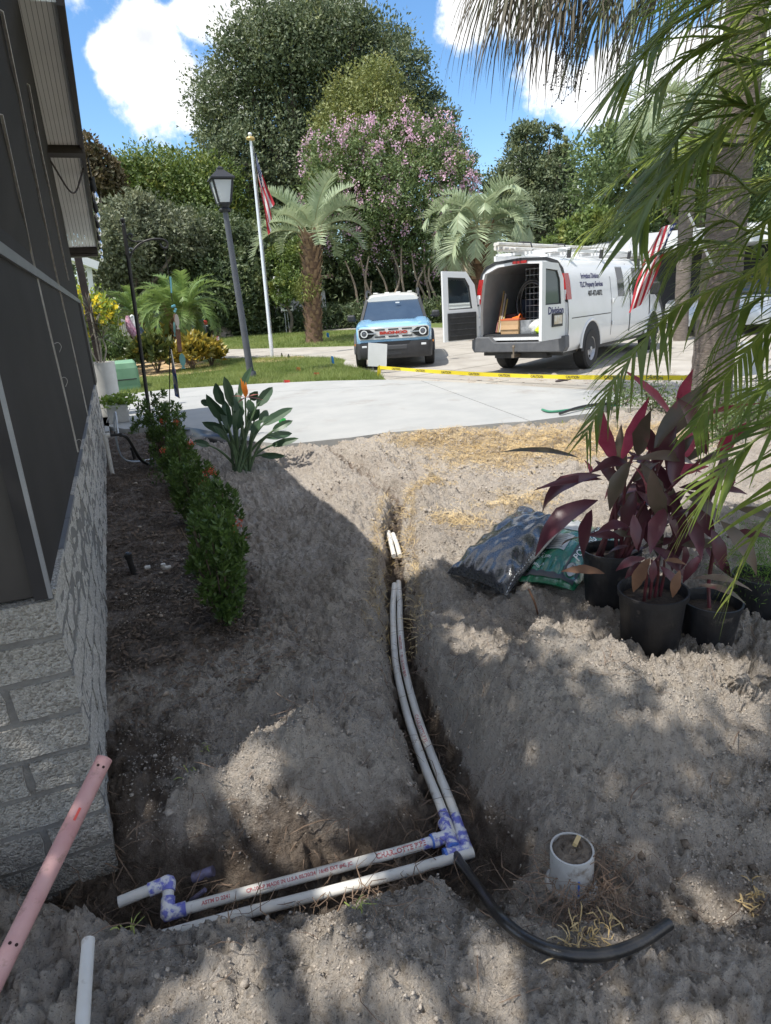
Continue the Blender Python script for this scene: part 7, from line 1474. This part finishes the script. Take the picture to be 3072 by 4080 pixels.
small_flag(1256, 1498, 1250, 1484, 22, 20, R_, 'red marker flag in the lawn short of the yard sign', 'utility marker flags')
small_flag(1188, 1482, 1180, 1462, 16, 18, flat('flag_orange', (.70,.28,.08)), 'faded orange marker flag in the lawn', 'utility marker flags')
small_flag(1313, 1463, 1320, 1418, 9, 26, B_, 'blue marker flag at the rounded lawn corner', 'utility marker flags'); small_flag(1300, 1350, 1301, 1325, 9, 16, B_, 'blue marker flag on the verge right of the lone palm', 'utility marker flags')
small_flag(1195, 1772, 1110, 1663, 28, 50, G_, 'bright green triangular marker flag beside the strelitzia', 'utility marker flags'); small_flag(855, 1705, 843, 1640, 22, 48, R_, 'red marker flag behind the left leaves of the strelitzia', 'utility marker flags')
# stump, bird boxes, cottages
sp_ = G(885, 1345); m = MB(); m.lathe([(.75,-.05),(.55,.1),(.45,.35),(.42,.5),(.0,.52)], sp_, 14); o = m.build('tree_stump', mat('old_stump', (.25,.21,.17), .95, (.36,.31,.26), 5, bump=1, bscale=12)); tag(o, 'weathered grey tree stump on the verge', 'stump')
for (x, y0, y1, w, h, lab) in ((1128,1290,1178,60,70,'white two storey bird house on a thin pole'),(1143,1300,1237,50,25,'small white bird box on a leaning pole')):
    D_b = 33.2; p0 = atd(x+10, y0, D_b); p0.z = zt(p0.x, p0.y); tp = atd(x, y1, D_b); t = empty('bird_house', p0, lab, 'bird house'); kk = D_b/2600; m = MB(); m.tube([(0,0,0), tp-p0], .03, 6); m.build('pole', M_RIM, t); m = MB(); m.box(tp-p0+Vector((0,0,h*kk*.3)), (w*kk*.8,.45,h*kk*.7)); m.build('box', M_WPT, t, False); m = MB(); c = tp-p0+Vector((0,0,h*kk*.68)); m.add([c+Vector(v) for v in ((-w*kk*.5,-.3,0),(w*kk*.5,-.3,0),(w*kk*.5,.3,0),(-w*kk*.5,.3,0),(-w*kk*.5,0,h*kk*.3),(w*kk*.5,0,h*kk*.3))], [(0,1,5,4),(2,3,4,5),(1,2,5),(3,0,4)]); m.build('roof', M_LBL, t, False)
    for s in (-1, 1): m = MB(); m.lathe([(0,0),(.06,0),(.06,-.03)], tp-p0+Vector((s*w*kk*.2,-.235,h*kk*.3)), 10, 'y'); m.build('entry_hole', M_DARKI, t)
def siding_house(name, c, w, d, h, rz, label, roofm, nb, win=()):
    t = empty(name, c, label, 'house', rz=rz); m = MB(); m.box((0,0,h/2), (w,d,h)); m.build('wall_core', M_WPT, t, False)
    for k in range(nb): m = MB(); m.box((0,-d/2-.015,h*(k+.5)/nb), (w+.02,.03,h/nb-.02), Matrix.Rotation(.06, 3, 'X')); m.build('siding_board', M_WPT, t, False)
    m = MB(); e = .5; m.add([(-w/2-e,-d/2-e,h),(w/2+e,-d/2-e,h),(w/2+e,d/2+e,h),(-w/2-e,d/2+e,h),(-w/2-e,0,h+d*.12),(w/2+e,0,h+d*.12),(-w/2-e,-d/2-e,h-.12),(w/2+e,-d/2-e,h-.12)], [(0,1,5,4),(2,3,4,5),(1,2,5),(3,0,4),(6,7,1,0)]); m.build('roof', roofm, t, False)
    for (x, z, ww, hh) in win:
        m = MB(); m.box((x,-d/2-.05,z), (ww,.06,hh)); f = m.build('window', M_WPT, t, False); m = MB(); m.box((x,-d/2-.085,z), (ww-.14,.02,hh-.14)); g = m.build('pane', M_GLS, None, False); g.parent = f
    return t
M_ROOFW = mat('white_metal_roof', (.38,.40,.41), .6, (.46,.47,.48), 2); M_ROOFB = mat('brown_roof', (.10,.07,.055), .9)
pc_ = atd(1125, 1300, 39); pc_.z = zt(pc_.x, pc_.y); siding_house('cottage', pc_, 5.0, 4.0, 2.5, -YAW+.1, 'small white sided cottage half hidden behind the trees', M_ROOFB, 8, ((-.6,1.3,.8,1.0),))
pn = atd(2560, 1230, 27); pn.z = zt(pn.x, pn.y); siding_house('neighbour_house', pn+Vector((2.0,1.6,0)), 13.0, 7.0, 2.35, -YAW-.55, 'white sided neighbour house with a pale metal roof beyond the van', M_ROOFW, 12, ((-3,1.6,1.6,1.3),(1,1.6,1.6,1.3)))
# carport with white rails and utility trailer beyond the van
cpt = atd(2700, 1240, 23.5); cpt.z = zt(cpt.x, cpt.y); cpo = empty('carport', cpt, 'white carport with a flat beam beyond the tall palm trunk', 'carport', rz=-YAW-.5); m = MB(); m.box((2.0,0,2.45), (6.0,3.0,.3)); m.build('roof_beam', M_WPT, cpo, False)
for x in (-.8, 1.6, 4.6): m = MB(); m.box((x,-1.3,1.15), (.16,.16,2.3)); m.build('column', M_WPT, cpo, False)
m = MB(); m.box((2.0,1.4,1.15), (6.0,.1,2.3)); m.build('back_wall', M_DARKI, cpo, False)
trl = empty('utility_trailer', cpt+Vector((.5,-2.0,0)), 'white railed utility trailer parked beyond the van', 'trailer', rz=-YAW-.35); m = MB(); m.box((1.5,0,.55), (5.0,1.7,.14)); m.build('deck', M_WPT, trl, False)
for s in (-1, 1):
    for z in (.80, .98, 1.15): m = MB(); m.bar((-1,s*.85,z),(4,s*.85,z), .04, .04); m.build('rail', M_WPT, trl, False)
    for x in (-1,.2,1.5,2.8,4): m = MB(); m.bar((x,s*.85,.55),(x,s*.85,1.15), .05, .05, up=(1,0,0)); m.build('upright', M_WPT, trl, False)
    for x in (1.0,1.8): wheel(trl, x, s*.95, .33, .2, s)
ss = atd(3010, 1240, 21); ss.z = zt(ss.x, ss.y); sv = empty('silver_car', ss, 'silver car half hidden behind the thick palm trunk', 'car', rz=-YAW-.3); m = MB(); m.loft([sring(-2.2,.72,.42,.85), sring(-2.1,.85,.30,.95), sring(-1.2,.9,.26,1.0), sring(1.0,.9,.26,.98), sring(2.0,.82,.3,.85), sring(2.2,.7,.4,.7)]); m.build('body', mat('silver_paint', (.50,.52,.55), .25, metal=.4, coat=.5), sv); m = MB(); m.loft([sring(-1.9,.70,.96,.98), sring(-1.2,.66,.98,1.42), sring(.1,.66,.98,1.45), sring(1.0,.72,.94,.97)]); m.build('cabin_glass', M_GLS, sv)
for s in (-1, 1):
    for x in (-1.35, 1.35): wheel(sv, x, s*.82, .33, .2, s)
# white lattice porch further along the street
lp_ = atd(365, 1300, 22); lp_.z = zt(lp_.x, lp_.y); lat = empty('lattice_porch', lp_, 'white porch with lattice panels behind the porch post', 'porch'); kz = 22/2600*1.03
def lq(x, y): return atd(x, y, 22)-lp_
m = MB(); m.bar(lq(280,1022), lq(392,1062), .7, .22); m.build('roof_slab', M_WPT, lat)
for (xa, xb) in (((312,1030),(345,1420)), ((352,1040),(392,1420))): m = MB(); m.bar(lq(*xa), lq(*xb), .14, .14, up=(0,1,0)); m.build('column', M_WPT, lat)
for k in range(9):
    for s in (-1, 1): m = MB(); a = lq(322+2.5*k, 1100+28*k); b = lq(352+2.5*k, 1100+28*k+30*s); m.bar(a, b, .03, .02, up=(0,1,0)); m.build('lattice_slat', M_WPT, lat)
# yard sign, caution tape, shoe, hoses on the slab edge
yb_ = G(1487, 1492); Dy = D_of(yb_); ys = empty('yard_sign', yb_, 'blank white yard sign on wire legs in front of the blue car', 'sign'); m = MB(); m.add([atd(x, y, Dy)-yb_ for x, y in ((1465,1459),(1540,1462),(1543,1371),(1467,1365))], [(0,1,2,3)]); o = m.build('board', mat('sign_back', (.66,.68,.68), .6, (.62,.64,.64), 8), ys, False); o.modifiers.new('s', 'SOLIDIFY').thickness = .012
for x in (1486, 1520): m = MB(); m.tube([atd(x, 1462, Dy)-yb_, Vector((atd(x, 1462, Dy).x-yb_.x, atd(x, 1462, Dy).y-yb_.y, -.03))], .005, 5); m.build('wire_leg', M_RIM, ys)
y2 = G(2990, 1560); ys2 = empty('yard_sign', y2, 'white yard sign behind the drooping fronds next to the thick trunk', 'sign'); D2_ = D_of(y2); m = MB(); m.add([atd(x, y, D2_)-y2 for x, y in ((2945,1500),(3040,1490),(3050,1350),(2950,1362))], [(0,1,2,3)]); o = m.build('board', mat('sign_back', (.66,.68,.68)), ys2, False); o.modifiers.new('s', 'SOLIDIFY').thickness = .012
for x in (2970, 3015): m = MB(); q = atd(x, 1496, D2_)-y2; m.tube([q, Vector((q.x, q.y, -.03))], .006, 5); m.build('wire_leg', M_RIM, ys2)
ta = G(1513, 1502); tpst = ta; tp0 = atd(1513, 1464, D_of(ta)); te = Vector((8.9, 7.9, .42)); te = atd(2850, 1505, 10.2)
tape = empty('caution_tape', ta, 'yellow caution tape stretched low across the driveway', 'tape'); M_TAPE = mat('tape_yellow', (.72,.58,.03), .35, trans=.2)
NT = 40; pts = [tp0.lerp(te, i/NT)+Vector((0,0,-.07*math.sin(math.pi*i/NT))) for i in range(NT+1)]
m = MB(); vs = []; 
for i, p in enumerate(pts): a = .35*math.sin(i*.35)+.2; w = .036; vs += [p+Vector((0,math.sin(a)*w,math.cos(a)*w))-ta, p-Vector((0,math.sin(a)*w,math.cos(a)*w))-ta]
m.add(vs, [(2*i, 2*i+1, 2*i+3, 2*i+2) for i in range(NT)]); m.build('band', M_TAPE, tape)
m = MB(); m.add([tp0-ta+Vector((-.04,0,.04)), tp0-ta+Vector((.04,0,.03)), Vector((.02,0,.0)), Vector((-.06,.02,.0))], [(0,1,2,3)]); m.build('loose_end', M_TAPE, tape, False); m = MB(); m.tube([tp0-ta+Vector((0,.01,.05)), (0,.01,-.03)], .008, 6); m.build('stake', M_TWIG, tape)
me = text_mesh('CAUTION', .055, mat('black_lettering', (.02,.02,.025)), 0, .002); dv = (te-tp0).normalized()
for k in range(9):
    i = 3+4*k; p = pts[i]-ta; o = bpy.data.objects.new('lettering', me); link(o, tape); x_ = dv; n_ = Vector((dv.y, -dv.x, 0)); n_.normalize(); o.matrix_local = Matrix.Translation(p+n_*.022) @ Matrix((x_, Vector((0,0,1)), n_)).transposed().to_4x4()
for (x, y, lab) in ((2236,1521,'dark worn slipper lying on the driveway near the tape'),(2262,1516,'second dark slipper beside its pair')):
    p = G(x, y); bm = bmesh.new(); bmesh.ops.create_icosphere(bm, subdivisions=3, radius=1)
    for v in bm.verts: v.co = Vector((v.co.x*.15*(1+.1*v.co.y), v.co.y*.055*(1.1-.35*math.cos(v.co.x*2.4)), max(-.012, v.co.z*(.04 if v.co.x > -.2 else .025))+.012))
    me = bpy.data.meshes.new('slipper'); bm.to_mesh(me); bm.free(); me.materials.append(mat('dark_leather', (.035,.025,.028), .7, (.06,.04,.04), 12)); o = link(bpy.data.objects.new('slipper', me)); o.location = p+Vector((0,0,.012)); o.rotation_euler = (0,0,.35+.3*(x > 2250)); tag(o, lab, 'shoe')
m = MB(); m.tube([p+Vector((0,0,.012)) for p in spline([onsand(2085,1690), onsand(2150,1668), onsand(2210,1650), onsand(2260,1638)], 24)], .014, 8); tag(m.build('white_pipe', M_PVC), 'thin white pipe lying along the slab edge under the fronds', 'pipe')
m = MB(); hp_ = [onz(2160,1632,.15), onz(2200,1640,.145), onz(2300,1628,.145), onz(2400,1612,.15), onz(2480,1620,.10)]; m.tube(spline(hp_, 24), .016, 8); nz_ = tag(m.build('green_hose_nozzle', mat('green_plastic', (.05,.22,.13), .5)), 'green hose wand with a hooked end on the slab edge', 'hose')
m = MB(); m.tube(spline([onz(2230,1648,.15), onz(2300,1625,.17), onz(2370,1612,.17), onz(2460,1606,.15)], 20), .018, 8); tag(m.build('black_hose', M_BLK), 'black hose lying behind the green wand', 'hose')
# ================================================================== PALMS ON THE RIGHT
M_TP = mat('palm_trunk', (.12,.10,.085), .95, (.22,.185,.16), 9, bump=2.5, bscale=14, stretch=(1,1,3.5), col3=(.33,.25,.20), scale3=3, f3=.62)
M_NPL = mat('areca_leaf', (.105,.165,.030), .42, (.20,.265,.055), 5, trans=.50, spec=.35, col3=(.34,.38,.10), scale3=2.5, f3=.55); M_NPR = mat('areca_rachis', (.28,.31,.07), .45, (.16,.20,.05), 6)
M_FANL = mat('fan_leaf', (.06,.085,.035), .5, (.12,.135,.06), 4, trans=.25); M_FAND = mat('fan_leaf_dry', (.065,.058,.042), .75, (.14,.12,.085), 4, trans=.2)
# thick trunk with ringed bark
tb = Vector((7.05, 6.35, -.05)); tb = onz(2822, 1632, .05); Dt = D_of(tb); tk = empty('fan_palm', tb, 'thick ringed palm trunk carrying a shaggy fan crown overhead', 'palm tree')
ttop = atd(3010, -330, Dt+.1)-tb; m = MB(); n = 90; rg = random.Random(3); pts = [Vector((0,0,-.1)).lerp(ttop, (i/n))+Vector((0,0,0)) for i in range(n+1)]
m.tube(pts, [(.245-.045*(i/n)**.6)*(1+.030*((i*1.0) % 3 < 1.2)+rg.uniform(-.012,.012))+.06*math.exp(-i/3.0) for i in range(n+1)], 30); m.build('trunk', M_TP, tk, angle=80)
H_ = ttop.z
def fan(petiole_end, hang, rad, nst, seed, matl, name):
    rg = random.Random(seed); a = ttop; b = Vector(petiole_end); m = MB(); m.tube(spline([a+Vector((0,0,.1)), a.lerp(b, .5)+Vector((0,0,.45)), b], 12), .016, 5); m.mi = 1; out = (b-a); out.z = 0; out.normalize(); sd = Vector((-out.y, out.x, 0))
    for i in range(nst):
        f = (i+.5)/nst*2-1; an = f*1.9; d = (out*math.cos(an)*.75+sd*math.sin(an)+Vector((0,0,-.35*abs(math.cos(an))))).normalized(); L = rad*rg.uniform(.8,1.15); c = b.copy(); vs = []; seg = 6; w0 = .032; wd = d.cross(Vector((0,0,1))).normalized()
        for g in range(seg+1):
            t = g/seg; w = w0*(.35+.9*t if t < .4 else 1.05*(1-t)**.8+.05)*.55; vs += [c-wd*w, c+wd*w]; d = (d+Vector((rg.uniform(-.05,.05), rg.uniform(-.05,.05), -hang*(.25+.75*t)/seg*2.2))).normalized(); c = c+d*(L/seg)
        m.add(vs, [(2*g, 2*g+1, 2*g+3, 2*g+2) for g in range(seg)])
    return m.build(name, [M_FAND if matl is M_FAND else M_NPR, matl], tk, False)
def tl(x, y, D): return atd(x, y, D)-tb
k = 0
for (x, y, D, dry, hg, rd) in ((2010,-170,9.2,1,1.6,1.35),(2110,-120,8.8,1,1.8,1.35),(2210,-90,9.0,1,2.0,1.35),(2320,-130,8.6,1,2.0,1.4),(2420,-60,9.2,1,2.0,1.3),(2060,-320,9.5,0,1.0,1.4),(2250,-330,8.8,0,1.2,1.5),(2520,-120,8.6,0,1.8,1.35),(2640,-90,8.9,1,2.0,1.3),(2740,-160,8.4,0,1.7,1.3),(2460,-380,8.2,0,1.0,1.5),(2700,-450,8.2,0,.9,1.5),(3150,-100,8.4,0,1.6,1.4),(3300,-250,9.2,0,1.4,1.4),(3000,-420,7.8,0,1.2,1.5),(2900,-100,8.0,1,2.0,1.2),(3250,-500,10.2,0,.9,1.5),(2850,-600,10.5,0,.8,1.5)):
    k += 1; fan(tl(x, y, D), hg, rd, 34, 900+k, M_FAND if dry else M_FANL, 'dry_fan_leaf' if dry else 'fan_leaf')
# fruit sprays: thin stalks with dark berries
for (x, y0, y1, s) in ((2225,60,390,1),(2285,80,360,2),(2200,40,330,3),(2250,40,300,4)):
    rg = random.Random(s); m = MB(); a = tl(x+60, y0-120, 8.8); b = tl(x, y1, 8.8); pts = spline([a, a.lerp(b, .5)+Vector((.05,0,0)), b], 20); m.tube(pts, .006, 5)
    for q in pts[6:]:
        for _ in range(2):
            e = q+Vector((rg.uniform(-.12,.12), rg.uniform(-.12,.12), rg.uniform(-.12,.04))); m.tube([q, e], .0025, 4)
    m.build('fruit_stalk', M_FAND, tk); m = MB()
    for q in pts[8:]:
        for _ in range(2):
            e = q+Vector((rg.uniform(-.11,.11), rg.uniform(-.11,.11), rg.uniform(-.14,.02))); m.lathe([(0,-.010),(.0085,-.005),(.0085,.005),(0,.010)], e, 6)
    m.build('berries', mat('dark_berry', (.02,.016,.02), .4), tk)['kind'] = 'stuff'
# second thin trunk further off
t2 = atd(2718, 1260, 19); t2.z = zt(t2.x, t2.y); t2o = empty('slender_palm', t2, 'slender ringed palm trunk standing beyond the thick one', 'palm tree'); m = MB(); tp2 = atd(2755, 420, 19.2)-t2; m.tube([Vector((0,0,-.1)).lerp(tp2, i/30) for i in range(31)], [.17*(1+.04*(i % 2)) for i in range(31)], 12); m.build('trunk', M_TP, t2o)
for i in range(14):
    o = bpy.data.objects.new('frond', PIN2[i % 3]); link(o, t2o); o.location = tp2; o.rotation_euler = Euler((0, -.9+1.1*i/14, i*2.4), 'XYZ'); o.scale = (.9,.9,.9)
# flag on an angled staff fixed to the thick trunk
fpA = tl(2740, 880, Dt-.45); stf = empty('flag_staff', tb, 'angled staff fixed to the thick palm trunk', 'flag staff'); m = MB(); m.tube([tl(2840,1060,Dt-.32), fpA+Vector((0,0,.08))], .014, 8); m.build('staff', M_WPT, stf)
def flagB(u, v):
    L0 = tl(2640, 905, Dt-.5).lerp(tl(2705, 885, Dt-.5), v); L1 = tl(2488, 1235, Dt-.6).lerp(tl(2560, 1190, Dt-.45), v)
    c = L0.lerp(L1, u)+(tl(2514,1290,Dt-.55)-L1)*max(0, u-.75)*1.6*(1-abs(v-.4)*1.2); return tb+c+Vector((.02*math.sin(v*9+u*3), .07*math.sin(v*8+u*4), 0))
fo = cloth('flag', flagB, 30, 20, M_FLAG); tag(fo, 'striped red and white flag hanging by the thick palm trunk', 'flag')
# ---- near feathery palm: stems out of frame on the right, fronds arching in
nb_ = Vector((3.35, 1.75, 0.0)); npm = empty('areca_palm', nb_, 'feathery palm arching in over the pots with long green leaflets', 'palm tree')
stems = {'a': Vector((3.30,1.75,2.3)), 'b': Vector((3.55,2.0,1.9)), 'c': Vector((3.1,1.45,1.5))}
for s in stems.values():
    m = MB(); m.tube(spline([Vector((nb_.x+(s.x-nb_.x)*.4, nb_.y+(s.y-nb_.y)*.4, -.1)), Vector((s.x, s.y, s.z*.5)), s], 10), .045, 10); o = m.build('cane', mat('cane_green', (.14,.19,.06), .5, (.25,.25,.10), 6)); o.parent = npm; o.matrix_parent_inverse = Matrix.Translation(-nb_)
def nfrond(px, stem, nl, L, W, sweep, vup, droop, seed, start=.25, mside=None, rach=.009):
    pts = [atd(x, y, D) for x, y, D in px]; s = stems[stem]; path = spline([s, s.lerp(pts[0], .6)+Vector((0,0,.12))]+pts, 36); Lt = sum((b-a).length for a, b in zip(path[:-1], path[1:])); L0 = (pts[0]-s).length
    st = start if start is not None else L0/Lt; droop *= .72; W *= .98; sweep += .08; nl = int(nl*1.15); m = frond_arrays(path, nl, L, W, sweep, vup, droop, seed, st, rach, None, .12, mside=mside); o = m.build('frond', [M_NPR, M_NPL], None, True, 60); o.parent = npm; o.matrix_parent_inverse = Matrix.Translation(-nb_)
nfrond([(3072,1036,3.3),(2723,1209,3.15),(2566,1360,3.05),(2451,1517,3.0),(2331,1737,2.95)], 'a', 46, .42, .017, .45, .0, 1.1, 1, .32)
nfrond([(3100,380,3.0),(2894,494,2.9),(2729,642,2.8),(2590,790,2.75),(2523,930,2.7)], 'a', 46, .46, .022, .55, .05, .9, 2, .30)
nfrond([(2990,-60,2.7),(2853,0,2.65),(2690,90,2.6),(2570,200,2.55),(2470,330,2.5)], 'a', 34, .50, .026, .8, .0, .7, 3, .35)
nfrond([(3120,1250,3.0),(2960,1420,2.9),(2850,1560,2.85),(2760,1720,2.8)], 'c', 34, .34, .016, .5, .0, 1.0, 4, .3)
nfrond([(3180,1640,2.3),(3000,1760,2.25),(2860,1900,2.2),(2740,2080,2.2)], 'c', 30, .36, .020, .6, .1, .9, 5, .3)
nfrond([(3200,1900,2.2),(3060,2060,2.15),(2960,2230,2.15),(2900,2400,2.15)], 'c', 22, .34, .018, .6, .1, .9, 6, .3)
nfrond([(3120,700,4.0),(2880,760,4.0),(2650,800,3.95),(2430,880,3.9),(2330,950,3.9)], 'b', 44, .52, .020, .35, .1, 1.0, 7, .3)
nfrond([(3150,560,3.9),(2960,540,4.0),(2760,560,4.0),(2560,640,4.0),(2420,760,3.95)], 'b', 42, .50, .020, .4, .1, .9, 9, .3)
nfrond([(3100,250,3.4),(2980,240,3.4),(2850,300,3.35),(2740,420,3.3),(2660,560,3.3)], 'a', 34, .44, .020, .6, .1, .9, 10, .3)
nfrond([(3140,1060,3.9),(2960,980,4.0),(2780,960,4.0),(2620,1010,3.95),(2520,1110,3.95)], 'b', 40, .50, .016, .35, .0, 1.2, 11, .3)
nfrond([(3160,150,3.8),(3060,160,3.9),(2960,240,3.9),(2900,380,3.9),(2870,520,3.9)], 'b', 34, .44, .018, .5, .1, .9, 12, .3)
nfrond([(3100,480,3.1),(2980,420,3.05),(2850,430,3.0),(2720,520,3.0),(2620,680,2.95),(2560,860,2.95)], 'a', 44, .44, .020, .5, .05, 1.0, 13, .3)
nfrond([(3060,760,3.3),(2900,690,3.3),(2720,690,3.25),(2560,770,3.2),(2440,910,3.2)], 'a', 44, .44, .019, .45, .05, 1.0, 14, .3)
nfrond([(3040,900,3.2),(2900,880,3.2),(2760,950,3.15),(2660,1080,3.15),(2600,1240,3.15)], 'a', 40, .40, .017, .45, .0, 1.1, 15, .3)
nfrond([(3000,120,2.9),(2860,150,2.9),(2720,240,2.85),(2600,380,2.8),(2520,540,2.8)], 'a', 36, .46, .024, .6, .05, .9, 16, .3)
nfrond([(3180,1180,3.0),(3050,1180,3.0),(2930,1260,2.95),(2840,1400,2.95),(2790,1560,2.95)], 'c', 36, .34, .016, .5, .0, 1.0, 17, .3)
nfrond([(3140,20,3.3),(3050,0,3.3),(2950,80,3.3),(2880,220,3.3),(2840,380,3.3)], 'a', 34, .42, .020, .5, .1, .9, 18, .3)
nfrond([(3190,1500,2.6),(3080,1520,2.55),(2960,1620,2.5),(2870,1780,2.5),(2820,1960,2.5)], 'c', 32, .34, .018, .5, .05, 1.0, 19, .3)
nfrond([(3200,1000,4.2),(3070,930,4.2),(2930,980,4.2),(2830,1100,4.2),(2780,1260,4.2)], 'b', 40, .46, .017, .45, .05, 1.0, 21, .3)
nfrond([(3060,240,3.6),(2960,330,3.6),(2880,480,3.6),(2830,660,3.6),(2800,840,3.6)], 'a', 40, .42, .019, .5, .05, .9, 22, .3)
nfrond([(2960,-120,3.1),(2830,-60,3.1),(2700,40,3.05),(2590,180,3.0),(2500,340,3.0)], 'a', 40, .48, .024, .6, .05, .8, 24, .3)
nfrond([(3000,560,3.5),(2850,580,3.5),(2690,640,3.5),(2540,740,3.45),(2420,860,3.45)], 'a', 44, .44, .020, .45, .05, .9, 25, .3)
nfrond([(3050,1100,3.5),(2900,1080,3.5),(2770,1140,3.5),(2670,1250,3.5),(2610,1390,3.5)], 'b', 38, .38, .016, .45, .05, .9, 26, .3)
# low green border plants round the thick trunk
for i, (x, y, w, h) in enumerate(((2480,1640,150,110),(2600,1650,140,120),(2720,1660,120,90),(2950,1680,180,120),(3060,1720,160,150),(2880,1760,160,110))):
    b = onsand(x, y); rgq = np.random.default_rng(300+i); Db = D_of(b); k = Db*1.04/2600; t = empty('border_shrub', b, ('tiny leaved green shrub at the slab corner','tiny leaved green shrub with upright sprigs by the thick trunk','low sprawling shrub at the foot of the thick trunk','green shrub right of the thick trunk','dark green shrub below the white yard sign','low green shrub behind the red cordyline leaves')[i], 'shrub', 'border shrubs round the thick palm'); n = 900
    P = rgq.normal(0, 1, (n, 3))*np.array([w*k*.26,w*k*.22,h*k*.28])+np.array([0,0,h*k*.45]); P[:, 2] = np.maximum(P[:, 2], .02); Vv, Fq = leaf_cloud(P, sph(n, rgq)+np.array([0,0,.6]), rgq.uniform(.02,.045,n), .5, .2, rgq); link(bpy.data.objects.new('foliage', npmesh('foliage', Vv, Fq, M_CRP)), t)
    m = MB()
    for j in range(6): a = j*1.05; m.tube([(0,0,0), (w*k*.3*math.cos(a), w*k*.25*math.sin(a), h*k*.8)], .005, 4)
    m.build('stems', M_TWIG, t)
# ---- crown of the shade oak (overhead, out of frame): a broken canopy with gaps that dapple the diggings
rg = np.random.default_rng(500); SHL = []
kx_, ky_ = sdir.x/sdir.z, sdir.y/sdir.z
for gx in np.arange(-1.0, 3.9, .72):
    for gy in np.arange(.2, 3.5, .72):
        zc = rg.uniform(4.4, 5.3); SHL.append((Vector((gx+rg.uniform(-.15,.15)+kx_*zc, gy+rg.uniform(-.15,.15)+ky_*zc, zc)), .62))
GAPS = [(1060,3150,.15,.17),(1190,2900,.09,.09),(900,3330,.10,.08),(1340,3420,.10,.09),(1250,3800,.16,.16),(1500,3680,.07,.05),(1050,3960,.16,.1),(700,3920,.06,.06),(2000,3940,.22,.12),(2350,4010,.10,.08),(1960,2580,.14,.14),(2130,2720,.12,.10),(2780,2700,.32,.18),(2930,2860,.22,.14),(2330,2600,.12,.12),(2520,2850,.10,.09),(2550,3700,.06,.05),(1890,3640,.04,.04),(2740,3000,.10,.08),(2250,2480,.14,.12),(2450,2690,.14,.08),(1650,2700,.06,.08),(2850,3500,.08,.06),(1800,3060,.05,.06),(2050,3350,.06,.05)]
GW = [(onz(x, y, .08), a*1.3, b*1.3) for x, y, a, b in GAPS]
C_, D_v, N_v = [], [], []
for c, r in SHL:
    k = 620; nc = 18; cd = sph(nc, rg); cc = cd*r*rg.uniform(.3,1,(nc,1)); rep = rg.integers(0, nc, k); P = cc[rep]+np.clip(rg.normal(0, 1, (k, 3)), -1.8, 1.8)*r*.24+np.array(c); C_.append(P); D_v.append(sph(k, rg))
C_ = np.concatenate(C_); D_v = np.concatenate(D_v); gx = C_[:, 0]-kx_*C_[:, 2]; gy = C_[:, 1]-ky_*C_[:, 2]; keep = np.ones(len(C_), bool)
for p, a, b in GW:
    e = ((gx-p.x)/a)**2+((gy-p.y)/b)**2; keep &= ~(e < .75+.5*rg.random(len(C_)))
keep &= ~((gx > 1.35) & (gy > 3.05+.25*rg.random(len(C_))))
C_, D_v = C_[keep], D_v[keep]; Vv, Fq = leaf_cloud(C_-np.array(sb), D_v, rg.uniform(.10,.18,len(C_)), .55, .2, rg); link(bpy.data.objects.new('crown', npmesh('crown', Vv, Fq, M_OAK)), st_)
m = MB(); m.tube(spline([(0,0,-.2),(-.1,.3,2.2),(-.3,1.4,4.4)], 12), [.30]+[.24]*12, 12); m.build('trunk', M_TRK, st_)
for c, r in SHL[::3]:
    m = MB(); e = c-sb; m.tube(spline([Vector((-.3,1.4,4.3)), Vector((-.3,1.4,4.3)).lerp(e, .5)+Vector((0,0,.4)), e], 10), [.07-.006*i for i in range(11)], 7); m.build('limb', M_TRK, st_)
